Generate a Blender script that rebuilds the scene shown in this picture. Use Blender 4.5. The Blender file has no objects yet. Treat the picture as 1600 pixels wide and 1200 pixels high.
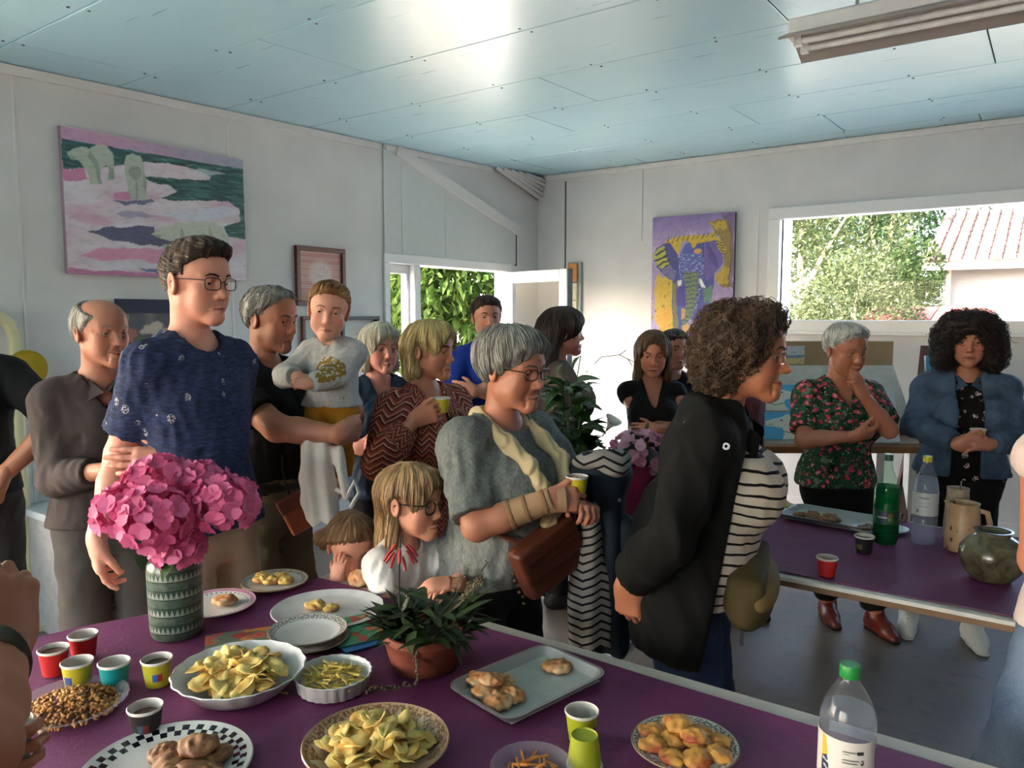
import bpy, math, random, time
import numpy as np
from mathutils import Vector, Matrix
T0 = time.time()
random.seed(7)
RNG = np.random.default_rng(11)
sc = bpy.context.scene
COL = sc.collection

# ------------------------------------------------------------------ camera, sky, sun, exposure
YAW = math.radians(35.4)          # the camera looks into the room's far corner
CS, SN = math.cos(YAW), math.sin(YAW)
CAM_Z = 1.55
cam_data = bpy.data.cameras.new('camera')
cam_data.sensor_width = 36.0
cam_data.lens = 36.0 * 1180 / 1600
cam_data.clip_start = 0.05
cam_data.clip_end = 300
cam = bpy.data.objects.new('camera', cam_data)
COL.objects.link(cam)
cam.location = (0, 0, CAM_Z)
cam.rotation_euler = (math.radians(90 - 5.3), 0, YAW)
sc.camera = cam

SUN_DIR = Vector((1.0, 1.3, -1.13)).normalized()      # travels into the room through the open door
world = bpy.data.worlds.new('sky')
sc.world = world
world.use_nodes = True
wn = world.node_tree
wn.nodes.clear()
w_out = wn.nodes.new('ShaderNodeOutputWorld')
w_bg = wn.nodes.new('ShaderNodeBackground')
w_sky = wn.nodes.new('ShaderNodeTexSky')
w_sky.sky_type = 'NISHITA'
w_sky.sun_disc = False
w_sky.sun_elevation = math.asin(-SUN_DIR.z)
w_sky.sun_rotation = math.atan2(-SUN_DIR.x, -SUN_DIR.y)
w_sky.air_density = 0.95
w_sky.dust_density = 3.5
w_sky.ozone_density = 1.0
w_bg.inputs['Strength'].default_value = 1.0
wn.links.new(w_sky.outputs[0], w_bg.inputs[0])
wn.links.new(w_bg.outputs[0], w_out.inputs[0])

sun_data = bpy.data.lights.new('sun', 'SUN')
sun_data.energy = 13.0
sun_data.angle = math.radians(0.6)
sun_data.color = (1.0, 0.96, 0.90)
sun = bpy.data.objects.new('sun', sun_data)
COL.objects.link(sun)
sun.rotation_euler = SUN_DIR.to_track_quat('-Z', 'Y').to_euler()

vs = sc.view_settings
vs.view_transform = 'Standard'
vs.look = 'None'
vs.gamma = 1.0
vs.use_curve_mapping = False
vs.exposure = 1.78
sc.cycles.max_bounces = 10
sc.cycles.diffuse_bounces = 6
sc.cycles.glossy_bounces = 4
sc.cycles.transparent_max_bounces = 16
sc.cycles.transmission_bounces = 8
sc.cycles.sample_clamp_indirect = 6.0
sc.cycles.caustics_reflective = False
sc.cycles.caustics_refractive = False
sc.cycles.use_denoising = True

def G(lat, fwd, z=0.0):
 """ground coordinates seen from the camera spot (right, ahead, up) -> room coordinates"""
 return Vector((lat * CS - fwd * SN, lat * SN + fwd * CS, z))
# ------------------------------------------------------------------ helpers: tags, materials, meshes
def tag(o, label=None, cat=None, group=None, kind=None):
 if label: o['label'] = label
 if cat: o['category'] = cat
 if group: o['group'] = group
 if kind: o['kind'] = kind
 return o

def empty(name, loc=(0, 0, 0), rz=0.0, label=None, cat=None, group=None):
 o = bpy.data.objects.new(name, None)
 COL.objects.link(o)
 o.location = loc
 o.rotation_euler = (0, 0, rz)
 o.empty_display_size = 0.1
 return tag(o, label, cat, group)

def lin(c):
 """sRGB 0..1 (or '#hex') -> linear rgb tuple"""
 if isinstance(c, str):
  c = tuple(int(c[i:i + 2], 16) / 255 for i in (1, 3, 5))
 return tuple(((v + 0.055) / 1.055) ** 2.4 if v > 0.04045 else v / 12.92 for v in c)

def lin_np(a):
 a = np.asarray(a, dtype=np.float32)
 return np.where(a > 0.04045, ((a + 0.055) / 1.055) ** 2.4, a / 12.92)

class NT:
 """small node-tree writer"""
 def __init__(self, name):
  self.m = bpy.data.materials.new(name)
  self.m.use_nodes = True
  self.t = self.m.node_tree
  self.t.nodes.clear()
  self.out = self.t.nodes.new('ShaderNodeOutputMaterial')
 def n(self, typ, **kw):
  nd = self.t.nodes.new('ShaderNode' + typ)
  for k, v in kw.items():
   setattr(nd, k, v)
  return nd
 def l(self, a, b):
  self.t.links.new(a, b)
 def put(self, nd, i, v):
  if hasattr(v, 'is_output') or isinstance(v, bpy.types.NodeSocket):
   self.l(v, nd.inputs[i])
  else:
   s = nd.inputs[i]
   if s.type == 'RGBA' and len(v) == 3:
    v = (*v, 1)
   s.default_value = v
 def math(self, op, a, b=None, c=None):
  nd = self.n('Math', operation=op)
  self.put(nd, 0, a)
  if b is not None: self.put(nd, 1, b)
  if c is not None: self.put(nd, 2, c)
  return nd.outputs[0]
 def mix(self, f, a, b, blend='MIX'):
  nd = self.n('Mix', data_type='RGBA', blend_type=blend)
  self.put(nd, 0, f)
  self.put(nd, 6, a)
  self.put(nd, 7, b)
  return nd.outputs[2]
 def coord(self, kind='Object'):
  return self.n('TexCoord').outputs[kind]
 def map(self, vec, scale=(1, 1, 1), rot=(0, 0, 0), loc=(0, 0, 0)):
  nd = self.n('Mapping')
  self.l(vec, nd.inputs[0])
  nd.inputs[1].default_value = loc
  nd.inputs[2].default_value = rot
  nd.inputs[3].default_value = scale
  return nd.outputs[0]
 def noise(self, vec, scale, detail=3.0, rough=0.55, dist=0.0):
  nd = self.n('TexNoise')
  self.l(vec, nd.inputs['Vector'])
  nd.inputs['Scale'].default_value = scale
  nd.inputs['Detail'].default_value = detail
  nd.inputs['Roughness'].default_value = rough
  nd.inputs['Distortion'].default_value = dist
  return nd.outputs[0]
 def voronoi(self, vec, scale, feature='F1', out=0):
  nd = self.n('TexVoronoi', feature=feature)
  self.l(vec, nd.inputs['Vector'])
  nd.inputs['Scale'].default_value = scale
  return nd.outputs[out]
 def ramp(self, f, stops, interp='LINEAR'):
  nd = self.n('ValToRGB')
  nd.color_ramp.interpolation = interp
  el = nd.color_ramp.elements
  while len(el) < len(stops): el.new(0.5)
  for e, (p, c) in zip(el, stops):
   e.position = p
   e.color = (*c, 1) if len(c) == 3 else c
  self.l(f, nd.inputs[0])
  return nd.outputs[0]
 def rng(self, f, a, b, c=0.0, d=1.0):
  nd = self.n('MapRange')
  self.put(nd, 0, f)
  for i, v in enumerate((a, b, c, d)): nd.inputs[i + 1].default_value = v
  return nd.outputs[0]
 def attr(self, name, out=0):
  nd = self.n('Attribute')
  nd.attribute_name = name
  return nd.outputs[out]
 def bump(self, h, strength=0.3, dist=0.01):
  nd = self.n('Bump')
  nd.inputs['Strength'].default_value = strength
  nd.inputs['Distance'].default_value = dist
  self.l(h, nd.inputs['Height'])
  return nd.outputs[0]
 def pbr(self, color, rough=0.6, metal=0.0, normal=None, **kw):
  p = self.n('BsdfPrincipled')
  self.put(p, 'Base Color', color)
  self.put(p, 'Roughness', rough)
  self.put(p, 'Metallic', metal)
  if normal is not None: self.l(normal, p.inputs['Normal'])
  for k, v in kw.items():
   self.put(p, k, v)
  self.l(p.outputs[0], self.out.inputs[0])
  return p

MATS = {}
def mat(name, color, rough=0.6, metal=0.0, vary=0.12, scale=20.0, bump=0.0, bscale=80.0, **kw):
 """plain procedural surface: base colour with a little noise, optional fine relief"""
 if name in MATS: return MATS[name]
 t = NT(name)
 c = lin(color)
 co = t.coord()
 nz = t.noise(co, scale, 4)
 lo = tuple(max(0, v * (1 - vary)) for v in c)
 hi = tuple(min(1, v * (1 + vary)) for v in c)
 col = t.mix(t.rng(nz, 0.3, 0.7), lo, hi)
 nrm = None
 if bump > 0:
  nrm = t.bump(t.noise(co, bscale, 4), bump, 0.004)
 t.pbr(col, rough, metal, nrm, **kw)
 MATS[name] = t.m
 return t.m

def vcol_mat(name, rough=0.6, bump=0.0, bscale=120, attr='Col', **kw):
 if name in MATS: return MATS[name]
 t = NT(name)
 nrm = None
 if bump > 0:
  nrm = t.bump(t.noise(t.coord(), bscale, 4), bump, 0.004)
 t.pbr(t.attr(attr), rough, 0.0, nrm, **kw)
 MATS[name] = t.m
 return t.m

def link(name, me, parent=None, material=None, smooth=False):
 o = bpy.data.objects.new(name, me)
 COL.objects.link(o)
 if parent is not None: o.parent = parent
 if material is not None and not me.materials: me.materials.append(material)
 if smooth and len(me.polygons):
  me.polygons.foreach_set('use_smooth', np.ones(len(me.polygons), dtype=bool))
 return o

def np_mesh(name, V, F, cols=None, attrs=None):
 """V (n,3), F list of (m,k) index arrays with k = 3 or 4"""
 me = bpy.data.meshes.new(name)
 V = np.ascontiguousarray(V, dtype=np.float32)
 if not isinstance(F, (list, tuple)): F = [F]
 F = [np.asarray(f, dtype=np.int32) for f in F if len(f)]
 loops = np.concatenate([f.ravel() for f in F])
 tot = np.concatenate([np.full(len(f), f.shape[1], dtype=np.int32) for f in F])
 st = np.concatenate([[0], np.cumsum(tot)[:-1]]).astype(np.int32)
 me.vertices.add(len(V))
 me.vertices.foreach_set('co', V.ravel())
 me.loops.add(len(loops))
 me.loops.foreach_set('vertex_index', loops)
 me.polygons.add(len(tot))
 me.polygons.foreach_set('loop_start', st)
 me.polygons.foreach_set('loop_total', tot)
 me.update(calc_edges=True)
 if cols is not None:
  a = me.color_attributes.new('Col', 'FLOAT_COLOR', 'POINT')
  c4 = np.ones((len(V), 4), dtype=np.float32)
  c4[:, :3] = cols
  a.data.foreach_set('color', c4.ravel())
 for k, v in (attrs or {}).items():
  v = np.asarray(v, dtype=np.float32)
  if v.ndim == 1:
   a = me.attributes.new(k, 'FLOAT', 'POINT')
   a.data.foreach_set('value', v)
  else:
   a = me.attributes.new(k, 'FLOAT_VECTOR', 'POINT')
   a.data.foreach_set('vector', v.ravel())
 return me

class MB:
 """collects simple solids and links them as ONE mesh object"""
 def __init__(self):
  self.v, self.f, self.c = [], [], []
 def add(self, verts, faces):
  o = len(self.v)
  self.v += [tuple(p) for p in verts]
  self.f += [tuple(i + o for i in f) for f in faces]
  return self
 def box(self, lo, hi, R=None, at=(0, 0, 0), bev=0.0):
  x0, y0, z0 = lo; x1, y1, z1 = hi
  if bev > 0:
   b = min(bev, (x1 - x0) * .49, (y1 - y0) * .49, (z1 - z0) * .49)
   vs_, idx = [], {}
   for i, (x, sx) in enumerate(((x0, 1), (x1, -1))):
    for j, (y, sy) in enumerate(((y0, 1), (y1, -1))):
     for k, (z, sz) in enumerate(((z0, 1), (z1, -1))):
      for a in range(3):
       p = [x + sx * b, y + sy * b, z + sz * b]
       p[a] = (x, y, z)[a]
       idx[i, j, k, a] = len(vs_); vs_.append(p)
   fs = []
   for s in (0, 1):
    fs.append([idx[s, 0, 0, 0], idx[s, 0, 1, 0], idx[s, 1, 1, 0], idx[s, 1, 0, 0]][::1 if s == 0 else -1])
    fs.append([idx[0, s, 0, 1], idx[1, s, 0, 1], idx[1, s, 1, 1], idx[0, s, 1, 1]][::1 if s == 0 else -1])
    fs.append([idx[0, 0, s, 2], idx[0, 1, s, 2], idx[1, 1, s, 2], idx[1, 0, s, 2]][::1 if s == 0 else -1])
   for a in (0, 1):
    for c in (0, 1):
     p = [idx[0, a, c, 1], idx[1, a, c, 1], idx[1, a, c, 2], idx[0, a, c, 2]]
     fs.append(p if a != c else p[::-1])
     p = [idx[a, 0, c, 0], idx[a, 1, c, 0], idx[a, 1, c, 2], idx[a, 0, c, 2]]
     fs.append(p[::-1] if a != c else p)
     p = [idx[a, c, 0, 0], idx[a, c, 1, 0], idx[a, c, 1, 1], idx[a, c, 0, 1]]
     fs.append(p if a != c else p[::-1])
   for i in (0, 1):
    for j in (0, 1):
     for k in (0, 1):
      p = [idx[i, j, k, 0], idx[i, j, k, 1], idx[i, j, k, 2]]
      fs.append(p if (i + j + k) % 2 else p[::-1])
  else:
   vs_ = [(x, y, z) for x in (x0, x1) for y in (y0, y1) for z in (z0, z1)]
   fs = [(0, 1, 3, 2), (4, 6, 7, 5), (0, 4, 5, 1), (2, 3, 7, 6), (0, 2, 6, 4), (1, 5, 7, 3)]
  if R is not None: vs_ = [R @ Vector(p) for p in vs_]
  at = Vector(at)
  return self.add([Vector(p) + at for p in vs_], fs)
 def bar(self, a, b, w, d=None, up=(0, 0, 1)):
  """straight bar from a to b, w wide (across up), d deep"""
  a, b = Vector(a), Vector(b)
  d = w if d is None else d
  y = (b - a); L = y.length; y.normalize()
  up = Vector(up)
  x = y.cross(up)
  if x.length < 1e-4: x = y.cross(Vector((1, 0, 0)))
  x.normalize()
  z = x.cross(y)
  R = Matrix((x, y, z)).transposed()
  return self.box((-w / 2, 0, -d / 2), (w / 2, L, d / 2), R, a)
 def prism(self, poly, z0, z1):
  n = len(poly)
  vs_ = [(p[0], p[1], z0) for p in poly] + [(p[0], p[1], z1) for p in poly]
  fs = [tuple(range(n))[::-1], tuple(range(n, 2 * n))]
  fs += [(i, (i + 1) % n, n + (i + 1) % n, n + i) for i in range(n)]
  return self.add(vs_, fs)
 def lathe(self, prof, n=32, at=(0, 0, 0), R=None, cap=True, sx=1.0, wave=None):
  """prof: (r, z) from bottom to top"""
  vs_, fs = [], []
  for r, z in prof:
   for i in range(n):
    a = 2 * math.pi * i / n
    rr = r * (wave(a, r, z) if wave else 1)
    vs_.append(Vector((rr * math.cos(a) * sx, rr * math.sin(a), z)))
  for k in range(len(prof) - 1):
   for i in range(n):
    j = (i + 1) % n
    fs.append((k * n + i, k * n + j, (k + 1) * n + j, (k + 1) * n + i))
  if cap:
   if prof[0][0] > 1e-5: fs.append(tuple(range(n))[::-1])
   if prof[-1][0] > 1e-5: fs.append(tuple((len(prof) - 1) * n + i for i in range(n)))
  at = Vector(at)
  return self.add([(R @ p if R is not None else p) + at for p in vs_], fs)
 def tube(self, pts, rad, n=8, cap=True):
  pts = [Vector(p) for p in pts]
  if not hasattr(rad, '__len__'): rad = [rad] * len(pts)
  vs_, fs = [], []
  prev = None
  for i, p in enumerate(pts):
   t = (pts[min(i + 1, len(pts) - 1)] - pts[max(i - 1, 0)]).normalized()
   if prev is None:
    x = t.cross(Vector((0, 0, 1)))
    if x.length < 1e-3: x = t.cross(Vector((1, 0, 0)))
   else:
    x = prev - t * prev.dot(t)
   x.normalize(); prev = x
   y = t.cross(x)
   for k in range(n):
    a = 2 * math.pi * k / n
    vs_.append(p + (x * math.cos(a) + y * math.sin(a)) * rad[i])
  for i in range(len(pts) - 1):
   for k in range(n):
    j = (k + 1) % n
    fs.append((i * n + k, i * n + j, (i + 1) * n + j, (i + 1) * n + k))
  if cap:
   fs.append(tuple(range(n))[::-1])
   fs.append(tuple((len(pts) - 1) * n + k for k in range(n)))
  return self.add(vs_, fs)
 def mesh(self, name):
  me = bpy.data.meshes.new(name)
  me.from_pydata([tuple(p) for p in self.v], [], self.f)
  me.update()
  return me
 def build(self, name, material=None, parent=None, smooth=False, fix=True):
  me = self.mesh(name)
  o = link(name, me, parent, material, smooth)
  if smooth: sharp(me)
  return o

def sharp(me, deg=40):
 """smooth shading with edges sharper than deg kept"""
 me.polygons.foreach_set('use_smooth', np.ones(len(me.polygons), dtype=bool))
 try:
  me.set_sharp_from_angle(angle=math.radians(deg))
 except Exception:
  pass

def dup(root, loc=None, rz=None, label=None, group=None):
 r = root.copy(); COL.objects.link(r)
 if loc is not None: r.location = loc
 if rz is not None: r.rotation_euler = (r.rotation_euler[0], r.rotation_euler[1], rz)
 if label: r['label'] = label
 if group: r['group'] = group
 for ch in list(root.children):
  c = ch.copy(); COL.objects.link(c); c.parent = r
  for g in list(ch.children):
   d = g.copy(); COL.objects.link(d); d.parent = c
 return r

def wobble(P, freq, seed=0, n=7):
 """cheap smooth noise in [-1,1] from a few warped plane waves; P (...,3)"""
 r = np.random.default_rng(seed)
 out = 0
 for i in range(n):
  k = r.normal(size=3); k /= np.linalg.norm(k); k *= freq * (0.6 + 0.9 * r.random())
  out = out + np.sin(P[..., 0] * k[0] + P[..., 1] * k[1] + P[..., 2] * k[2] + r.random() * 6.28)
 return out / n * 1.6

class Canvas:
 """a flat picture painted in colour values on a fine grid (u right, v up, both 0..1)"""
 def __init__(self, nx, ny, base):
  u = np.linspace(0, 1, nx); v = np.linspace(0, 1, ny)
  self.U, self.V = np.meshgrid(u, v)
  self.a = np.ones((ny, nx, 3), dtype=np.float32) * np.array(self.rgb(base), dtype=np.float32)
  self.nx, self.ny = nx, ny
 def rgb(self, c):
  if isinstance(c, str): return tuple(int(c[i:i + 2], 16) / 255 for i in (1, 3, 5))
  return c
 def nz(self, fx, fy, seed, n=8):
  P = np.stack([self.U * fx, self.V * fy, np.zeros_like(self.U)], -1)
  r = np.random.default_rng(seed)
  out = 0
  for i in range(n):
   a = r.random() * 6.28; k = 0.5 + r.random()
   out = out + np.sin(P[..., 0] * math.cos(a) * k * 6.28 + P[..., 1] * math.sin(a) * k * 6.28 + r.random() * 6.28 + 1.5 * np.sin(P[..., 1] * 2.1 + i))
  return out / n * 1.7
 def blend(self, m, c, al=1.0):
  c = np.array(self.rgb(c), dtype=np.float32)
  m = (np.clip(m, 0, 1) * al)[..., None]
  self.a = self.a * (1 - m) + c * m
  return self
 def wr(self, w, seed=3, f=9):
  if w == 0: return self.U, self.V
  return self.U + w * self.nz(f, f, seed), self.V + w * self.nz(f, f, seed + 1)
 def poly(self, pts, c, al=1.0, w=0.004, seed=3, f=9, mask=None):
  X, Y = self.wr(w, seed, f)
  ins = np.zeros(X.shape, dtype=bool)
  n = len(pts)
  for i in range(n):
   x0, y0 = pts[i]; x1, y1 = pts[(i + 1) % n]
   if y0 == y1: continue
   cnd = (Y >= min(y0, y1)) & (Y < max(y0, y1))
   xs = x0 + (Y - y0) * (x1 - x0) / (y1 - y0)
   ins ^= cnd & (X < xs)
  m = ins.astype(np.float32)
  if mask is not None: m = m * mask
  return self.blend(m, c, al)
 def ell(self, cx, cy, rx, ry, c, al=1.0, rot=0.0, soft=0.15, w=0.0, seed=5):
  X, Y = self.wr(w, seed)
  dx, dy = X - cx, (Y - cy)
  co, si = math.cos(rot), math.sin(rot)
  q = np.sqrt(((dx * co + dy * si) / rx) ** 2 + ((-dx * si + dy * co) / ry) ** 2)
  return self.blend((1 - q) / soft + 0.5, c, al)
 def line(self, pts, wd, c, al=1.0, w=0.0, seed=9):
  X, Y = self.wr(w, seed)
  m = np.zeros(X.shape, dtype=np.float32)
  for (x0, y0), (x1, y1) in zip(pts[:-1], pts[1:]):
   L = max((x1 - x0) ** 2 + (y1 - y0) ** 2, 1e-9)
   t = np.clip(((X - x0) * (x1 - x0) + (Y - y0) * (y1 - y0)) / L, 0, 1)
   d = np.hypot(X - x0 - t * (x1 - x0), Y - y0 - t * (y1 - y0))
   m = np.maximum(m, (d < wd / 2))
  return self.blend(m, c, al)
 def panel(self, name, w, h, depth, parent=None, material=None, side=None):
  """box w x h x depth standing in local XZ, painted face towards -Y at y = -depth, back at y = 0"""
  nx, ny = self.nx, self.ny
  X = (self.U - 0.5) * w; Z = (self.V - 0.5) * h
  V = np.stack([X, np.full_like(X, -depth), Z], -1).reshape(-1, 3)
  i = np.arange(nx * ny).reshape(ny, nx)
  F = np.stack([i[:-1, :-1], i[:-1, 1:], i[1:, 1:], i[1:, :-1]], -1).reshape(-1, 4)
  C = lin_np(self.a.reshape(-1, 3))
  b = len(V)
  cr = np.array([[-w / 2, -depth, -h / 2], [w / 2, -depth, -h / 2], [w / 2, -depth, h / 2], [-w / 2, -depth, h / 2],
      [-w / 2, 0, -h / 2], [w / 2, 0, -h / 2], [w / 2, 0, h / 2], [-w / 2, 0, h / 2]])
  sdc = np.array(lin(side) if side else C.mean(0))
  F2 = np.array([[0, 4, 5, 1], [1, 5, 6, 2], [2, 6, 7, 3], [3, 7, 4, 0], [7, 6, 5, 4]]) + b
  me = np_mesh(name, np.concatenate([V, cr]), [F, F2], cols=np.concatenate([C, np.tile(sdc, (8, 1))]))
  return link(name, me, parent, material or vcol_mat('painted_canvas', 0.55, 0.15, 300))
# ------------------------------------------------------------------ smooth solids: distance fields meshed with surface nets
def v3(*a): return np.array(a, dtype=np.float64)
def unit(v):
 v = np.asarray(v, dtype=np.float64)
 return v / max(np.linalg.norm(v), 1e-9)

class Prim:
 __slots__ = ('lo', 'hi', 'fn', 'k', 'op')
 def __init__(self, lo, hi, fn, k, op):
  self.lo, self.hi, self.fn, self.k, self.op = np.asarray(lo), np.asarray(hi), fn, k, op

def cone(a, b, ra, rb, k=0.02, op='+', flat=None, cap=None):
 a = np.asarray(a, float); b = np.asarray(b, float)
 ba = b - a; L2 = max(ba @ ba, 1e-9); n = ba / math.sqrt(L2)
 R = max(ra, rb)
 def fn(X, Y, Z):
  px, py, pz = X - a[0], Y - a[1], Z - a[2]
  h = np.clip((px * ba[0] + py * ba[1] + pz * ba[2]) / L2, 0, 1)
  qx, qy, qz = px - h * ba[0], py - h * ba[1], pz - h * ba[2]
  if flat is not None:
   ax, f = flat
   t = (qx * ax[0] + qy * ax[1] + qz * ax[2]) * (f - 1)
   qx, qy, qz = qx + t * ax[0], qy + t * ax[1], qz + t * ax[2]
  d = np.sqrt(qx * qx + qy * qy + qz * qz) - (ra + (rb - ra) * h)
  if cap:
   if 'a' in cap: d = np.maximum(d, -(px * n[0] + py * n[1] + pz * n[2]))
   if 'b' in cap: d = np.maximum(d, (X - b[0]) * n[0] + (Y - b[1]) * n[1] + (Z - b[2]) * n[2])
  return d
 return Prim(np.minimum(a - ra, b - rb), np.maximum(a + ra, b + rb), fn, k, op)

def ell(c, r, R=None, k=0.02, op='+'):
 c = np.asarray(c, float); r = np.asarray(r, float)
 m = r.max() if R is not None else r
 def fn(X, Y, Z):
  px, py, pz = X - c[0], Y - c[1], Z - c[2]
  if R is not None:
   px, py, pz = (R[0, 0] * px + R[1, 0] * py + R[2, 0] * pz, R[0, 1] * px + R[1, 1] * py + R[2, 1] * pz,
       R[0, 2] * px + R[1, 2] * py + R[2, 2] * pz)
  ax, ay, az = px / r[0], py / r[1], pz / r[2]
  k0 = np.sqrt(ax * ax + ay * ay + az * az)
  bx, by, bz = ax / r[0], ay / r[1], az / r[2]
  k1 = np.sqrt(bx * bx + by * by + bz * bz) + 1e-6
  return np.maximum(k0 * (k0 - 1) / k1, -r.min())
 return Prim(c - m, c + m, fn, k, op)

def rbox(c, h, rad=0.01, R=None, k=0.01, op='+'):
 c = np.asarray(c, float); h = np.asarray(h, float)
 m = np.full(3, np.linalg.norm(h)) if R is not None else h
 def fn(X, Y, Z):
  px, py, pz = X - c[0], Y - c[1], Z - c[2]
  if R is not None:
   px, py, pz = (R[0, 0] * px + R[1, 0] * py + R[2, 0] * pz, R[0, 1] * px + R[1, 1] * py + R[2, 1] * pz,
       R[0, 2] * px + R[1, 2] * py + R[2, 2] * pz)
  ax, ay, az = np.abs(px) - h[0] + rad, np.abs(py) - h[1] + rad, np.abs(pz) - h[2] + rad
  return np.sqrt(np.maximum(ax, 0) ** 2 + np.maximum(ay, 0) ** 2 + np.maximum(az, 0) ** 2) + np.minimum(np.maximum(ax, np.maximum(ay, az)), 0) - rad
 return Prim(c - m, c + m, fn, k, op)

def half(n, c, k=0.004, op='x'):
 """keep the side where n.p < c (op 'x' intersects)"""
 n = unit(n)
 def fn(X, Y, Z): return X * n[0] + Y * n[1] + Z * n[2] - c
 return Prim((-9,) * 3, (9,) * 3, fn, k, op)

def loft(secs, org=(0, 0, 0), R=None, k=0.03, op='+', pw=2.3, ease=0.0, zcap=(None, None)):
 """secs rows: z, half width, front depth, back depth, cx, cy along a straight axis (local z)"""
 S = np.asarray(secs, float)
 org = np.asarray(org, float)
 Rm = np.eye(3) if R is None else np.asarray(R)
 zs = S[:, 0]
 zf = np.linspace(zs[0], zs[-1], 160)
 def smooth(col):
  # Catmull-Rom style smoothing of the section table
  m = np.gradient(S[:, col], zs)
  i = np.clip(np.searchsorted(zs, zf) - 1, 0, len(zs) - 2)
  h = zs[i + 1] - zs[i]; t = (zf - zs[i]) / h
  return ((2 * t**3 - 3 * t**2 + 1) * S[i, col] + (t**3 - 2 * t**2 + t) * h * m[i] + (-2 * t**3 + 3 * t**2) * S[i + 1, col] + (t**3 - t**2) * h * m[i + 1])
 T = [smooth(c) for c in range(1, 6)]
 z0 = zs[0] if zcap[0] is None else zcap[0]
 z1 = zs[-1] if zcap[1] is None else zcap[1]
 wmax = max(S[:, 1].max() + abs(S[:, 4]).max(), S[:, 2].max() + abs(S[:, 5]).max(), S[:, 3].max() + abs(S[:, 5]).max()) + ease
 cr = np.array([[x, y, z] for x in (-wmax, wmax) for y in (-wmax, wmax) for z in (z0, z1)]) @ Rm.T + org
 def fn(X, Y, Z):
  px, py, pz = X - org[0], Y - org[1], Z - org[2]
  lx = Rm[0, 0] * px + Rm[1, 0] * py + Rm[2, 0] * pz
  ly = Rm[0, 1] * px + Rm[1, 1] * py + Rm[2, 1] * pz
  lz = Rm[0, 2] * px + Rm[1, 2] * py + Rm[2, 2] * pz
  zc = np.clip(lz, zs[0], zs[-1])
  f = (zc - zs[0]) / (zs[-1] - zs[0]) * (len(zf) - 1)
  w, df, db, cx, cy = (np.interp(f.ravel(), np.arange(len(zf)), t).reshape(f.shape).astype(np.float32) for t in T)
  lx = lx - cx; ly = ly - cy
  w = w + ease
  dd = np.where(ly > 0, df, db) + ease
  q = (np.abs(lx / w) ** pw + np.abs(ly / dd) ** pw) ** (1 / pw) + 1e-6
  rr = np.sqrt(lx * lx + ly * ly)
  d = rr - rr / q
  d = np.where(q < 0.25, -0.75 * np.minimum(w, dd), d)
  return np.maximum(d, np.maximum(z0 - lz, lz - z1))
 return Prim(cr.min(0), cr.max(0), fn, k, op)

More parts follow.
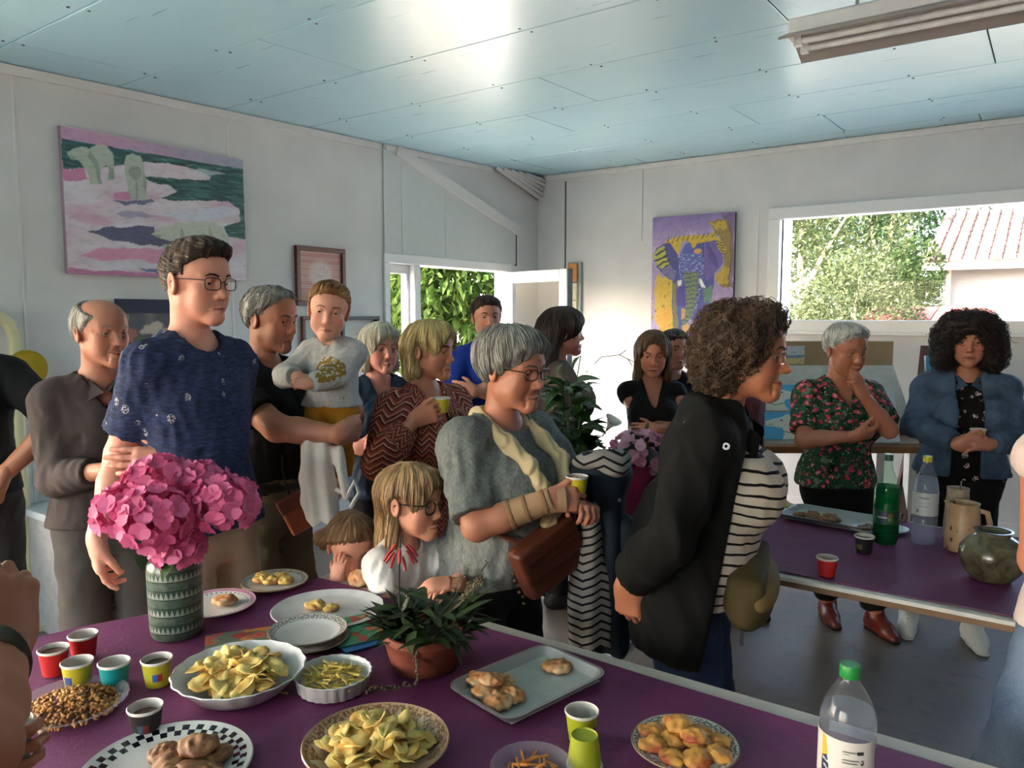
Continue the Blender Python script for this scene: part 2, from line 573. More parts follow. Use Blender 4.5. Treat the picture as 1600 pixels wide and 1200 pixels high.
class Field:
 def __init__(self, lo, hi, h):
  self.h = h
  self.lo = np.floor(np.asarray(lo, float) / h) * h
  n = np.maximum(np.ceil((np.asarray(hi, float) - self.lo) / h).astype(int) + 1, 3)
  self.n = n
  self.ax = [(self.lo[i] + np.arange(n[i]) * h).astype(np.float32) for i in range(3)]
  self.d = np.full(tuple(n), 1.0, dtype=np.float32)
 def _blk(self, lo, hi, pad):
  s = []
  for i in range(3):
   a = int(max(0, math.floor((lo[i] - pad - self.lo[i]) / self.h)))
   b = int(min(self.n[i], math.ceil((hi[i] + pad - self.lo[i]) / self.h) + 1))
   if b <= a: return None
   s.append(slice(a, b))
  return tuple(s)
 def put(self, p, grow=0.0):
  pad = p.k + 3 * self.h + max(grow, 0) + 0.012
  s = self._blk(p.lo, p.hi, pad)
  if s is None: return self
  X = self.ax[0][s[0]][:, None, None]; Y = self.ax[1][s[1]][None, :, None]; Z = self.ax[2][s[2]][None, None, :]
  b = p.fn(X, Y, Z).astype(np.float32) - grow
  a = self.d[s]
  b = np.broadcast_to(b, a.shape)
  k = max(p.k, 1e-5)
  if p.op == '+':
   h = np.clip(0.5 + 0.5 * (b - a) / k, 0, 1)
   self.d[s] = b * (1 - h) + a * h - k * h * (1 - h)
  elif p.op == '-':
   b = -b
   h = np.clip(0.5 - 0.5 * (b - a) / k, 0, 1)
   self.d[s] = b * (1 - h) + a * h + k * h * (1 - h)
  else:
   h = np.clip(0.5 - 0.5 * (b - a) / k, 0, 1)
   self.d[s] = b * (1 - h) + a * h + k * h * (1 - h)
  return self
 def all(self, ps, grow=0.0):
  for p in ps: self.put(p, grow)
  return self
 def shift(self, fn):
  """displace near the surface by fn(P) (n,3)->(n,)"""
  m = np.abs(self.d) < 0.05
  I = np.nonzero(m)
  P = np.stack([self.ax[i][I[i]] for i in range(3)], -1)
  self.d[I] += fn(P).astype(np.float32)
  return self
 def sample(self, P):
  q = (P - self.lo) / self.h
  q = np.clip(q, 0.001, self.n - 1.002)
  i = q.astype(int); f = q - i
  out = 0
  for dx in (0, 1):
   for dy in (0, 1):
    for dz in (0, 1):
     w = (f[:, 0] if dx else 1 - f[:, 0]) * (f[:, 1] if dy else 1 - f[:, 1]) * (f[:, 2] if dz else 1 - f[:, 2])
     out = out + w * self.d[i[:, 0] + dx, i[:, 1] + dy, i[:, 2] + dz]
  return out
 def grad(self, P):
  e = self.h
  g = np.stack([self.sample(P + v) - self.sample(P - v) for v in np.eye(3) * e], -1)
  return g / np.maximum(np.linalg.norm(g, axis=1, keepdims=True), 1e-6)
 def mesh(self):
  d = self.d; s = d < 0
  c = np.zeros(tuple(self.n - 1), dtype=np.int8)
  for dx in (0, 1):
   for dy in (0, 1):
    for dz in (0, 1):
     c += s[dx:d.shape[0] - 1 + dx, dy:d.shape[1] - 1 + dy, dz:d.shape[2] - 1 + dz]
  act = (c > 0) & (c < 8)
  I = np.stack(np.nonzero(act), -1)
  if not len(I): return np.zeros((0, 3)), np.zeros((0, 4), int)
  idx = np.full(act.shape, -1, dtype=np.int32)
  idx[act] = np.arange(len(I))
  cv = {}
  for dx in (0, 1):
   for dy in (0, 1):
    for dz in (0, 1):
     cv[dx, dy, dz] = d[I[:, 0] + dx, I[:, 1] + dy, I[:, 2] + dz]
  acc = np.zeros((len(I), 3)); cnt = np.zeros(len(I))
  for a in cv:
   for axs in range(3):
    if a[axs]: continue
    b = list(a); b[axs] = 1; b = tuple(b)
    va, vb = cv[a], cv[b]
    m = (va < 0) != (vb < 0)
    t = np.where(m, va / np.where(m, va - vb, 1), 0)
    p = np.tile(np.array(a, float), (len(I), 1)); p[:, axs] += t
    acc[m] += p[m]; cnt += m
  V = (acc / cnt[:, None] + I) * self.h + self.lo
  Fs = []
  for axs in range(3):
   o1, o2 = (axs + 1) % 3, (axs + 2) % 3
   sl0 = [slice(None)] * 3; sl1 = [slice(None)] * 3
   sl0[axs] = slice(0, -1); sl1[axs] = slice(1, None)
   for o in (o1, o2):
    sl0[o] = slice(1, -1); sl1[o] = slice(1, -1)
   sa, sb = s[tuple(sl0)], s[tuple(sl1)]
   for flip, m in ((False, sa & ~sb), (True, sb & ~sa)):
    J = np.stack(np.nonzero(m), -1)
    if not len(J): continue
    for o in (o1, o2): J[:, o] += 1
    q = []
    for u, w in ((-1, -1), (0, -1), (0, 0), (-1, 0)):
     K = J.copy(); K[:, o1] += u; K[:, o2] += w
     q.append(idx[K[:, 0], K[:, 1], K[:, 2]])
    q = np.stack(q if not flip else q[::-1], -1)
    Fs.append(q[(q >= 0).all(1)])
  F = np.concatenate(Fs) if Fs else np.zeros((0, 4), int)
  return V, F

def bounds(ps, pad):
 return np.min([p.lo for p in ps if p.op == '+'], 0) - pad, np.max([p.hi for p in ps if p.op == '+'], 0) + pad

def solid(ps, h, grow=0.0, shift=None, pad=0.03):
 lo, hi = bounds(ps, pad + max(grow, 0))
 f = Field(lo, hi, h).all(ps, grow)
 if shift is not None: f.shift(shift)
 return f

def blob(name, ps, h, material, parent=None, grow=0.0, shift=None, attrs=None, cols=None):
 """one smooth mesh object from a list of prims; attrs / cols: functions of the vertex positions"""
 f = solid(ps, h, grow, shift)
 V, F = f.mesh()
 me = np_mesh(name, V, F, cols=None if cols is None else cols(V), attrs=None if attrs is None else attrs(V))
 return link(name, me, parent, material, smooth=True)

def rot(axis, deg):
 return np.array(Matrix.Rotation(math.radians(deg), 3, axis))

def frame(y, z):
 """rotation whose columns are x = y cross z, y, z"""
 y = unit(y); z = np.asarray(z, float); z = unit(z - y * (z @ y))
 return np.stack([np.cross(y, z), y, z], 1)
# ------------------------------------------------------------------ people
def skin_mat():
 if 'skin' in MATS: return MATS['skin']
 t = NT('skin')
 co = t.coord()
 c = t.attr('Col')
 n1 = t.noise(co, 60, 3)
 col = t.mix(t.rng(n1, 0.3, 0.7, 0, 0.16), c, t.mix(0.5, c, (0.42, 0.13, 0.08)))
 t.pbr(col, 0.52, 0, t.bump(t.math('ADD', t.noise(co, 420, 3), t.math('MULTIPLY', t.noise(co, 90, 3), 1.5)), 0.16, 0.002), **{'Subsurface Weight': 0.06, 'Subsurface Radius': (0.012, 0.005, 0.003), 'Specular IOR Level': 0.4})
 MATS['skin'] = t.m
 return t.m

def hair_mat():
 if 'hair' in MATS: return MATS['hair']
 t = NT('hair')
 c = t.attr('Col')
 n = t.noise(t.map(t.coord(), (260, 260, 60)), 1.0, 2)
 col = t.mix(t.rng(n, 0.3, 0.7, 0.0, 0.5), c, t.mix(1.0, c, (0.45, 0.45, 0.45), 'MULTIPLY'))
 t.pbr(col, 0.5, 0, t.bump(n, 0.35, 0.003), **{'Specular IOR Level': 0.45})
 MATS['hair'] = t.m
 return t.m

def fabric(name, color, rough=0.85, vary=0.15, weave=900.0, fold=0.0, sheen=0.0):
 if name in MATS: return MATS[name]
 t = NT(name)
 c = lin(color)
 co = t.coord()
 nz = t.noise(co, 7, 4)
 col = t.mix(t.rng(nz, 0.3, 0.7), tuple(v * (1 - vary) for v in c), tuple(min(1, v * (1 + vary)) for v in c))
 h = t.math('ADD', t.noise(co, weave, 2), t.math('MULTIPLY', t.noise(co, 26, 4), 4.0))
 t.pbr(col, rough, 0, t.bump(h, 0.25, 0.004), **{'Sheen Weight': sheen, 'Specular IOR Level': 0.2})
 MATS[name] = t.m
 return t.m

EYE_ME = {}
def eye_mesh(iris):
 if iris in EYE_ME: return EYE_ME[iris]
 n, m = 16, 12
 V, F, C = [], [], []
 for j in range(m + 1):
  th = math.pi * j / m                      # angle from +Y
  for i in range(n):
   a = 2 * math.pi * i / n
   V.append((math.sin(th) * math.cos(a), math.cos(th), math.sin(th) * math.sin(a)))
   C.append(lin((0.03, 0.02, 0.02)) if th < 0.22 else lin(iris) if th < 0.56 else (0.55, 0.5, 0.46))
 for j in range(m):
  for i in range(n):
   k = (i + 1) % n
   F.append((j * n + i, (j + 1) * n + i, (j + 1) * n + k, j * n + k))
 me = np_mesh('eye', np.array(V), np.array(F), cols=np.array(C))
 me.polygons.foreach_set('use_smooth', np.ones(len(me.polygons), dtype=bool))
 me.materials.append(vcol_mat('eye_surface', 0.15))
 EYE_ME[iris] = me
 return me

def head_prims(o):
 """prims in a head frame: origin mid head, +Y face, +Z up, head height 0.225"""
 fem, kid = o.get('fem', 0), o.get('kid', 0)
 jw = o.get('jaw', 1.0) * (1 - 0.1 * fem - 0.05 * kid)
 ns = o.get('nose', 1.0) * (1 - 0.12 * fem - 0.35 * kid)
 fat = o.get('fat', 0.0)
 sm = o.get('smile', 0.0)
 P = [ell((0, -.014, .032), (.0745, .094, .081), k=.03),
   ell((0, .024, -.028), (.055 + .009 * fat + .004 * kid, .064, .080), k=.033),
   ell((0, .03, .045), (.058, .058, .05), k=.04)]
 for s in (-1, 1):
  P.append(cone((s * .046 * jw, .0, -.056), (s * .011 * jw, .068, -.096), .018 + .007 * fat, .015, k=.028))
  P.append(ell((s * .040, .056, -.022 + .004 * sm), (.020, .018, .017), k=.022))
  P.append(ell((s * (.038 + .007 * fat), .046, -.052), (.016 + .01 * fat + .007 * kid, .02, .022), k=.028))
  P.append(cone((s * .045, .068, .020), (s * .012, .084, .018), .0085 - .003 * kid, .0085 - .003 * kid, k=.014))
  P.append(ell((s * .031, .090, .001), (.018, .012, .0105), k=.010, op='-'))
 P.append(cone((0, .062, -.098), (0, .071, -.096), .0185 - .002 * fem, .016 - .003 * fem, k=.02))
 P.append(cone((0, .083, .010), (0, .098 + .008 * (ns - 1), -.030), .0075, .009, k=.012))
 P.append(ell((0, .100 + .012 * (ns - 1), -.0335), (.0115 * ns, .0125, .0105), k=.008))
 for s in (-1, 1):
  P.append(ell((s * .0125 * ns, .0885, -.038), (.0085, .010, .0075), k=.006))
  # lids
  P.append(cone((s * .0185, .0775, .0055), (s * .031, .0820, .0082), .0044, .0052, k=.004))
  P.append(cone((s * .031, .0820, .0082), (s * .0445, .071, .0035), .0052, .0040, k=.004))
  P.append(cone((s * .0195, .0765, -.0055), (s * .0425, .071, -.0058), .0040, .0040, k=.005))
  # ears
  Re = rot('Z', -s * 18) @ rot('Y', s * 8) @ rot('X', -10)
  P.append(ell((s * .0775, -.012, -.004), (.0085, .019, .032), Re, k=.006))
  P.append(ell((s * .086, -.008, -.001), (.006, .011, .020), Re, k=.006, op='-'))
  # lips
  zc = -.071 + .007 * sm
  P.append(cone((s * (.0225 + .004 * sm), .079, zc), (s * .004, .0905, -.0665), .0036, .0052, k=.005))
  P.append(cone((s * (.0205 + .004 * sm), .078, zc - .001), (s * .004, .0885, -.0775), .0036, .0058, k=.005))
  P.append(cone((s * (.021 + .004 * sm), .0865, zc), (0, .0985, -.0718), .0022, .0024, k=.003, op='-'))
  if o.get('old', 0):
   P.append(cone((s * .019, .087, -.040), (s * .031, .075, -.074), .0030, .0032, k=.009, op='-'))
   P.append(cone((s * .026, .078, -.078), (s * .024, .074, -.094), .0022, .0022, k=.008, op='-'))
   for i in range(3):
    P.append(cone((0, .0905 - .003 * i, .036 + .011 * i), (s * .036, .079 - .003 * i, .037 + .010 * i), .0014, .0010, k=.005, op='-'))
    P.append(cone((s * .048, .067, .004 - .005 * i), (s * .060, .052, .008 - .009 * i), .0012, .0008, k=.004, op='-'))
   P.append(cone((s * .022, .080, -.013), (s * .042, .068, -.013), .0022, .0022, k=.008, op='-'))
 return P

def skull(o, grow, k=.03):
 """the cranium only, a little inflated: the base every hair style grows on"""
 g = grow
 return [ell((0, -.014, .032), (.0745 + g, .094 + g, .081 + g), k=k), ell((0, .03, .045), (.058 + g, .058 + g, .05 + g), k=.04)]

def hairline(z_front=.062, z_nape=-.072, k=.012):
 """half space above a slanted line from the forehead to the nape"""
 y0, y1 = .085, -.085
 sl = (z_front - z_nape) / (y0 - y1)
 n = np.array([0, sl, -1.0]); L = np.linalg.norm(n)
 return half(n / L, (sl * y0 - z_front) / L, k=k)

def face_cut(rx=.058, z=-.035, rz=.105, y=.105, ry=.075, k=.012):
 return ell((0, y, z), (rx, ry, rz), k=k, op='-')

def strands(f, V0, n, seg, step, flow, rad, rng, lift=0.0, wave=0.0, cols=None, sel=None):
 """n hair strands that run along the surface of field f from random points of V0"""
 pool = V0 if sel is None else V0[sel(V0)]
 if len(pool) == 0: return np.zeros((0, 3)), np.zeros((0, 4), int), np.zeros((0, 3))
 P = pool[rng.integers(0, len(pool), n)].astype(float)
 pts = [P.copy()]
 ph = rng.random((n, 1)) * 6.28
 off = rng.random((n, 1)) * (.003 + lift * 1.6)
 for k in range(seg):
  g = f.grad(P)
  v = flow(P)
  v = v - g * (v * g).sum(1, keepdims=True)
  if wave:
   v = v + np.cross(g, v) * (wave * np.sin(ph + k * 1.1))
  v = v / np.maximum(np.linalg.norm(v, axis=1, keepdims=True), 1e-6)
  P = P + v * step
  P = P - g * np.clip(f.sample(P)[:, None] - off, -.01, .01)
  pts.append(P.copy())
 pts = np.stack(pts, 1)                                   # n, seg+1, 3
 m = seg + 1
 t = np.gradient(pts, axis=1)
 t /= np.maximum(np.linalg.norm(t, axis=2, keepdims=True), 1e-9)
 a = np.cross(t, np.array([.31, .52, .79])); a /= np.maximum(np.linalg.norm(a, axis=2, keepdims=True), 1e-9)
 b = np.cross(t, a)
 r = rad * (np.sin(np.linspace(.25, math.pi * .97, m)) ** .5)[None, :, None] * (0.6 + .8 * rng.random((n, 1, 1)))
 ring = np.stack([pts + (a * math.cos(x) + b * math.sin(x)) * r for x in (0, 2.094, 4.189)], 2)   # n,m,3,3
 V = ring.reshape(-1, 3)
 i = np.arange(n * m * 3).reshape(n, m, 3)
 F = np.stack([i[:, :-1], np.roll(i, -1, 2)[:, :-1], np.roll(i, -1, 2)[:, 1:], i[:, 1:]], -1).reshape(-1, 4)
 tone = (0.65 + 0.7 * rng.random((n, 1, 1))) * np.ones((n, m * 3, 1))
 C = (cols(V) if cols else np.ones((len(V), 3))) * tone.reshape(-1, 1)
 return V, F, C

def join(parts):
 Vs, Fs, Cs, o = [], [], [], 0
 for V, F, C in parts:
  Vs.append(V); Fs.append(np.asarray(F) + o); Cs.append(C); o += len(V)
 return np.concatenate(Vs), np.concatenate(Fs), np.concatenate(Cs)

def folds(p, amp, freq, seed):
 """cloth creases: broad swells plus sharp ridged folds"""
 a = wobble(p * np.array([1, 1, .55]), freq, seed)
 b = wobble(p + .02 * a[:, None], freq * 1.7, seed + 1, 5)
 c = wobble(p * np.array([1, 1, .7]) - .015 * b[:, None], freq * 3.1, seed + 3, 5)
 return amp * (.8 * a + 1.2 * (np.abs(b) - .45) + .55 * (np.abs(c) - .45))

class Person:
 def __init__(self, label, lat, fwd, phi, H, hh=.225, skin=(.66, .46, .37), lean=0.0, twist=0.0, wd=1.0, dp=1.0, belly=0.0, bust=0.0,
     hips=1.0, shoulders=1.0, R=None, L=None, head=None, res=.012, hres=.0034, base=0.0, legs=None, arm=1.0, cat='person', group=None, armlen=1.0):
  self.o = head or {}
  hd = math.radians(phi)
  w = G(math.sin(hd), -math.cos(hd))
  self.rz = math.atan2(-w.x, w.y)                    # local +Y -> facing direction
  self.root = empty('person', G(lat, fwd, base), self.rz, label, cat, group)
  self.phi, self.H, self.hh = phi, H, hh
  self.s = s = (H - hh) / 1.475
  self.skin = np.array(lin(skin))
  self.res, self.hres = res, hres
  self.wd = wd; self.armw = arm
  self.org = v3(0, 0, .90 * s)
  self.Rt = rot('Z', twist) @ rot('X', -lean)
  kid = self.o.get('kid', 0)
  b = belly
  secs = [(.76, .135 * hips, .09, .095), (.86, .170 * hips, .102 + b * .3, .118 * hips), (.95, .168 * hips, .108 + b * .8, .118 * hips),
    (1.05, .145 + b * .35, .106 + b, .092), (1.16, .147 + b * .2, .114 + b * .7, .098), (1.26, .158, .114 + b * .2, .110),
    (1.335, .142, .092, .102), (1.385, .098, .064, .080), (1.43, .056, .048, .056)]
  self.secs = [((z - .90) * s, w_ * s * wd, f * s * dp, bk * s * dp, 0, -.008 * s) for z, w_, f, bk in secs]
  self.bust = bust
  self.sh = {}
  self.el = {}; self.wr = {}; self.hf = {}
  self.hand = {'R': R or {}, 'L': L or {}}
  ua, fa = .285 * s * armlen, .25 * s * armlen
  cz, sz = math.cos(-self.rz), math.sin(-self.rz)
  def gv(v):
   q = G(*v)
   return v3(cz * q.x - sz * q.y, sz * q.x + cz * q.y, q.z)
  self.gv = gv
  for h in self.hand.values():
   if 'g' in h: h['w'] = self.lpt(G(*h['g']))
   for k_ in ('pole', 'dir', 'back'):
    if 'g' + k_ in h: h[k_] = gv(h['g' + k_])
  if legs:
   legs = {k_: self.lpt(G(*v)) for k_, v in legs.items()}
  for side, sg in (('R', 1), ('L', -1)):
   S = self.T(v3(sg * .162 * wd * shoulders, -.012, 1.345) * s)
   h = self.hand[side]
   W = np.asarray(h['w'], float) if 'w' in h else S + v3(sg * .04, .02, -1) * (ua + fa) * .985
   pole = np.asarray(h.get('pole', (sg * .5, -1, -.3)), float)
   d = W - S; D = np.linalg.norm(d)
   if D > (ua + fa) * .998:
    W = S + d / D * (ua + fa) * .998; d = W - S; D = np.linalg.norm(d)
   D = max(D, abs(ua - fa) + .01)
   x = (ua * ua - fa * fa + D * D) / (2 * D)
   hh_ = math.sqrt(max(ua * ua - x * x, 1e-8))
   n = unit(d); pl = pole - n * (pole @ n); pl = unit(pl)
   E = S + n * x + pl * hh_
   self.sh[side], self.el[side], self.wr[side] = S, E, W
   fd = unit(h['dir']) if 'dir' in h else unit(W - E)
   nz = h.get('back')
   if nz is None: nz = v3(sg, 0, 0) if abs(fd[2]) > .6 else v3(0, 0, 1)
   self.hf[side] = frame(fd, nz)
  lg = legs or {}
  self.hip = {k: v3(sg * .088 * wd, 0, .90) * s for k, sg in (('R', 1), ('L', -1))}
  self.ank = {k: np.asarray(lg.get(k, (sg * .10 * s, -.01, .075 * s)), float) for k, sg in (('R', 1), ('L', -1))}
  self.kne = {k: np.asarray(lg.get(k + 'k', (self.hip[k] * .52 + self.ank[k] * .48) + v3(0, .025 * s, 0)), float) for k in 'RL'}
  self.nb = self.T(v3(0, -.018, 1.395) * s)
  # head pose
  hp = self.o
  hy = hp.get('phi', phi) - phi
  self.Rh = rot('Z', hy) @ rot('X', -hp.get('pitch', 0)) @ rot('Y', hp.get('roll', 0))
  self.hs = hh / .225
  self.hc = self.nb + v3(0, 0, .080 * s + .110 * self.hs) + (self.Rt @ v3(0, .028 + hp.get('fwd', 0), 0)) + self.Rh @ v3(0, .012, 0) + v3(*hp.get('off', (0, 0, 0)))
  self.build_body()
  self.build_face()

 def T(self, p): return self.org + self.Rt @ (np.asarray(p, float) - self.org)
 def toh(self, p): return self.Rh.T @ ((np.asarray(p, float) - self.hc) / self.hs)      # local -> head frame
 def fromh(self, V): return (V * self.hs) @ self.Rh.T + self.hc

 def torso(self, ease=0.0, zcap=(None, None), k=.03):
  s = self.s
  P = [loft(self.secs, self.org, self.Rt, k=k, ease=ease, zcap=zcap)]
  for side in 'RL':
   S = self.sh[side]
   c = self.T(v3(0, -.012, 1.345) * s)
   P.append(cone(c + (S - c) * .45 + v3(0, 0, .008 * s), S, .058 * s + ease, .051 * s * self.armw + ease, k=.04))
   # slope from neck to shoulder
   P.append(cone(self.T(v3(0, -.03, 1.405) * s), c + (S - c) * .8 + v3(0, 0, .020 * s), .042 * s + ease * .6, .032 * s + ease * .6, k=.05))
  if self.bust:
   b = self.bust
   for sg in (-1, 1):
    P.append(ell(self.T(v3(sg * .072 * self.wd, .085 + b * .35, 1.225 - b * .25) * s), v3(.068 + b * .25, .055 + b * .5, .072 + b * .3) * s + ease, k=.05))
  return P

 def arm_prims(self, side, ease=0.0, a=0.0, b=1.0, k=.02, cap='b', mul=1.0, cuff=1.0):
  """sleeve or arm from a (0 shoulder) to b (1 elbow, 2 wrist)"""
  s = self.s * self.armw * mul
  S, E, W = self.sh[side], self.el[side], self.wr[side]
  ru = lambda t: (.054 + (.043 - .054) * t) * s + ease
  rf = lambda t: (.044 + (.028 - .044) * t) * s + ease * (1 if t < .6 else cuff)
  P = []
  b1 = min(b, 1.0)
  P.append(cone(S, S + (E - S) * b1, ru(0), ru(b1) * (1 if b > 1 else cuff), k=k, cap=cap if b <= 1 else None))
  if b > 1:
   t = b - 1
   mid = E + (W - E) * min(.35, t)
   P.append(cone(E, mid, ru(1), rf(.25), k=.02))
   if t > .35:
    P.append(cone(mid, E + (W - E) * t, rf(.25), rf(t), k=.02, cap=cap))
  return P

 def leg_prims(self, side, ease=0.0, b=2.0, flare=1.0, cap='b'):
  s = self.s * (0.5 + 0.5 * self.wd)
  Hp, K, A = self.hip[side] - v3(0, 0, .03 * self.s), self.kne[side], self.ank[side]
  P = [cone(Hp, K, .082 * s + ease * .5, .056 * s + ease * flare, k=.03)]
  if b > 1:
   t = b - 1
   m = K + (A - K) * .35
   P.append(cone(K, m + v3(0, -.012 * s, 0), .056 * s + ease * flare, .055 * s + ease * flare, k=.025))
   e = K + (A - K) * t
   P.append(cone(m + v3(0, -.012 * s, 0), e, .055 * s + ease * flare, (.055 + (.038 - .055) * (t - .35) / .65) * s + ease * flare, k=.025, cap=cap))
  return P

 def hand_prims(self, side):
  """in the hand frame: wrist at the origin, +Y to the fingers, +Z the back of the hand"""
  h = self.hand[side]; s = self.s * h.get('scale', 1.0)
  ts = -1 if side == 'R' else 1                         # thumb side
  curl = h.get('curl', .35)
  if not hasattr(curl, '__len__'): curl = [curl * .9, curl, curl * 1.05, curl * 1.12]
  spread = h.get('spread', .05)
  P = [rbox(v3(0, .047, 0) * s, v3(.040, .045, .0135) * s, .013 * s, k=.012),
    cone(v3(0, -.01, 0) * s, v3(0, .03, 0) * s, .0265 * s, .03 * s, k=.02, flat=(v3(0, 0, 1), 1.45)),
    ell(v3(ts * .024, .03, -.010) * s, v3(.018, .032, .016) * s, k=.014)]
  lens = [.070, .079, .073, .056]
  for i in range(4):
   x = ts * (.031 - .0207 * i)
   base = v3(x, .086 + (-.004, .002, 0, -.008)[i], 0.001) * s
   a = 0.0
   sp = -spread * (1.5 - i) * -ts
   p = base; L = lens[i] * s; r = .0088 * s * (1 - .06 * (i == 3))
   P.append(cone(v3(x * .8, .05, 0) * s, base, r * 1.05, r * 1.1, k=.008))
   for seg, fr in ((0, .46), (1, .30), (2, .24)):
    a += curl[i] * (1.15, 1.45, .95)[seg]
    d = v3(math.sin(sp) * math.cos(a), math.cos(sp) * math.cos(a), -math.sin(a))
    q = p + d * L * fr
    P.append(cone(p, q, r * (1.0, .95, .88)[seg], r * (.95, .88, .78)[seg], k=.004))
    p = q
  t0 = v3(ts * .034, .028, -.008) * s
  td = h.get('thumb', (.62, .72, -.30))
  d = unit(v3(ts * td[0], td[1], td[2]))
  q = t0 + d * .040 * s
  P.append(cone(t0, q, .0125 * s, .0105 * s, k=.010))
  tb = h.get('tbend', .25)
  d2 = unit(d + v3(-ts * tb, .25, -tb * .6))
  q2 = q + d2 * .033 * s
  P.append(cone(q, q2, .0105 * s, .0085 * s, k=.004))
  return P

 def tint(self, V, k=1.0):
  n = wobble(V, 45, 3)
  return self.skin[None] * (1 + .06 * n[:, None]) * np.array([1, 1, 1])[None]

 def build_body(self):
  s = self.s
  parts = []
  # torso, limbs
  P = self.torso()
  P.append(cone(self.nb - v3(0, 0, .03 * s), self.fromh(v3(0, -.03, -.06)[None])[0], .058 * s, .050 * self.hs, k=.03))
  for side in 'RL':
   P += self.arm_prims(side, 0.0, 0, 2.0, cap=None)
   P += self.leg_prims(side, 0.0, 2.0, cap=None)
   A = self.ank[side]
   P.append(cone(A, A + v3(0, .11 * s, -.045 * s), .033 * s, .019 * s, k=.015))
  V, F = solid(P, self.res).mesh()
  C = self.tint(V)
  parts.append((V, F, C))
  # hands
  for side in 'RL':
   if self.hand[side].get('skip'): continue
   Pm = self.hand_prims(side)
   Rf = self.hf[side]; W = self.wr[side]
   e = Rf.T @ (self.el[side] - W)
   e = unit(e)
   Pm.append(cone(v3(0, 0, 0), e * .06 * s, .0272 * s * self.armw, .0265 * s * self.armw, k=.02, flat=(v3(0, 0, 1), 1.15)))
   V, F = solid(Pm, .0036 if self.hres < .004 else .005).mesh()
   C = self.tint(V) * (1 + .10 * np.clip(V[:, 1:2] / (.18 * s), 0, 1) * np.array([1.0, .4, .3]))
   parts.append((V @ Rf.T + W, F, C))
  # head with neck
  o = self.o
  P = head_prims(o)
  neck = self.toh(self.nb - v3(0, 0, .02 * s))
  nr = o.get('neck', .049) * (1 - .12 * o.get('fem', 0) - .2 * o.get('kid', 0))
  P.append(cone((0, -.028, -.045), neck, nr, nr * 1.0, k=.03))
  f = solid(P, self.hres / self.hs)
  self.hfield = f
  V, F = f.mesh()
  C = np.tile(self.skin, (len(V), 1)) * (1 + .05 * wobble(V, 60, 5)[:, None])
  x, y, z = V.T
  sm = o.get('smile', 0.0)
  lipz = -.0715 + .007 * sm * np.clip(np.abs(x) / .022, 0, 1)
  w = np.clip(1.5 - np.sqrt((x / (.023 + .004 * sm)) ** 2 + ((z - lipz) / .0095) ** 2) * 1.5, 0, 1) * (y > .07)
  lipc = np.array(lin(o.get('lip', (.62, .32, .29))))
  C = C * (1 - w[:, None] * .8) + lipc * w[:, None] * .8
  ml = (np.abs(z - lipz) < .0022) & (np.abs(x) < .023 + .004 * sm) & (y > .07)
  C[ml] *= .35
  ros = np.clip(1 - np.sqrt(((np.abs(x) - .042) / .022) ** 2 + ((z + .03) / .022) ** 2), 0, 1) * (y > .02)
  C = C * (1 + ros[:, None] * np.array([.18, -.08, -.06]))
  nos = np.clip(1 - np.sqrt((x / .02) ** 2 + ((z + .034) / .018) ** 2), 0, 1) * (y > .07)
  C = C * (1 + nos[:, None] * np.array([.12, -.05, -.05]))
  if o.get('stubble'):
   st = np.clip((-.045 - z) / .02, 0, 1) * np.clip((y + .02) / .03, 0, 1)
   C = C * (1 - st[:, None] * o['stubble'])
  if o.get('scalp') is not None:
   hs_ = np.clip((z - (.062 + (y - .085) * .79)) / .01, 0, 1) * np.clip(1 - (z - .06) / .03, 0, 1)
   C = C * (1 - hs_[:, None] * .6) + np.array(lin(o['scalp'])) * hs_[:, None] * .6
  parts.append((self.fromh(V), F, C))
  V, F, C = join(parts)
  me = np_mesh('body', V, F, cols=np.clip(C, 0, 1))
  link('body', me, self.root, skin_mat(), smooth=True)

 def build_face(self):
  o = self.o
  for sg in (-1, 1):
   e = link('eye', eye_mesh(o.get('iris', (.25, .16, .10))), self.root)
   c = self.fromh(v3(sg * .0312, .0692, .0015)[None])[0]
   g = self.Rh @ rot('Z', o.get('gaze', 0)) @ rot('X', o.get('gaze_up', 0))
   e.matrix_local = Matrix.Translation(c) @ Matrix(g).to_4x4() @ Matrix.Scale(.0124 * self.hs, 4)
  # brows
  bc = o.get('brow', (.22, .15, .10))
  for sg in (-1, 1):
   mb = MB()
   Q = np.array([[sg * x, .11, z] for x, z in ((.013, .019), (.024, .0235), (.036, .0245), (.047, .019))])
   for _ in range(10):
    g = self.hfield.grad(Q); d = self.hfield.sample(Q)
    Q[:, 1] -= np.clip(d / np.maximum(g[:, 1], .4), -.02, .02)
   mb.tube([tuple(q) for q in self.fromh(Q)], [.0026 * self.hs, .0036 * self.hs, .0032 * self.hs, .0014 * self.hs], 6)
   mb.build('eyebrow', fabric('brow_%02x%02x%02x' % tuple(int(v * 255) for v in bc), bc, .8), self.root, smooth=True)

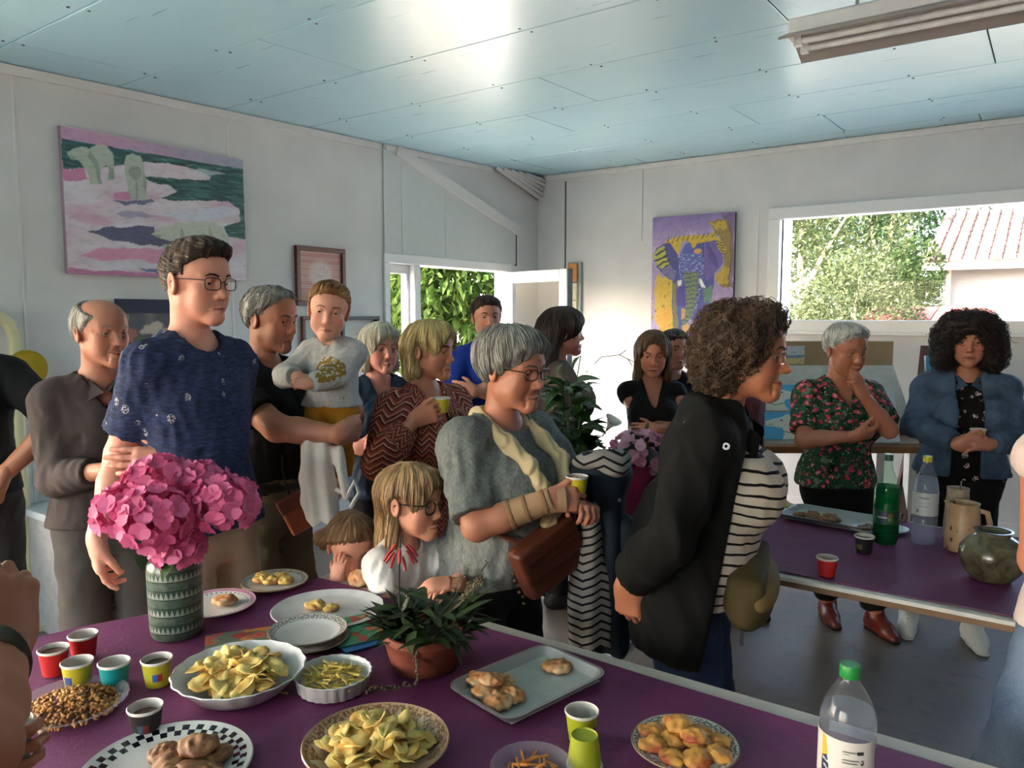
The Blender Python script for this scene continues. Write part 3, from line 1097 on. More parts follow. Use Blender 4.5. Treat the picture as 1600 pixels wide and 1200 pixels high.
 # ---------------------------------------------------------------- hair
 def hair(self, prims, color, color2=None, h=.0042, groove=.0022, curl=0.0, cfreq=120, seed=1, st=0, st_len=10, st_step=.008, st_rad=.0013,
    flow=(0, -.3, -1), crown=(0, -.03, .12), wave=0.0, cuts=(), name='hair', lift=0.0, radial=1.0, sel=None, taper=.014, tw=.022):
  rng = np.random.default_rng(seed)
  c1 = np.array(lin(color)); c2 = np.array(lin(color2 or color))
  crown = np.asarray(crown, float); flow = np.asarray(flow, float)
  def sh(P):
   q = P - crown
   az = np.arctan2(q[:, 0], q[:, 1])
   rr = np.hypot(q[:, 0], q[:, 1])
   d = 0
   if groove:
    r = np.random.default_rng(seed)
    for n in (17, 29, 43):
     d = d + np.sin(az * n + P[:, 2] * 30 * (r.random() - .5) + r.random() * 6 + 1.5 * np.sin(P[:, 2] * 40 + r.random() * 6))
    d = d * groove / 2 * np.clip(rr / .04, 0, 1)
   if curl:
    d = d + curl * (wobble(P, cfreq, seed) + .6 * wobble(P, cfreq * 2.1, seed + 5))
   return d
  f = solid(list(prims), h, shift=sh, pad=.02)
  A = [f.ax[0][:, None, None], f.ax[1][None, :, None], f.ax[2][None, None, :]]
  for c_ in cuts:
   g = c_.fn(*A)
   g = -g if c_.op == 'x' else g
   t_ = np.clip(1 - g / tw, 0, 1)
   f.d += (taper * t_ * t_ * (3 - 2 * t_) + np.clip(-g - .004, 0, 1) * 2.0).astype(np.float32)
  V, F = f.mesh()
  def colr(P):
   t = np.clip(.5 + .5 * wobble(P * np.array([1, 1, .35]), 130, seed + 2), 0, 1)[:, None]
   return c1 * (1 - t) + c2 * t
  parts = [(V, F, colr(V))]
  if st:
   def fl(P):
    v = P - crown
    v = v / np.maximum(np.linalg.norm(v, axis=1, keepdims=True), .02) * radial + flow
    return v
   parts.append(strands(f, V, st, st_len, st_step, fl, st_rad, rng, lift=lift, wave=wave, cols=colr, sel=sel))
  V, F, C = join(parts)
  me = np_mesh(name, self.fromh(V), F, cols=np.clip(C, 0, 1))
  return link(name, me, self.root, hair_mat(), smooth=True)

 # ---------------------------------------------------------------- clothes
 def cuv(self, V):
  """pattern coordinates: around / along the torso, or around / along the sleeve"""
  q = (V - self.org) @ self.Rt
  u = np.arctan2(q[:, 0], q[:, 1] + .008) * .16 * self.s; v = q[:, 2].copy()
  dt = np.hypot(q[:, 0] / (.17 * self.s * self.wd), q[:, 1] / (.12 * self.s))
  for side in 'RL':
   S, E, W = self.sh[side], self.el[side], self.wr[side]
   for k, (a, b) in enumerate(((S, E), (E, W))):
    ba = b - a; L = np.linalg.norm(ba); n = ba / L
    p = V - a; t = p @ n
    r = np.linalg.norm(p - np.outer(t, n), axis=1)
    m = (r < .075 * self.s) & (t > -.02 * self.s) & (t < L + .03) & (dt > 1.0)
    fr = frame(n, (.3, -.5, .8))
    loc = p @ fr
    u[m] = np.arctan2(loc[m, 0], loc[m, 2]) * .06 * self.s
    v[m] = -(t[m] + k * L)
  return np.stack([u, v, np.zeros_like(u)], -1)

 def top(self, name, material, hem=.90, ease=.012, sleeve=.75, sleeve_ease=None, neck='crew', wr=.003, wfreq=44, h=.0080, cuff=1.0, depth=1.0,
   extra=(), cuts=(), ztop=1.435, arms='RL', flare=0.0, parent=None, seed=2, hem_cut=True, k=.03, neck_r=1.0):
  s = self.s
  se = ease if sleeve_ease is None else sleeve_ease
  P = self.torso(ease, (None, (ztop - .90) * s), k=k)
  if hem < .97:
   for side in 'RL':
    a_ = self.hip[side] - v3(0, 0, .03 * s); b_ = self.kne[side]
    t_ = np.clip((a_[2] - (hem - .012) * s) / max(a_[2] - b_[2], .05), .02, 1)
    e_ = a_ + (b_ - a_) * t_
    r0 = .082 * s * (.5 + .5 * self.wd)
    P.append(cone(a_, e_, r0 + ease + .010, r0 - .02 * t_ + ease + .012, k=.03, cap='b'))
  if flare:
   P.append(loft([((hem - .9) * s - .01, (.19 + flare) * s * self.wd, (.13 + flare) * s, (.14 + flare) * s, 0, 0), ((1.0 - .9) * s, .165 * s * self.wd + ease, .118 * s + ease, .115 * s + ease, 0, 0),
       ((1.15 - .9) * s, .12 * s, .1 * s, .09 * s, 0, 0)], self.org, self.Rt, k=.05))
  for side in arms:
   if sleeve > 0: P += self.arm_prims(side, se, 0, sleeve, k=.025, cuff=cuff)
  P += list(extra)
  f = solid(P, h, shift=(lambda p: folds(p, wr, wfreq, seed)) if wr else None)
  n = self.Rt @ v3(0, 0, 1)
  if hem_cut:
   o_ = self.T(v3(0, 0, hem * s))
   lo = f.lo[2]
   # cut only the torso, not a hanging sleeve: use a box-limited half space
   c = self.T(v3(0, 0, (hem - .25) * s))
   f.put(rbox(c, v3(.23 * self.wd * s + flare, .24 * s + flare, .25 * s), .001, self.Rt, k=.004, op='-'))
  nc = self.T(v3(0, .0, 1.475) * s)
  if neck == 'crew':
   f.put(cone(self.T(v3(0, -.025, 1.435) * s), self.T(v3(0, .045 * depth, 1.45) * s), .062 * s * neck_r, .062 * s * neck_r, k=.004, op='-'))
   f.put(cone(self.T(v3(0, -.02, 1.365) * s), self.T(v3(0, -.0, 1.565) * s), .045 * s * neck_r, .095 * s * neck_r, k=.004, op='-'))
  elif neck in ('v', 'deep'):
   dz = .12 if neck == 'v' else .20
   a = self.T(v3(0, .11, 1.395 - dz * depth) * s); b = self.T(v3(0, .10, 1.465) * s)
   f.put(cone(a, b, .006 * s, .075 * s, k=.004, op='-', flat=(self.Rt @ v3(0, 1, 0), .30)))
   f.put(cone(self.T(v3(0, -.02, 1.365) * s), self.T(v3(0, .01, 1.565) * s), .050 * s * neck_r, .10 * s, k=.004, op='-'))
  elif neck == 'wide':
   f.put(ell(self.T(v3(0, .02, 1.44) * s), v3(.095, .12, .055) * s, k=.004, op='-'))
  f.all(list(cuts))
  self.topf = f
  V, F = f.mesh()
  me = np_mesh(name, V, F, attrs={'cuv': self.cuv(V)})
  return link(name, me, parent or self.root, material, smooth=True)

 def trousers(self, name, material, waist=1.04, wease=.007, ease=.014, b=1.95, flare=1.0, wr=.004, h=.011, seed=4, k=.03):
  s = self.s
  P = [loft(self.secs, self.org, self.Rt, ease=wease, zcap=(None, (waist - .90) * s), k=.03)]
  for side in 'RL': P += self.leg_prims(side, ease, b, flare)
  f = solid(P, h, shift=lambda p: folds(p * np.array([1, 1, 1.5]), wr, 26, seed))
  V, F = f.mesh()
  me = np_mesh(name, V, F, attrs={'cuv': self.cuv(V)})
  return link(name, me, self.root, material, smooth=True)

 def skirt(self, name, material, top=1.05, hem=.50, ease=.015, flare=.05, wr=.006, h=.011, folds=9, seed=3):
  s = self.s
  w = self.wd
  P = [loft([((hem - .9) * s, (.175 + flare) * s * w, (.125 + flare) * s, (.135 + flare) * s, 0, 0), ((.86 - .9) * s, .178 * s * w + ease, .118 * s + ease, .128 * s + ease, 0, -.006),
     ((.95 - .9) * s, .172 * s * w + ease, .115 * s + ease, .122 * s + ease, 0, -.006), ((top - .9) * s, .152 * s * w + ease, .112 * s + ease, .096 * s + ease, 0, -.006)], self.org, self.Rt)]
  def sh(p):
   a = np.arctan2(p[:, 0], p[:, 1])
   return wr * (np.sin(a * folds + 1.3 * np.sin(p[:, 2] * 6)) * np.clip((.95 * s - p[:, 2]) / (.3 * s), 0, 1) + .5 * wobble(p, 40, seed))
  V, F = solid(P, h, shift=sh).mesh()
  me = np_mesh(name, V, F, attrs={'cuv': self.cuv(V)})
  return link(name, me, self.root, material, smooth=True)

 def shoes(self, material, sole=None, turn=0.0, name='shoe', boot=0.0, lace=False):
  s = self.s
  for side, sg in (('R', 1), ('L', -1)):
   A = self.ank[side]
   R = rot('Z', -sg * 10 + turn)
   pt = lambda x, y, z: A * v3(1, 1, 0) + R @ (v3(x, y, z) * s)
   P = [cone(pt(0, -.035, .045), pt(0, .10, .032), .042 * s, .036 * s, k=.03), cone(pt(0, .09, .03), pt(-sg * .008, .165, .024), .040 * s, .030 * s, k=.03),
     cone(pt(0, -.02, .05), pt(0, -.008, .095 + boot), .044 * s, .045 * s, k=.03), cone(pt(0, .0, .085), pt(0, .085, .055), .042 * s, .037 * s, k=.03),
     half((0, 0, -1), -.002)]
   f = solid(P, .006)
   V, F = f.mesh()
   V[:, 2] = np.maximum(V[:, 2], .004)
   me = np_mesh(name, V, F)
   sh = link(name, me, self.root, material, smooth=True)
   if sole is not None:
    P = [cone(pt(0, -.035, .012), pt(0, .06, .012), .043 * s, .040 * s, k=.02), cone(pt(0, .06, .012), pt(-sg * .008, .165, .012), .045 * s, .034 * s, k=.02), half((0, 0, 1), .020 * s), half((0, 0, -1), -.001)]
    V, F = solid(P, .006, pad=.02).mesh()
    link('sole', np_mesh('sole', V, F), sh, sole, smooth=True)
   if lace:
    mb = MB()
    for i in range(4):
     y = .035 + .022 * i; z = .114 - .009 * i
     mb.tube([pt(-.02, y, z - .004), pt(0, y + .004, z + .006), pt(.02, y, z - .004)], .0035 * s, 5)
    mb.build('lace', fabric('lace_white', (.8, .8, .78)), sh, smooth=True)

 def glasses(self, material, lens_r=(.0235, .0175), shape=3.0, rim=.0016, half_rim=False, dy=0.0, dz=-.002, temple=True):
  """frame with two rims, bridge, temples; lenses as a sub-part"""
  mb = MB(); ml = MB()
  y0 = .099 + dy
  for sg in (-1, 1):
   cx = sg * .0325
   pts = []
   for i in range(25):
    a = 2 * math.pi * i / 24
    ca, sa = math.cos(a), math.sin(a)
    x = cx + lens_r[0] * math.copysign(abs(ca) ** (2 / shape), ca)
    z = dz + lens_r[1] * math.copysign(abs(sa) ** (2 / shape), sa)
    pts.append((x, y0 - abs(x) * .16, z))
   pp = pts if not half_rim else [p for p in pts[:13]]
   mb.tube(self.fromh(np.array(pp)), rim * self.hs, 6, cap=half_rim)
   q = self.fromh(np.array(pts[:24]))
   n = len(q)
   ml.add([Vector(p) for p in q] + [Vector(p) + Vector(self.Rh @ v3(0, -.0012, 0)) for p in q], [tuple(range(n)), tuple(range(n, 2 * n))[::-1]] + [(i, (i + 1) % n, n + (i + 1) % n, n + i) for i in range(n)])
   if temple:
    t = [(sg * (.0325 + lens_r[0]), y0 - .009, dz + lens_r[1] * .55), (sg * .0725, .06, dz + .011), (sg * .0795, .0, dz + .012), (sg * .080, -.014, dz + .002)]
    mb.tube(self.fromh(np.array(t)), rim * .95 * self.hs, 6)
  mb.tube(self.fromh(np.array([(-.0325 + lens_r[0], y0 - .002, dz + .003), (0, y0 + .003, dz + .007), (.0325 - lens_r[0], y0 - .002, dz + .003)])), rim * self.hs, 6)
  g = mb.build('eyeglasses', material, self.root, smooth=True)
  ml.build('lens', glass_thin(), g)
  return g

 def on_top(self, x, z, clear=.012):
  """point on the front of the last garment, x and z given for a 1.7 m figure"""
  ys = np.linspace(.5, -.12, 200)
  Q = np.stack([self.T(v3(x, y, z) * self.s) for y in ys])
  ok = np.nonzero(self.topf.sample(Q) < clear)[0]
  return Q[ok[0]] if len(ok) else self.T(v3(x, .12, z) * self.s)
 def wpt(self, p):
  """person-local point -> room coordinates"""
  c, s_ = math.cos(self.rz), math.sin(self.rz)
  b = self.root.location
  return Vector((b.x + c * p[0] - s_ * p[1], b.y + s_ * p[0] + c * p[1], b.z + p[2]))
 def lpt(self, w):
  """room point -> person-local"""
  c, s_ = math.cos(self.rz), math.sin(self.rz)
  b = self.root.location
  x, y = w[0] - b.x, w[1] - b.y
  return v3(c * x + s_ * y, -s_ * x + c * y, w[2] - b.z)

def glass_thin():
 if 'thin_glass' in MATS: return MATS['thin_glass']
 t = NT('thin_glass')
 tr = t.n('BsdfTransparent'); tr.inputs[0].default_value = (.97, .98, .98, 1)
 gl = t.n('BsdfGlossy'); gl.inputs['Roughness'].default_value = .02
 fr = t.n('LayerWeight'); fr.inputs[0].default_value = .2
 mx = t.n('MixShader')
 bf = t.n('NewGeometry').outputs['Backfacing']
 t.l(t.math('MULTIPLY', t.math('MULTIPLY', fr.outputs['Fresnel'], .7), t.math('SUBTRACT', 1.0, bf)), mx.inputs[0]); t.l(tr.outputs[0], mx.inputs[1]); t.l(gl.outputs[0], mx.inputs[2])
 t.l(mx.outputs[0], t.out.inputs[0])
 MATS['thin_glass'] = t.m
 return t.m
# ------------------------------------------------------------------ the room
XL, YB, XR, YF = -4.13, 6.25, 4.6, -3.6
WT = 0.16
def zc(y): return 2.69 + 0.03 * y

def wall_mat():
 t = NT('painted_board')
 co = t.coord()
 n = t.noise(co, 3.0, 4)
 col = t.mix(t.rng(n, .3, .7), lin((.745, .740, .745)), lin((.785, .78, .785)))
 h = t.noise(t.map(co, (60, 60, 8)), 1.0, 3)
 t.pbr(col, .55, 0, t.bump(h, .12, .004))
 return t.m
def ceil_mat():
 t = NT('glossy_blue_panel')
 co = t.coord()
 st = t.noise(t.map(co, (2.0, 38, 1)), 1.0, 4)
 n = t.noise(co, 1.2, 3)
 col = t.mix(t.rng(n, .3, .7), lin((.60, .77, .84)), lin((.66, .81, .86)))
 t.pbr(col, t.rng(st, .3, .7, .27, .33), 0, t.bump(st, .008, .003), **{'Specular IOR Level': .9})
 return t.m
def concrete():
 t = NT('worn_concrete')
 co = t.coord()
 n = t.noise(co, 1.3, 6); m = t.noise(co, 14, 5)
 c = t.mix(t.rng(n, .3, .7), lin((.36, .33, .30)), lin((.48, .44, .40)))
 c = t.mix(t.rng(m, .55, .75, 0, .5), c, lin((.26, .23, .20)))
 sp = t.voronoi(co, 22)
 c = t.mix(t.math('LESS_THAN', sp, .07), c, lin((.14, .13, .13)))
 t.pbr(c, t.rng(n, .3, .7, .38, .6), 0, t.bump(m, .15, .005))
 return t.m
M_WALL, M_CEIL, M_FLOOR = wall_mat(), ceil_mat(), concrete()
M_WHITE = mat('white_paint', (.80, .79, .79), .45, vary=.03)
M_PVC = mat('white_pvc', (.83, .83, .84), .3, vary=.02)
M_GAP = mat('dark_gap', (.08, .08, .08), .9)

tag(MB().box((XL - .3, YF - .3, -.12), (XR + .3, YB + .3, 0)).build('floor', M_FLOOR), kind='structure')

# wall_left (x = XL): door opening y 4.13..5.78 up to 2.01; a large window beyond the picture's edge lets daylight in
DY0, DY1, DZ = 4.13, 5.78, 2.01
LW0, LW1, LZ0, LZ1 = -2.4, 1.05, .55, 2.35
wl = MB()
HZ = 3.05
for lo, hi in (((YF, 0), (LW0, HZ)), ((LW0, 0), (LW1, LZ0)), ((LW0, LZ1), (LW1, HZ)), ((LW1, 0), (DY0, HZ)), ((DY0, DZ), (DY1, HZ)), ((DY1, 0), (YB, HZ))):
 wl.box((XL - WT, lo[0], lo[1]), (XL, hi[0], hi[1]))
tag(wl.build('wall_left', M_WALL), kind='structure')
# wall_back (y = YB) with the wide window
BX0, BX1, BZ0, BZ1 = -1.885, 1.6, 1.42, 2.385
wb = MB()
for lo, hi in (((XL, 0), (BX0, HZ)), ((BX0, 0), (BX1, BZ0)), ((BX0, BZ1), (BX1, HZ)), ((BX1, 0), (XR, HZ))):
 wb.box((lo[0], YB, lo[1]), (hi[0], YB + WT, hi[1]))
wb.box((XL - WT, YB, 0), (XL, YB + WT, HZ))
tag(wb.build('wall_back', M_WALL), kind='structure')
wr_ = MB(); wr_.box((XR, YF, 0), (XR + WT, YB + WT, HZ))
tag(wr_.build('wall_right', M_WALL), kind='structure')
wf = MB()
FX0, FX1 = -3.2, .2
for lo, hi in (((XL - WT, 0), (FX0, HZ)), ((FX0, 0), (FX1, .8)), ((FX0, 2.25), (FX1, HZ)), ((FX1, 0), (XR + WT, HZ))):
 wf.box((lo[0], YF - WT, lo[1]), (hi[0], YF, hi[1]))
tag(wf.build('wall_front', M_WALL), kind='structure')

# ceiling: a slightly rising board deck with screwed panels below it
ceil = MB().box((XL - .6, YF - .6, .012), (XR + .4, YB + .5, .10)).build('ceiling', M_GAP)
ceil.location = (0, 0, 2.69); ceil.rotation_euler = (math.atan(.03), 0, 0)
tag(ceil, kind='structure')
PWID = .635
seams_y = [2.165 + PWID * i for i in range(-9, 8)]
pm = {}
def panel_mesh(w, l):
 k = (round(w, 3), round(l, 3))
 if k not in pm: pm[k] = MB().box((0, 0, 0), (w, l, .010), bev=.002).mesh('ceiling_panel')
 return pm[k]
rr = random.Random(5)
screws = MB()
for i in range(len(seams_y) - 1):
 y0, y1 = max(seams_y[i], YF), min(seams_y[i + 1], YB)
 if y1 <= y0 + .05: continue
 # staggered cross joints; those the photo shows sit at x = -2.27, -0.98 and -2.91
 off = {0: -2.91, 1: -2.27, 2: -.977, 3: -2.0}.get(i - 9, None)
 j = seams_y.index(seams_y[i])
 off = {10: -.977, 9: -2.905, 11: -2.27, 12: -.30, 13: -1.7}.get(j, -2.91 + (j * .83) % 2.5)
 xs = [XL]
 x = off - 2.5 * 3
 while x < XR:
  if x > XL + .05: xs.append(x)
  x += 2.5
 xs.append(XR)
 for a, b in zip(xs[:-1], xs[1:]):
  g = .003
  o = link('ceiling_panel', panel_mesh(b - a - 2 * g, y1 - y0 - 2 * g), ceil, M_CEIL)
  o.location = (a + g, y0 + g, -.001 - rr.random() * .002)
 x = XL + .35
 while x < XR:
  for yy in (y0 + .035, y1 - .035):
   screws.lathe([(.0, -.0045), (.006, -.0045), (.007, -.001)], 6, at=(x + rr.uniform(-.02, .02), yy + rr.uniform(-.01, .01), 0), cap=False)
  x += .62
tag(screws.build('panel_screw', mat('screw_head', (.25, .25, .25), .5), ceil), kind='stuff')

# trims between walls and ceiling
t1 = MB().box((XL, YF, -.045), (XL + .022, 4.10, -.0)); t1 = t1.build('trim_1', M_WHITE); t1.location = (0, 0, 2.685); t1.rotation_euler = (math.atan(.03), 0, 0)
t2 = MB().box((XL, 4.16, -.045), (XL + .024, 5.50, 0)).build('trim_2', M_WHITE); t2.location = (0, 0, 2.685); t2.rotation_euler = (math.atan(.03), 0, 0)
t3 = MB().box((XL + .1, YB - .022, 2.825), (XR, YB, 2.868)).build('trim_3', M_WHITE)
t4 = MB()
t4.bar((XL + .02, 4.27, 2.785), (XL + .02, 5.875, 2.325), .04, .085, up=(0, .27, 1))
t4 = t4.build('trim_4', M_WHITE)
for t in (t1, t2, t3, t4): tag(t, kind='structure')
# raised board above the door, bounded by the diagonal batten, and cover strips on the wall joints
ob = MB()
ob.add([(XL + .012, y, z) for y, z in ((4.14, 2.01), (5.86, 2.01), (5.86, 2.32), (4.27, 2.775), (4.14, 2.775))] + [(XL, y, z) for y, z in ((4.14, 2.01), (5.86, 2.01), (5.86, 2.32), (4.27, 2.775), (4.14, 2.775))],
  [(0, 1, 2, 3, 4), (9, 8, 7, 6, 5), (0, 5, 6, 1), (1, 6, 7, 2), (2, 7, 8, 3), (3, 8, 9, 4), (4, 9, 5, 0)])
tag(ob.build('trim_5', mat('over_door_board', (.72, .74, .745), .5, vary=.03)), kind='structure')
for i, (y, z0, z1) in enumerate(((4.333, 2.015, 2.70), (4.845, 2.015, 2.58))):
 tag(MB().box((XL + .011, y - .003, z0), (XL + .016, y + .003, z1)).build('trim_%d' % (6 + i), M_WHITE), kind='structure')
tag(MB().box((XL + .001, 5.856, 2.0), (XL + .015, 5.868, 2.33)).build('trim_8', M_GAP), kind='structure')
for i, (y, x) in enumerate(((1.66, 0), (2.83, 0))):
 tag(MB().box((XL, y - .006, .05), (XL + .004, y + .006, 2.70)).build('trim_%d' % (9 + i), M_WHITE), kind='structure')
tag(MB().box((-3.822, YB - .006, 1.95), (-3.808, YB, 2.80)).build('trim_11', mat('open_joint', (.30, .31, .31), .8)), kind='structure')
tag(MB().box((-3.02, YB - .003, 2.2), (-3.012, YB, 2.84)).build('trim_12', mat('faint_joint', (.62, .64, .65), .8)), kind='structure')
tag(MB().box((-1.99, YB - .003, .05), (-1.978, YB, 2.40)).build('trim_13', M_WHITE), kind='structure')
tag(MB().box((XL, YF, 0), (XL + .015, 1.5, .08)).build('baseboard_left', M_WHITE), kind='structure')
tag(MB().box((XL + .1, YB - .015, 0), (XR, YB, .08)).build('baseboard_back', M_WHITE), kind='structure')

# slatted corner vent between the left wall and the ceiling
vent = empty('corner_vent', (XL + .05, 6.0, 2.7), 0, 'white slatted vent across the ceiling corner beside the diagonal batten', 'vent')
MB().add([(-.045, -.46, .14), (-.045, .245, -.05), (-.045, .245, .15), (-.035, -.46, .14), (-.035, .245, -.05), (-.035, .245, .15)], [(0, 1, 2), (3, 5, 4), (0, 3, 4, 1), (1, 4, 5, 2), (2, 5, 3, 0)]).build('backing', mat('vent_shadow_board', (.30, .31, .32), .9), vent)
for i in range(5):
 a = (0.0 + .010 * i, -.50 + .10 * i, .145); b = (0.0 + .010 * i, .235, -.045 + .042 * i)
 MB().bar(a, b, .022, .028, up=(0, .3, 1)).build('slat', M_WHITE, vent)
MB().bar((.012, .03, .06), (.045, .10, .13), .014, .014).build('brace', M_WHITE, vent)

# window_1: the wide fixed window in wall_back
w1 = empty('window_1', ((BX0 + BX1) / 2, YB, BZ0))
tag(w1, kind='structure')
def rel(lo, hi, e): l = e.location; return (lo[0] - l.x, lo[1] - l.y, lo[2] - l.z), (hi[0] - l.x, hi[1] - l.y, hi[2] - l.z)
fy0, fy1 = YB - .028, YB + .10
fw = .083
for nm, lo, hi in (('window_frame', (BX0 - .005, fy0, BZ1 - fw), (BX1, fy1, BZ1 + .01)), ('window_frame', (BX0 - .005, fy0, BZ0 - .01), (BX1, fy1, BZ0 + fw)),
     ('window_frame', (BX0 - .005, fy0, BZ0 + fw), (BX0 + fw, fy1, BZ1 - fw)), ('window_frame', (BX1 - fw, fy0, BZ0 + fw), (BX1, fy1, BZ1 - fw))):
 MB().box(*rel(lo, hi, w1), bev=.006).build(nm, M_PVC, w1)
MB().box(*rel((BX0 + fw - .005, YB + .05, BZ0 + fw - .005), (BX0 + fw + .008, YB + .062, BZ1 - fw), w1)).build('gasket', M_GAP, w1)
MB().box(*rel((BX0 - .04, YB - .045, BZ0 - .03), (BX1 + .04, YB + .02, BZ0 - .006), w1), bev=.004).build('window_sill', M_PVC, w1)
MB().box(*rel((BX0 + fw * .9, YB + .055, BZ0 + fw * .9), (BX1 - fw * .9, YB + .059, BZ1 - fw * .9), w1)).build('pane', glass_thin(), w1)

# window_2 in wall_left, beyond the picture's edge, brings in the other daylight
def plain_window(name, axis, p0, p1, z0, z1, at):
 w = empty(name, (at, (p0 + p1) / 2, z0) if axis == 'x' else ((p0 + p1) / 2, at, z0)); tag(w, kind='structure')
 L = (p1 - p0) / 2; h = z1 - z0
 def bx(a, b, c, d, t0, t1):
  return ((t0, a, c), (t1, b, d)) if axis == 'x' else ((a, t0, c), (b, t1, d))
 for a, b, c, d in ((-L, L, 0, .07), (-L, L, h - .07, h), (-L, -L + .07, 0, h), (L - .07, L, 0, h), (-.04, .04, 0, h)):
  MB().box(*bx(a, b, c, d, -.10, .02)).build('window_frame', M_PVC, w)
 for a, b in ((-L + .06, -.03), (.03, L - .06)):
  MB().box(*bx(a, b, .06, h - .06, -.05, -.046)).build('pane', glass_thin(), w)
 return w
plain_window('window_2', 'x', LW0, LW1, LZ0, LZ1, XL)
plain_window('added_fill_window', 'y', FX0, FX1, .8, 2.25, YF)  # added behind the camera as fill for the foreground, no window known there

# door_1: frame with a fixed side panel (narrow light) and one leaf that stands open into the room
d1 = empty('door_1', (XL, DY0, 0)); tag(d1, kind='structure')
L_ = lambda y: y - DY0
for lo, hi in (((-.13, 0, DZ - .075), (.02, L_(DY1), DZ)), ((-.13, 0, 0), (.02, .06, DZ - .075)), ((-.13, L_(5.71), 0), (.02, L_(DY1), DZ - .075)), ((-.13, L_(4.455), 0), (.02, L_(4.53), DZ - .075))):
 MB().box(lo, hi, bev=.005).build('door_frame', M_PVC, d1)
sp = MB()
for lo, hi in (((-.09, .06, 0), (-.04, .105, DZ - .075)), ((-.09, L_(4.425), 0), (-.04, L_(4.455), DZ - .075)), ((-.09, .105, 1.865), (-.04, L_(4.425), DZ - .075)), ((-.09, .105, 0), (-.04, L_(4.425), .9))):
 sp.box(lo, hi)
sp = sp.build('side_panel', M_PVC, d1)
MB().box((-.07, .10, .89), (-.066, L_(4.43), 1.87)).build('pane', glass_thin(), sp)
LEAF = .80
leaf = empty('door_leaf', (.03, L_(5.70), .02)); leaf.parent = d1; leaf.rotation_euler = (0, 0, math.radians(-14))
lw, lh = LEAF, DZ - .10
lf = MB()
for lo, hi in (((0, -.028, 0), (.095, .028, lh)), ((lw - .095, -.028, 0), (lw, .028, lh)), ((.095, -.028, lh - .10), (lw - .095, .028, lh)), ((.095, -.028, 0), (lw - .095, .028, .35))):
 lf.box(lo, hi, bev=.004)
lf.build('leaf_frame', M_PVC, leaf)
MB().box((.09, -.003, .34), (lw - .09, .003, lh - .09)).build('pane', glass_thin(), leaf)
MB().box((lw, -.030, 0), (lw + .012, .030, lh)).build('edge_gasket', mat('grey_gasket', (.35, .36, .38), .6), leaf)
MB().box((lw - .07, -.06, 1.0), (lw - .04, -.03, 1.16)).build('door_handle', mat('handle_metal', (.6, .6, .6), .3, .8), leaf)

# ceiling light: a switched-off twin tube batten hung under the panels, running off to the right
cl = empty('ceiling_light', (-.93, 3.28, 2.62), 0, 'white twin-tube fluorescent ceiling light, switched off', 'ceiling light')
rf = MB()
Lc = 1.55
prof = [(-.17, .0), (-.165, .012), (-.06, .055), (.06, .055), (.165, .012), (.17, .0), (.06, .045), (-.06, .045)]
rf.add([(x, y, z) for x in (0, Lc) for y, z in prof], [tuple(range(8))[::-1], tuple(range(8, 16))] + [(i, (i + 1) % 8, 8 + (i + 1) % 8, 8 + i) for i in range(8)])
rf.build('reflector', mat('reflector_white', (.62, .58, .56), .4, vary=.04), cl)
MB().box((.0, -.055, .05), (Lc, .055, .115), bev=.008).build('housing', M_WHITE, cl)
for y in (-.05, .05):
 tb = MB().tube([(.06, y, .018), (Lc - .06, y, .018)], .013, 12).build('tube', mat('tube_glass', (.86, .86, .86), .2), cl, smooth=True)
 MB().box((.03, y - .014, .0), (.06, y + .014, .045)).build('socket', M_WHITE, cl)
for x in (.25, 1.3):
 MB().bar((x, 0, .11), (x, 0, .175), .012).build('bracket', mat('bracket_metal', (.5, .5, .5), .4, .6), cl)

# electrical board on wall_back beside the open leaf
eb = empty('electrical_board', (-3.70, YB, 1.49), 0, 'narrow electrical board with orange and cream covers on the wall', 'electrical board')
MB().box((-.075, -.03, .0), (.075, 0, .545), bev=.006).build('back_plate', mat('board_frame', (.62, .64, .62), .5), eb)
MB().box((-.055, -.06, .365), (.045, -.028, .535), bev=.006).build('orange_cover', mat('orange_cover', (.72, .48, .24), .5), eb)
MB().box((-.055, -.055, .19), (.045, -.028, .355), bev=.006).build('cream_cover', mat('cream_cover', (.76, .74, .64), .5), eb)
MB().box((-.055, -.055, .02), (.045, -.028, .18), bev=.006).build('cream_cover', mat('cream_cover', (.76, .74, .64), .5), eb)
MB().box((-.03, -.064, .42), (-.01, -.058, .45)).build('switch', M_GAP, eb)

# light portals in the openings (they only steer the sky sampling, they give off nothing)
def portal(name, loc, sx, sy, rot_):
 l = bpy.data.lights.new(name, 'AREA'); l.shape = 'RECTANGLE'; l.size = sx; l.size_y = sy
 l.cycles.is_portal = True
 o = bpy.data.objects.new(name, l); COL.objects.link(o); o.location = loc; o.rotation_euler = rot_
 return o
portal('portal_window', ((BX0 + BX1) / 2, YB + .17, (BZ0 + BZ1) / 2), BX1 - BX0, BZ1 - BZ0, (-math.pi / 2, 0, 0))
portal('portal_door', (XL - .17, (DY0 + DY1) / 2, 1.0), 2.0, DY1 - DY0, (0, -math.pi / 2, 0))
portal('portal_front', ((FX0 + FX1) / 2, YF - .17, 1.52), FX1 - FX0, 1.45, (math.pi / 2, 0, 0))
portal('portal_left', (XL - .17, (LW0 + LW1) / 2, (LZ0 + LZ1) / 2), LZ1 - LZ0, LW1 - LW0, (0, -math.pi / 2, 0))
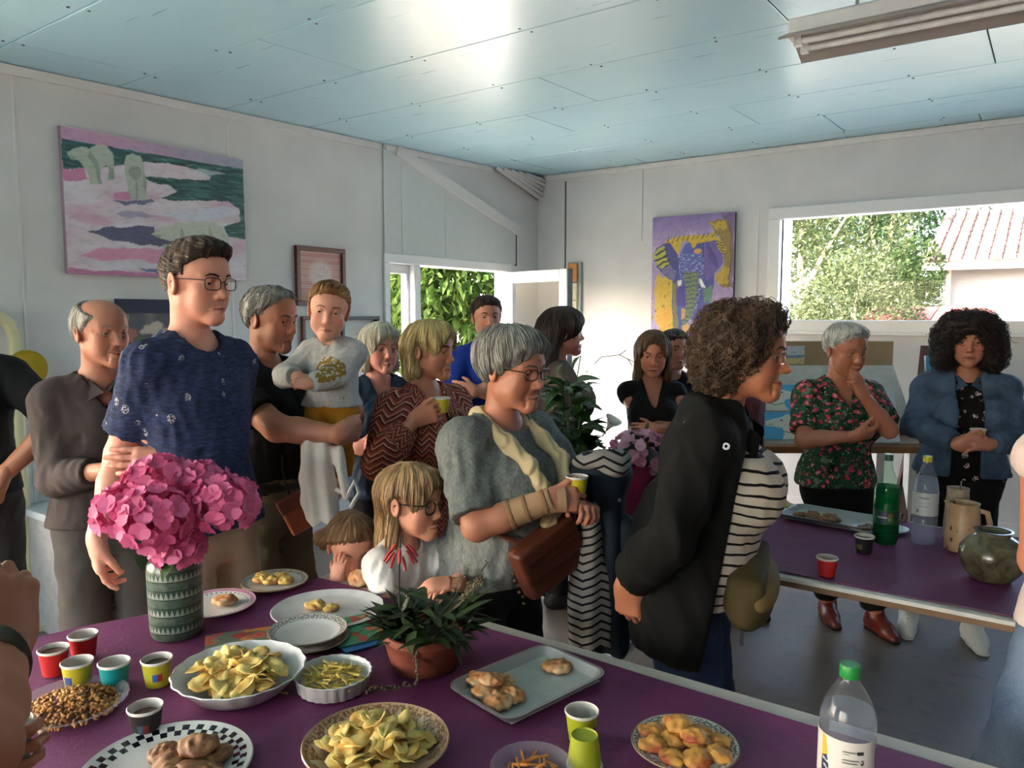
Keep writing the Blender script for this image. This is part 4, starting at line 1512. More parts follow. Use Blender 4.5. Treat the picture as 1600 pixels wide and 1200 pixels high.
# ------------------------------------------------------------------ outside the door and the window
def ground_mat():
 t = NT('pale_gravel')
 co = t.coord()
 c = t.mix(t.rng(t.noise(co, .6, 5), .3, .7), lin((.72, .69, .62)), lin((.80, .77, .70)))
 c = t.mix(t.rng(t.noise(co, 60, 2), .55, .7, 0, .4), c, lin((.5, .47, .42)))
 t.pbr(c, .9, 0)
 return t.m
gd = MB()
gd.box((-40, YB + .3, -.3), (40, 60, -.12)); gd.box((-40, -30, -.3), (XL - .3, YB + .3, -.12)); gd.box((XL - .3, -30, -.3), (40, YF - .3, -.12)); gd.box((XR + .3, YF - .3, -.3), (40, YB + .3, -.12))
tag(gd.build('ground', ground_mat()), 'pale gravel yard around the building', 'ground', kind='structure')

def leaf_mat():
 if 'leaf' in MATS: return MATS['leaf']
 t = NT('leaf')
 c = t.attr('Col')
 d = t.n('BsdfDiffuse'); t.l(c, d.inputs[0])
 tl = t.n('BsdfTranslucent'); t.l(t.mix(1.0, c, (1.0, 1.0, .55), 'MULTIPLY'), tl.inputs[0])
 m = t.n('MixShader'); m.inputs[0].default_value = .35
 t.l(d.outputs[0], m.inputs[1]); t.l(tl.outputs[0], m.inputs[2]); t.l(m.outputs[0], t.out.inputs[0])
 MATS['leaf'] = t.m
 return t.m

def foliage(blobs, n, size, c1, c2, seed, shape=2.2, droop=0.0):
 """leaf blades (two triangles each, slightly folded) filled into ellipsoids (x,y,z,rx,ry,rz)"""
 r = np.random.default_rng(seed)
 B = np.array(blobs, float)
 wgt = (B[:, 3] * B[:, 4] * B[:, 5]) ** .67; wgt /= wgt.sum()
 bi = r.choice(len(B), n, p=wgt)
 d = r.normal(size=(n, 3)); d /= np.linalg.norm(d, axis=1, keepdims=True)
 rad = r.random(n) ** .33
 rad = .45 + .55 * rad
 P = B[bi, :3] + d * B[bi, 3:6] * rad[:, None]
 P += wobble(P, 3.0, seed)[:, None] * d * .06 * B[bi, 3:4]
 ax = r.normal(size=(n, 3)) * .8 + d * .8 + np.array([0, 0, -droop]); ax /= np.linalg.norm(ax, axis=1, keepdims=True)
 sd = np.cross(ax, r.normal(size=(n, 3))); sd /= np.linalg.norm(sd, axis=1, keepdims=True)
 nm = np.cross(ax, sd)
 L = size * (.6 + .8 * r.random(n))[:, None]; W = L / shape
 tip = P + ax * L; base = P
 l = P + ax * L * .45 + sd * W * .5 + nm * W * .15; q = P + ax * L * .45 - sd * W * .5 + nm * W * .15
 V = np.stack([base, l, tip, q], 1).reshape(-1, 3)
 i = np.arange(n)[:, None] * 4
 F = np.concatenate([i + np.array([0, 1, 2]), i + np.array([0, 2, 3])])
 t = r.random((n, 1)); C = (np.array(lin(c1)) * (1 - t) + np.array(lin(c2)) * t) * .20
 return V, F, np.repeat(C, 4, 0)

def tree(name, label, x, y, blobs, n, size, c1, c2, trunk, seed, shape=2.2, droop=0, bark=(.42, .35, .28)):
 t = empty(name, (x, y, -.12), 0, label, 'tree', 'trees outside')
 V, F, C = foliage(blobs, n, size, c1, c2, seed, shape, droop)
 link('foliage', np_mesh('foliage', V, F, cols=C), t, leaf_mat())['kind'] = 'stuff'
 mb = MB()
 r = random.Random(seed)
 mb.tube([(0, 0, 0), (.03, .02, trunk[1] * .5), (.0, .04, trunk[1])], [trunk[0], trunk[0] * .8, trunk[0] * .6], 10)
 for b in blobs[:7]:
  a = (0, .03, trunk[1] * (.7 + .3 * r.random()))
  m = ((a[0] + b[0]) / 2, (a[1] + b[1]) / 2, (a[2] + b[2]) / 2 + .1)
  mb.tube([a, m, b[:3]], [trunk[0] * .45, trunk[0] * .3, trunk[0] * .1], 6)
 mb.build('trunk', mat('bark_%s' % name, bark, .9, vary=.3, scale=14, bump=.4, bscale=30), t, smooth=True)
 return t

# by the door: a broad-leaved tree with drooping leaves
p = G(-.85, 9.6)
tree('garden_tree', 'bright green broad-leaved tree outside the open door', p.x, p.y,
  [(0, 0, 2.1, .75, .7, .55), (-.5, -.2, 1.95, .5, .5, .5), (.45, .2, 2.0, .45, .5, .55), (0, .1, 2.8, .8, .8, .6), (-.1, -.4, 1.75, .45, .3, .35), (.3, .1, 1.6, .35, .35, .4), (-.8, .2, 2.6, .6, .6, .6)],
  5200, .17, (.34, .48, .22), (.56, .68, .38), (.11, 1.6), 21, shape=2.6, droop=.9, bark=(.55, .42, .30))
p = G(-2.6, 12.5)
tree('garden_tree', 'tall dark trunked tree seen through the narrow door light', p.x, p.y,
  [(0, 0, 2.6, 1.0, 1.0, 1.1), (.5, .3, 1.6, .7, .7, .9), (-.5, 0, 1.9, .6, .6, .9)], 2200, .20, (.32, .44, .16), (.55, .62, .34), (.16, 2.0), 22)
# garden wall beyond the door: white rendered, in full sun
gw = G(.6, 12.0)
bw = empty('garden_wall', (-6.2, 9.3, -.12), 0, 'sunlit white rendered garden wall beyond the door', 'wall')
MB().box((0, 0, 0), (3.6, .2, 2.9)).build('render_coat', mat('white_render', (.86, .84, .80), .9, vary=.05), bw)
MB().box((-.05, -.05, 2.9), (3.65, .25, 2.98)).build('coping', mat('coping', (.75, .70, .63), .8), bw)

# beyond the window: a row of trees and a bungalow with a tiled roof
def window_tree(px_lat, fwd, blobs, *a, **k):
 q = G(px_lat, fwd)
 tree('yard_tree', k.pop('label'), q.x, q.y, blobs, *a, **k)
window_tree(6.5, 17.2, [(0, 0, 2.6, 1.6, 1.4, 1.6), (-1.0, 0, 3.7, 1.4, 1.3, 1.3), (1.0, 0, 3.9, 1.3, 1.2, 1.5), (0, 0, 4.9, 1.5, 1.2, 1.2), (-1.6, .2, 1.6, 1.0, 1.0, 1.1)], 9000, .15, (.42, .50, .32), (.68, .72, .54), (.16, 2.4), 31,
   label='pale olive tree with bare twigs at the window edge', shape=3.2, bark=(.60, .52, .42))
window_tree(11.9, 24.5, [(0, 0, 3.8, 2.2, 1.7, 2.1), (-.6, 0, 5.8, 1.9, 1.5, 1.7), (1.2, 0, 5.2, 1.8, 1.4, 2.0), (.5, 0, 6.8, 1.5, 1.3, 1.3), (.6, 0, 2.2, 1.6, 1.3, 1.6)], 12000, .17, (.26, .38, .26), (.42, .54, .38), (.2, 2.6), 32,
   label='dense blue-green tree rising beside the tiled roof', shape=2.4)
window_tree(6.0, 13.4, [(0, 0, 1.75, 1.0, .9, .75), (-.55, 0, 1.35, .65, .6, .55), (.6, 0, 1.4, .6, .6, .6), (.1, 0, 2.3, .6, .6, .5)], 7000, .085, (.48, .54, .36), (.70, .74, .56), (.09, 1.2), 33,
   label='light yellow-green bush in front of the tall trees', shape=2.2)
window_tree(7.6, 14.6, [(0, 0, 1.7, .55, .6, .9), (.1, 0, 2.5, .5, .5, .6), (-.1, 0, .9, .5, .5, .6)], 3500, .10, (.34, .44, .26), (.52, .60, .40), (.08, 1.3), 34,
   label='mid green shrub against the corner of the bungalow')
window_tree(13.5, 31.0, [(0, 0, 3.6, 2.6, 2.0, 2.6), (2.5, 0, 3.4, 2.2, 2.0, 2.4), (-2.4, 0, 3.2, 2.2, 2.0, 2.4), (0, 0, 6.0, 2.2, 2.0, 1.8)], 6000, .28, (.38, .46, .34), (.60, .66, .52), (.25, 3.0), 35,
   label='hazy grey-green tree far behind the others')

hs = empty('bungalow', (-1.75, 17.0, -.12), 0, 'white bungalow with clay tiled roof beyond the window', 'building')
M_REND = mat('house_render', (.50, .47, .45), .9, vary=.04)
MB().box((0, 0, 0), (9.0, 6.0, 2.72)).build('wall', M_REND, hs)
ez, rz_ = 2.60, 3.92
# roof slab, rising from the eave (y = -.45) to the ridge (y = 3.0)
rs = MB()
rs.add([(-.30, -.45, ez), (9.3, -.45, ez), (9.3, 3.0, rz_), (-.30, 3.0, rz_), (-.30, -.45, ez + .05), (9.3, -.45, ez + .05), (9.3, 3.0, rz_ + .05), (-.30, 3.0, rz_ + .05)],
  [(0, 3, 2, 1), (4, 5, 6, 7), (0, 1, 5, 4), (1, 2, 6, 5), (2, 3, 7, 6), (3, 0, 4, 7)])
rs.add([(-.30, 6.45, ez), (9.3, 6.45, ez), (9.3, 3.0, rz_), (-.30, 3.0, rz_), (-.30, 6.45, ez + .05), (9.3, 6.45, ez + .05), (9.3, 3.0, rz_ + .05), (-.30, 3.0, rz_ + .05)],
  [(0, 1, 2, 3), (4, 7, 6, 5), (0, 4, 5, 1), (1, 5, 6, 2), (2, 6, 7, 3), (3, 7, 4, 0)])
roof = rs.build('roof', mat('roof_deck', (.60, .45, .38), .9), hs)
MB().box((-.32, -.50, ez - .10), (9.3, -.44, ez + .03)).build('fascia', mat('fascia_white', (.80, .77, .74), .8), hs)
MB().tube([(.10, -.10, ez - .05), (.10, -.06, .1)], .04, 8).build('downpipe', mat('downpipe', (.68, .62, .56), .5), hs)
# tiles
tl = MB()
n = 7
for k in range(2):
 for i in range(n):
  a = math.pi * i / (n - 1)
  rad = .105 if k == 0 else .088
  tl.v.append((math.cos(a) * rad, .46 * k, math.sin(a) * rad * .9))
tl.f += [(i, i + 1, n + i + 1, n + i) for i in range(n - 1)] + [tuple(range(n))[::-1]]
tme = tl.mesh('tile')
tmats = [mat('clay_tile_%d' % i, c, .85, vary=.15, scale=5) for i, c in enumerate(((.40, .31, .27), (.35, .26, .22), (.46, .37, .33)))]
tms = []
for m_ in tmats:
 q = tme.copy(); q.materials.append(m_); tms.append(q)
sl = math.atan2(rz_ - ez, 3.45); slen = math.hypot(3.45, rz_ - ez)
rows = int(slen / .40)
for c in range(18):
 for r_ in range(rows):
  o = link('tile', rr.choice(tms), roof)
  t = r_ * .40 + rr.uniform(-.01, .01)
  o.location = (-.20 + c * .215, -.47 + t * math.cos(sl), ez + .055 + t * math.sin(sl) + .008 * (r_ % 2))
  o.rotation_euler = (sl, 0, rr.uniform(-.02, .02))
hw = empty('window', (.82, 0, 1.0)); hw.parent = hs
MB().box((-.40, -.03, -.1), (.45, .0, 1.0)).build('window_frame', mat('house_window_frame', (.40, .40, .42), .6), hw)
for x0, x1 in ((-.36, .0), (.04, .41)):
 MB().box((x0, -.04, -.06), (x1, -.02, .94)).build('pane', mat('house_curtain', (.62, .62, .62), .8), hw)
# low things at the foot of the trees
lw_ = empty('low_wall', tuple(G(5.0, 11.6, -.12)), 0, 'low white wall running under the trees beyond the window', 'wall')
MB().box((-1.6, 0, 0), (3.0, .2, 1.50)).build('masonry', M_REND, lw_)
lr = empty('shed_roof', tuple(G(7.1, 12.9, -.12)), 0, 'low red tiled shed roof beside the bungalow', 'roof')
MB().box((-.9, 0, 0), (.8, 1.0, 1.55)).build('shed_wall', M_REND, lr)
for i in range(9):
 MB().bar((-.95 + i * .22, -.15, 1.56), (-.95 + i * .22, 1.0, 1.78), .20, .05).build('roof_tile_strip', mat('red_tile', (.52, .28, .24), .85), lr)
# porch roof, added out of view to keep sun off the unseen left window
pr = empty('sunblocker', (XL - .2, -.7, 0), 0, 'plain porch roof added out of view to keep the sun off a window', 'sunblocker')
MB().box((-3.0, -2.4, 2.42), (-.45, 2.2, 2.52)).build('sunblocker_roof', mat('sunblocker_board', (.70, .66, .60), .8), pr)
for y in (-2.3, -.1, 2.1):
 MB().box((-2.95, y - .05, -.12), (-2.85, y + .05, 2.42)).build('post', mat('sunblocker_post', (.66, .58, .48), .8), pr)
# ------------------------------------------------------------------ patterned cloth
def pat(name, fn, rough=.85, bump=.25):
 if name in MATS: return MATS[name]
 t = NT(name)
 co = t.coord(); uv = t.attr('cuv', 1)
 col = fn(t, co, uv)
 h = t.math('ADD', t.noise(co, 800, 2), t.math('MULTIPLY', t.noise(co, 26, 4), 4.0))
 t.pbr(col, rough, 0, t.bump(h, bump, .004), **{'Specular IOR Level': .2})
 MATS[name] = t.m
 return t.m

def p_navy(t, co, uv):
 base = t.mix(t.rng(t.noise(t.map(co, (40, 40, 160)), 1, 3), .3, .7), lin((.10, .12, .20)), lin((.19, .23, .37)))
 u2 = t.map(uv, (19, 15, 1), (0, 0, .5))
 d = t.voronoi(u2, 1.0)
 tw = t.noise(t.map(uv, (190, 190, 1)), 1, 1)
 m = t.math('MULTIPLY', t.math('LESS_THAN', d, .21), t.math('GREATER_THAN', tw, .50))
 return t.mix(m, base, lin((.62, .60, .62)))
def p_chevron(t, co, uv):
 sp = t.n('SeparateXYZ'); t.l(uv, sp.inputs[0])
 u = t.math('PINGPONG', t.math('MULTIPLY', sp.outputs[0], 26.0), .5)
 v = t.math('ADD', t.math('MULTIPLY', sp.outputs[1], 22.0), t.math('MULTIPLY', u, 1.25))
 v = t.math('ADD', v, t.math('MULTIPLY', t.noise(t.map(uv, (60, 60, 1)), 1, 2), .18))
 f = t.math('FRACT', v)
 c = t.ramp(f, [(0, lin((.50, .21, .17))), (.16, lin((.24, .11, .10))), (.30, lin((.74, .56, .46))), (.42, lin((.48, .20, .17))), (.62, lin((.30, .13, .12))), (.74, lin((.72, .50, .42))), (.86, lin((.54, .25, .21)))], 'CONSTANT')
 return c
def p_stripe(t, co, uv):
 sp = t.n('SeparateXYZ'); t.l(uv, sp.inputs[0])
 v = t.math('ADD', t.math('MULTIPLY', sp.outputs[1], 36.0), t.math('MULTIPLY', t.noise(co, 9, 2), .8))
 f = t.math('FRACT', v)
 return t.mix(t.math('LESS_THAN', f, .24), lin((.72, .67, .62)), lin((.06, .05, .06)))
def p_floral(t, co, uv):
 base = t.ramp(t.noise(t.map(co, (26, 26, 26)), 1, 3), [(.36, lin((.06, .12, .09))), (.48, lin((.16, .32, .22))), (.56, lin((.09, .16, .12))), (.66, lin((.34, .46, .38)))])
 nz = t.noise(co, 40, 2)
 wv = t.n('VectorMath', operation='ADD'); t.l(co, wv.inputs[0]); nv_ = t.n('TexNoise'); nv_.inputs['Scale'].default_value = 45; t.l(co, nv_.inputs['Vector']); sc_ = t.n('VectorMath', operation='SCALE'); t.l(nv_.outputs[1], sc_.inputs[0]); sc_.inputs['Scale'].default_value = .03; t.l(sc_.outputs[0], wv.inputs[1]); co2 = wv.outputs[0]
 d = t.voronoi(t.map(co2, (27, 27, 27)), 1.0)
 d = t.math('ADD', d, t.math('MULTIPLY', nz, .35))
 c = t.mix(t.math('LESS_THAN', d, .52), base, lin((.72, .22, .34)))
 c = t.mix(t.math('LESS_THAN', d, .36), c, lin((.86, .52, .56)))
 d2 = t.voronoi(t.map(co2, (34, 34, 34), (0, 0, 0), (3.3, 1.1, 5.0)), 1.0)
 c = t.mix(t.math('LESS_THAN', t.math('ADD', d2, t.math('MULTIPLY', nz, .3)), .36), c, lin((.58, .20, .16)))
 d3 = t.voronoi(t.map(co2, (50, 50, 50), (0, 0, 0), (1.3, 4.1, 2.0)), 1.0)
 return t.mix(t.math('LESS_THAN', t.math('ADD', d3, t.math('MULTIPLY', nz, .3)), .34), c, lin((.66, .64, .60)))
def p_denim(t, co, uv):
 c = t.mix(t.rng(t.noise(co, 9, 5), .3, .7), lin((.14, .20, .28)), lin((.27, .35, .45)))
 return t.mix(t.rng(t.noise(t.map(co, (500, 500, 120)), 1, 2), .45, .7, 0, .4), c, lin((.40, .47, .55)))
def p_jeans(t, co, uv):
 c = t.mix(t.rng(t.noise(co, 6, 5), .3, .7), lin((.08, .11, .20)), lin((.15, .21, .36)))
 return t.mix(t.rng(t.noise(t.map(co, (500, 500, 120)), 1, 2), .5, .75, 0, .3), c, lin((.28, .34, .46)))
def p_fade(t, co, uv):
 c = t.mix(t.rng(t.noise(co, 4, 5), .3, .7), lin((.22, .28, .40)), lin((.46, .52, .60)))
 return t.mix(t.rng(t.noise(t.map(co, (500, 500, 120)), 1, 2), .5, .75, 0, .3), c, lin((.55, .60, .66)))
def p_ditsy(t, co, uv):
 d = t.voronoi(t.map(co, (22, 22, 22)), 1.0)
 m = t.math('MULTIPLY', t.math('LESS_THAN', d, .30), t.math('GREATER_THAN', t.noise(co, 130, 1), .5))
 return t.mix(m, lin((.05, .045, .05)), lin((.72, .64, .62)))
def p_melange(t, co, uv):
 return t.mix(t.rng(t.noise(t.map(co, (160, 160, 60)), 1, 3), .3, .7), lin((.34, .36, .36)), lin((.47, .48, .47)))
M_NAVY = pat('navy_palm_print', p_navy); M_CHEV = pat('rust_chevron_print', p_chevron); M_STRIPE = pat('breton_stripe', p_stripe)
M_FLOR = pat('green_pink_floral', p_floral); M_DENIM = pat('denim', p_denim); M_JEANS = pat('dark_jeans', p_jeans); M_FADE = pat('faded_jeans', p_fade)
M_DITSY = pat('black_ditsy_print', p_ditsy); M_MELANGE = pat('grey_melange', p_melange)
M_BLACK = fabric('black_cotton', (.085, .085, .09)); M_BLACK2 = fabric('black_jersey', (.065, .065, .07))
M_WIRE = mat('dark_spectacle_metal', (.10, .09, .09), .35, .3)
M_SILVER = mat('silver_spectacle_metal', (.72, .68, .62), .25, .9)

SK = (.70, .48, .39)
SKP = (.74, .54, .46)       # paler
SKT = (.62, .41, .31)       # tanned
SKO = (.66, .43, .33)

# ------------------------------------------------------------------ the people
# person at the picture's edge in a black T-shirt, hand in pocket
p = Person('person in black T-shirt and dark grey trousers, hand in pocket, beside the counter', -1.945, 2.62, 40, 1.68, skin=SKT, belly=.03,
   L=dict(g=(-1.745, 2.55, 1.0), gpole=(1, .1, 0), gdir=(-.25, -.05, -1), curl=.5), R=dict(), head=dict(phi=40))
p.hair(skull(p.o, .010), (.20, .17, .15), st=300, cuts=[hairline(.06)])
p.top('t_shirt', M_BLACK, hem=.93, sleeve=.92, ease=.016)
p.trousers('trousers', fabric('charcoal_trousers', (.19, .175, .17)), waist=1.04, ease=.024, flare=1.3, wr=.006)
p.shoes(fabric('dark_leather', (.09, .08, .08), .5))

# elderly balding man in a brown shirt
p = Person('balding elderly person in brown-grey button shirt standing behind the teenager', -1.445, 2.64, 38, 1.60, skin=(.68, .46, .37),
   R=dict(g=(-1.32, 2.42, 1.045), gpole=(-1, .3, -.8), curl=.4), L=dict(g=(-1.05, 2.45, 1.0), curl=.4), head=dict(phi=60, old=1, smile=.8, fat=0, iris=(.3, .35, .4), brow=(.55, .5, .46), fwd=.01))
p.hair(skull(p.o, .009), (.52, .49, .46), (.68, .66, .63), st=420, st_len=6, groove=.001, st_rad=.0009, taper=.011, tw=.012, cuts=[hairline(.070, -.085), ell((0, .055, .110), (.085, .100, .066), k=.01, op='-')])
sh = p.top('button_shirt', fabric('brown_grey_shirt', (.26, .225, .22)), hem=.88, sleeve=1.72, ease=.018, neck='v', depth=.6, wr=.005)
# collar wings
def collar(p, material, z=1.425, spread=.075, drop=.075, w=.006, y0=.035, name='collar'):
 s = p.s
 for sg in (-1, 1):
  pts = [p.T(v3(sg * x, y, zz) * s) for x, y, zz in ((.008, .075 + y0, z - .045), (sg * 0 + spread * .95, .05 + y0, z - .045 - drop * .5), (spread * .92, -.02, z - .02), (.055, -.075, z - .015), (0, -.085, z - .012),
               (0, -.070, z + .028), (.050, -.055, z + .030), (.062, -.01, z + .022), (.045, .045, z + .0))]
  n = len(pts)
  off = [q + unit(q - p.T(v3(0, -.01, z - .02) * s)) * .005 for q in pts]
  mb = MB().add([Vector(q) for q in pts] + [Vector(q) for q in off], [tuple(range(n)), tuple(range(n, 2 * n))[::-1]] + [(i, (i + 1) % n, n + (i + 1) % n, n + i) for i in range(n)])
  mb.build(name, material, p.root)
collar(p, fabric('brown_grey_shirt', (.26, .225, .22)))
p.trousers('trousers', fabric('taupe_trousers', (.27, .25, .235)), ease=.020, flare=1.2)
p.shoes(fabric('dark_leather', (.09, .08, .08), .5))

# tall teenager, one hand behind the back gripping the other arm
p = Person('tall teenager in navy palm-print T-shirt and glasses, one hand gripping the other arm', -.955, 2.30, 62, 1.765, hh=.238, skin=(.78, .54, .46), shoulders=.98, wd=.92, dp=.95, base=0, lean=-2,
   R=dict(g=(-1.195, 2.12, .905), gpole=(-.5, 1, 0), gdir=(.05, 0, -1), gback=(-.8, -.6, 0), curl=[.25, .45, .55, .6], thumb=(.25, .85, -.45)),
   L=dict(g=(-1.005, 2.185, 1.12), gpole=(.3, 1, -.3), gdir=(-.9, -.42, .08), gback=(-.35, -.9, .2), curl=[.12, .14, .16, .18], spread=.03),
   head=dict(phi=66, pitch=2, fem=.15, brow=(.13, .08, .06), iris=(.15, .1, .07), lip=(.68, .38, .36), neck=.054, jaw=1.0), hres=.003)
p.hair(skull(p.o, .006) + [ell((0, .018, .092), (.066, .082, .034), k=.03), ell((.0, .066, .082), (.056, .034, .028), k=.02), cone((.070, .022, .03), (.070, .020, -.012), .012, .008, k=.012), cone((-.070, .022, .03), (-.070, .020, -.012), .012, .008, k=.012)], (.16, .10, .075), (.30, .20, .14), st=1500, st_len=8, st_step=.006, flow=(.2, .9, .2), radial=.6,
  cuts=[hairline(.072, -.066), ell((0, .12, .02), (.062, .06, .052), k=.01, op='-')])
p.top('t_shirt', M_NAVY, hem=.86, sleeve=.72, ease=.020, sleeve_ease=.020, wr=.005, neck='crew', neck_r=1.08, h=.0075)
p.trousers('trousers', fabric('beige_chinos', (.62, .52, .45)), ease=.022, flare=1.3)
p.shoes(fabric('pale_canvas_shoe', (.6, .58, .55)))
p.glasses(M_WIRE, (.0245, .0165), 3.6, .0015)
TEEN = p

# grey-haired man who carries the toddler
p = Person('grey-haired person in black T-shirt and khaki trousers carrying a toddler', -.925, 2.82, 62, 1.645, skin=(.64, .42, .33), belly=.045, wd=1.06, dp=1.05, arm=1.12,
   R=dict(g=(-.575, 2.49, 1.15), gpole=(-.4, -.3, -1), gdir=(.55, .75, .05), gback=(.7, -.6, -.2), curl=.85, thumb=(.25, .95, -.1)), L=dict(g=(-.58, 2.78, 1.20), gpole=(.3, 1, -.8), gdir=(.1, -1, .05), gback=(.9, .1, .2), curl=.5),
   head=dict(phi=68, pitch=6, old=1, stubble=.25, brow=(.30, .26, .24), iris=(.2, .15, .1), fwd=.015, fat=.2), hres=.0032)
p.hair(skull(p.o, .013), (.36, .34, .33), (.62, .60, .58), groove=.001, curl=.0028, cfreq=170, st=900, st_len=6, st_step=.006, wave=.9, cuts=[hairline(.082, -.074), ell((0, .115, .03), (.075, .06, .058), k=.012, op='-')])
p.top('t_shirt', M_BLACK, hem=.935, sleeve=.70, ease=.018, wr=.006, depth=.8)
p.trousers('trousers', fabric('khaki_cargo', (.40, .365, .29)), waist=.985, wease=.016, ease=.024, flare=1.25, wr=.007)
s = p.s
bl = loft([(z * s, (.168 + .016) * s * p.wd + .012, (.108 + .045 * .9) * s * 1.05 + .021, .124 * s + .019, 0, -.008 * s) for z in (.03, .065, .10)], p.org, p.Rt, k=.002, zcap=(.045 * s, .088 * s))
blob('belt', [bl], .007, mat('black_leather', (.06, .055, .05), .45), p.root)
bw_ = loft([(z * s, (.168 + .012) * s * p.wd + .010, (.108 + .045 * .8) * s * 1.05 + .017, .122 * s + .016, 0, -.008 * s) for z in (.06, .09, .13)], p.org, p.Rt, k=.002, zcap=(.088 * s, .103 * s))
def p_blue(t, co, uv): return t.mix(t.math('GREATER_THAN', t.noise(co, 90, 1), .52), lin((.10, .36, .58)), lin((.40, .66, .78)))
blob('waistband', [bw_], .006, pat('blue_waistband', p_blue), p.root)
p.shoes(fabric('dark_leather', (.09, .08, .08), .5))
CARRIER = p

# toddler on the arm
p = Person('toddler in pale grey sweatshirt and mustard trousers held on an arm', -.65, 2.72, -6, .86, hh=.195, skin=(.80, .58, .50), base=.80, wd=1.10, dp=1.2, belly=.03,
   R=dict(g=(-.735, 2.57, 1.335), gpole=(-1, .2, -.5), gdir=(.8, -.3, -.6), gback=(-.3, -.9, .2), curl=.5), L=dict(g=(-.69, 2.54, 1.315), gpole=(1, .3, -.6), gdir=(-.9, -.3, .1), gback=(.1, -.8, .5), curl=.7),
   legs={'R': (-.70, 2.66, 1.00), 'L': (-.60, 2.62, .93), 'Rk': (-.70, 2.62, 1.14), 'Lk': (-.60, 2.60, 1.12)}, head=dict(phi=12, roll=-8, kid=1, pitch=4, iris=(.2, .15, .12), brow=(.55, .38, .25), lip=(.72, .38, .36), gaze=-20), res=.009, arm=1.15)
p.hair(skull(p.o, .007) + [ell((0, .02, .085), (.062, .078, .034), k=.03)], (.58, .40, .24), (.74, .56, .36), st=800, st_len=8, flow=(.5, .7, 0), radial=.6, cuts=[hairline(.066, -.06), ell((0, .125, .02), (.064, .06, .050), k=.01, op='-')])
def p_teddy(t, co, uv):
 d = t.voronoi(t.map(co, (40, 40, 40)), 1.0)
 sp = t.n('SeparateXYZ'); t.l(uv, sp.inputs[0])
 g = t.math('ADD', t.math('POWER', t.math('MULTIPLY', t.math('ADD', sp.outputs[0], .012), 26), 2.0), t.math('POWER', t.math('MULTIPLY', t.math('SUBTRACT', sp.outputs[1], .155), 24), 2.0))
 m = t.math('MULTIPLY', t.math('LESS_THAN', g, 1.0), t.math('GREATER_THAN', t.noise(co, 60, 2), .46))
 base = t.mix(t.rng(t.noise(t.map(co, (160, 160, 60)), 1, 3), .3, .7), lin((.60, .60, .60)), lin((.70, .70, .70)))
 return t.mix(m, base, lin((.50, .40, .14)))
p.top('sweatshirt', pat('grey_sweatshirt', p_teddy), hem=.93, sleeve=1.85, ease=.016, wr=.004, h=.006, wfreq=60, neck_r=.95)
p.trousers('trousers', fabric('mustard_corduroy', (.66, .42, .10)), ease=.016, b=1.72, h=.008, wr=.004)
TODDLER = p

# white-haired woman at the back
p = Person('white-haired person in dark blue coat standing in front of the door panel', -.64, 3.62, 26, 1.50, skin=(.76, .52, .47), hips=1.05, bust=.04, head=dict(phi=34, fem=1, old=1, brow=(.5, .45, .42), iris=(.3, .35, .4)), hres=.004,
   R=dict(g=(-.70, 3.38, .945), gpole=(-1, .3, -.4), gdir=(1, -.1, .1), gback=(0, -1, .2), curl=.6), L=dict(g=(-.58, 3.36, .95), gpole=(1, .3, -.3), gdir=(-1, 0, .1), gback=(0, -1, .2), curl=.6))
p.hair(skull(p.o, .017) + [cone((sg * .062, -.025, .02), (sg * .074, -.01, -.085), .030, .026, k=.03) for sg in (-1, 1)] + [cone((0, -.065, 0), (0, -.065, -.09), .055, .052, k=.04), ell((.02, .065, .075), (.06, .035, .03), k=.02)], (.74, .70, .62), (.90, .88, .82), st=1000, st_len=14, flow=(.1, .1, -1), h=.0046, cuts=[face_cut(.052, -.035, .088)])
p.top('coat', fabric('dark_blue_coat', (.10, .16, .24), .6), hem=.78, sleeve=1.85, ease=.022, neck='v', wr=.006)
p.trousers('trousers', M_BLACK2)
p.shoes(fabric('dark_leather', (.09, .08, .08), .5))

# blonde woman with the yellow cup
p = Person('blonde person in rust chevron-print dress raising a small cup', -.352, 3.08, 42, 1.515, skin=(.70, .46, .36), hips=1.06, bust=.06, wd=1.06, dp=1.1, head=dict(phi=66, fem=1, pitch=1, old=1, brow=(.25, .17, .12)), hres=.0032,
   R=dict(g=(-.365, 2.84, 1.155), gpole=(-1, .2, -1), gdir=(.85, .05, .25), gback=(-.1, -1, -.1), curl=[.5, .55, .55, .6], thumb=(.5, .8, .1)), L=dict(g=(-.12, 2.95, .85), curl=.3))
p.hair(skull(p.o, .016) + [cone((sg * .060, -.035, .02), (sg * .070, -.03, -.085), .030, .024, k=.03) for sg in (-1, 1)] + [cone((0, -.070, 0), (0, -.072, -.085), .055, .050, k=.04), cone((.0, .06, .085), (-.058, .055, .03), .026, .018, k=.02), cone((.0, .06, .085), (.05, .06, .05), .026, .016, k=.02)],
  (.68, .57, .37), (.90, .81, .58), st=1400, st_len=14, flow=(.0, -.25, -1), cuts=[face_cut(.055, -.04, .098), ell((.082, .012, -.02), (.022, .032, .045), k=.008, op='-')])
p.top('dress_bodice', M_CHEV, hem=.96, sleeve=1.80, ease=.016, sleeve_ease=.030, neck='deep', wr=.005, cuff=.5, depth=.85, h=.0075)
p.skirt('dress_skirt', M_CHEV, top=1.0, hem=.60, ease=.024, flare=.03)
p.shoes(fabric('tan_shoe', (.45, .33, .25)))
BLONDE = p

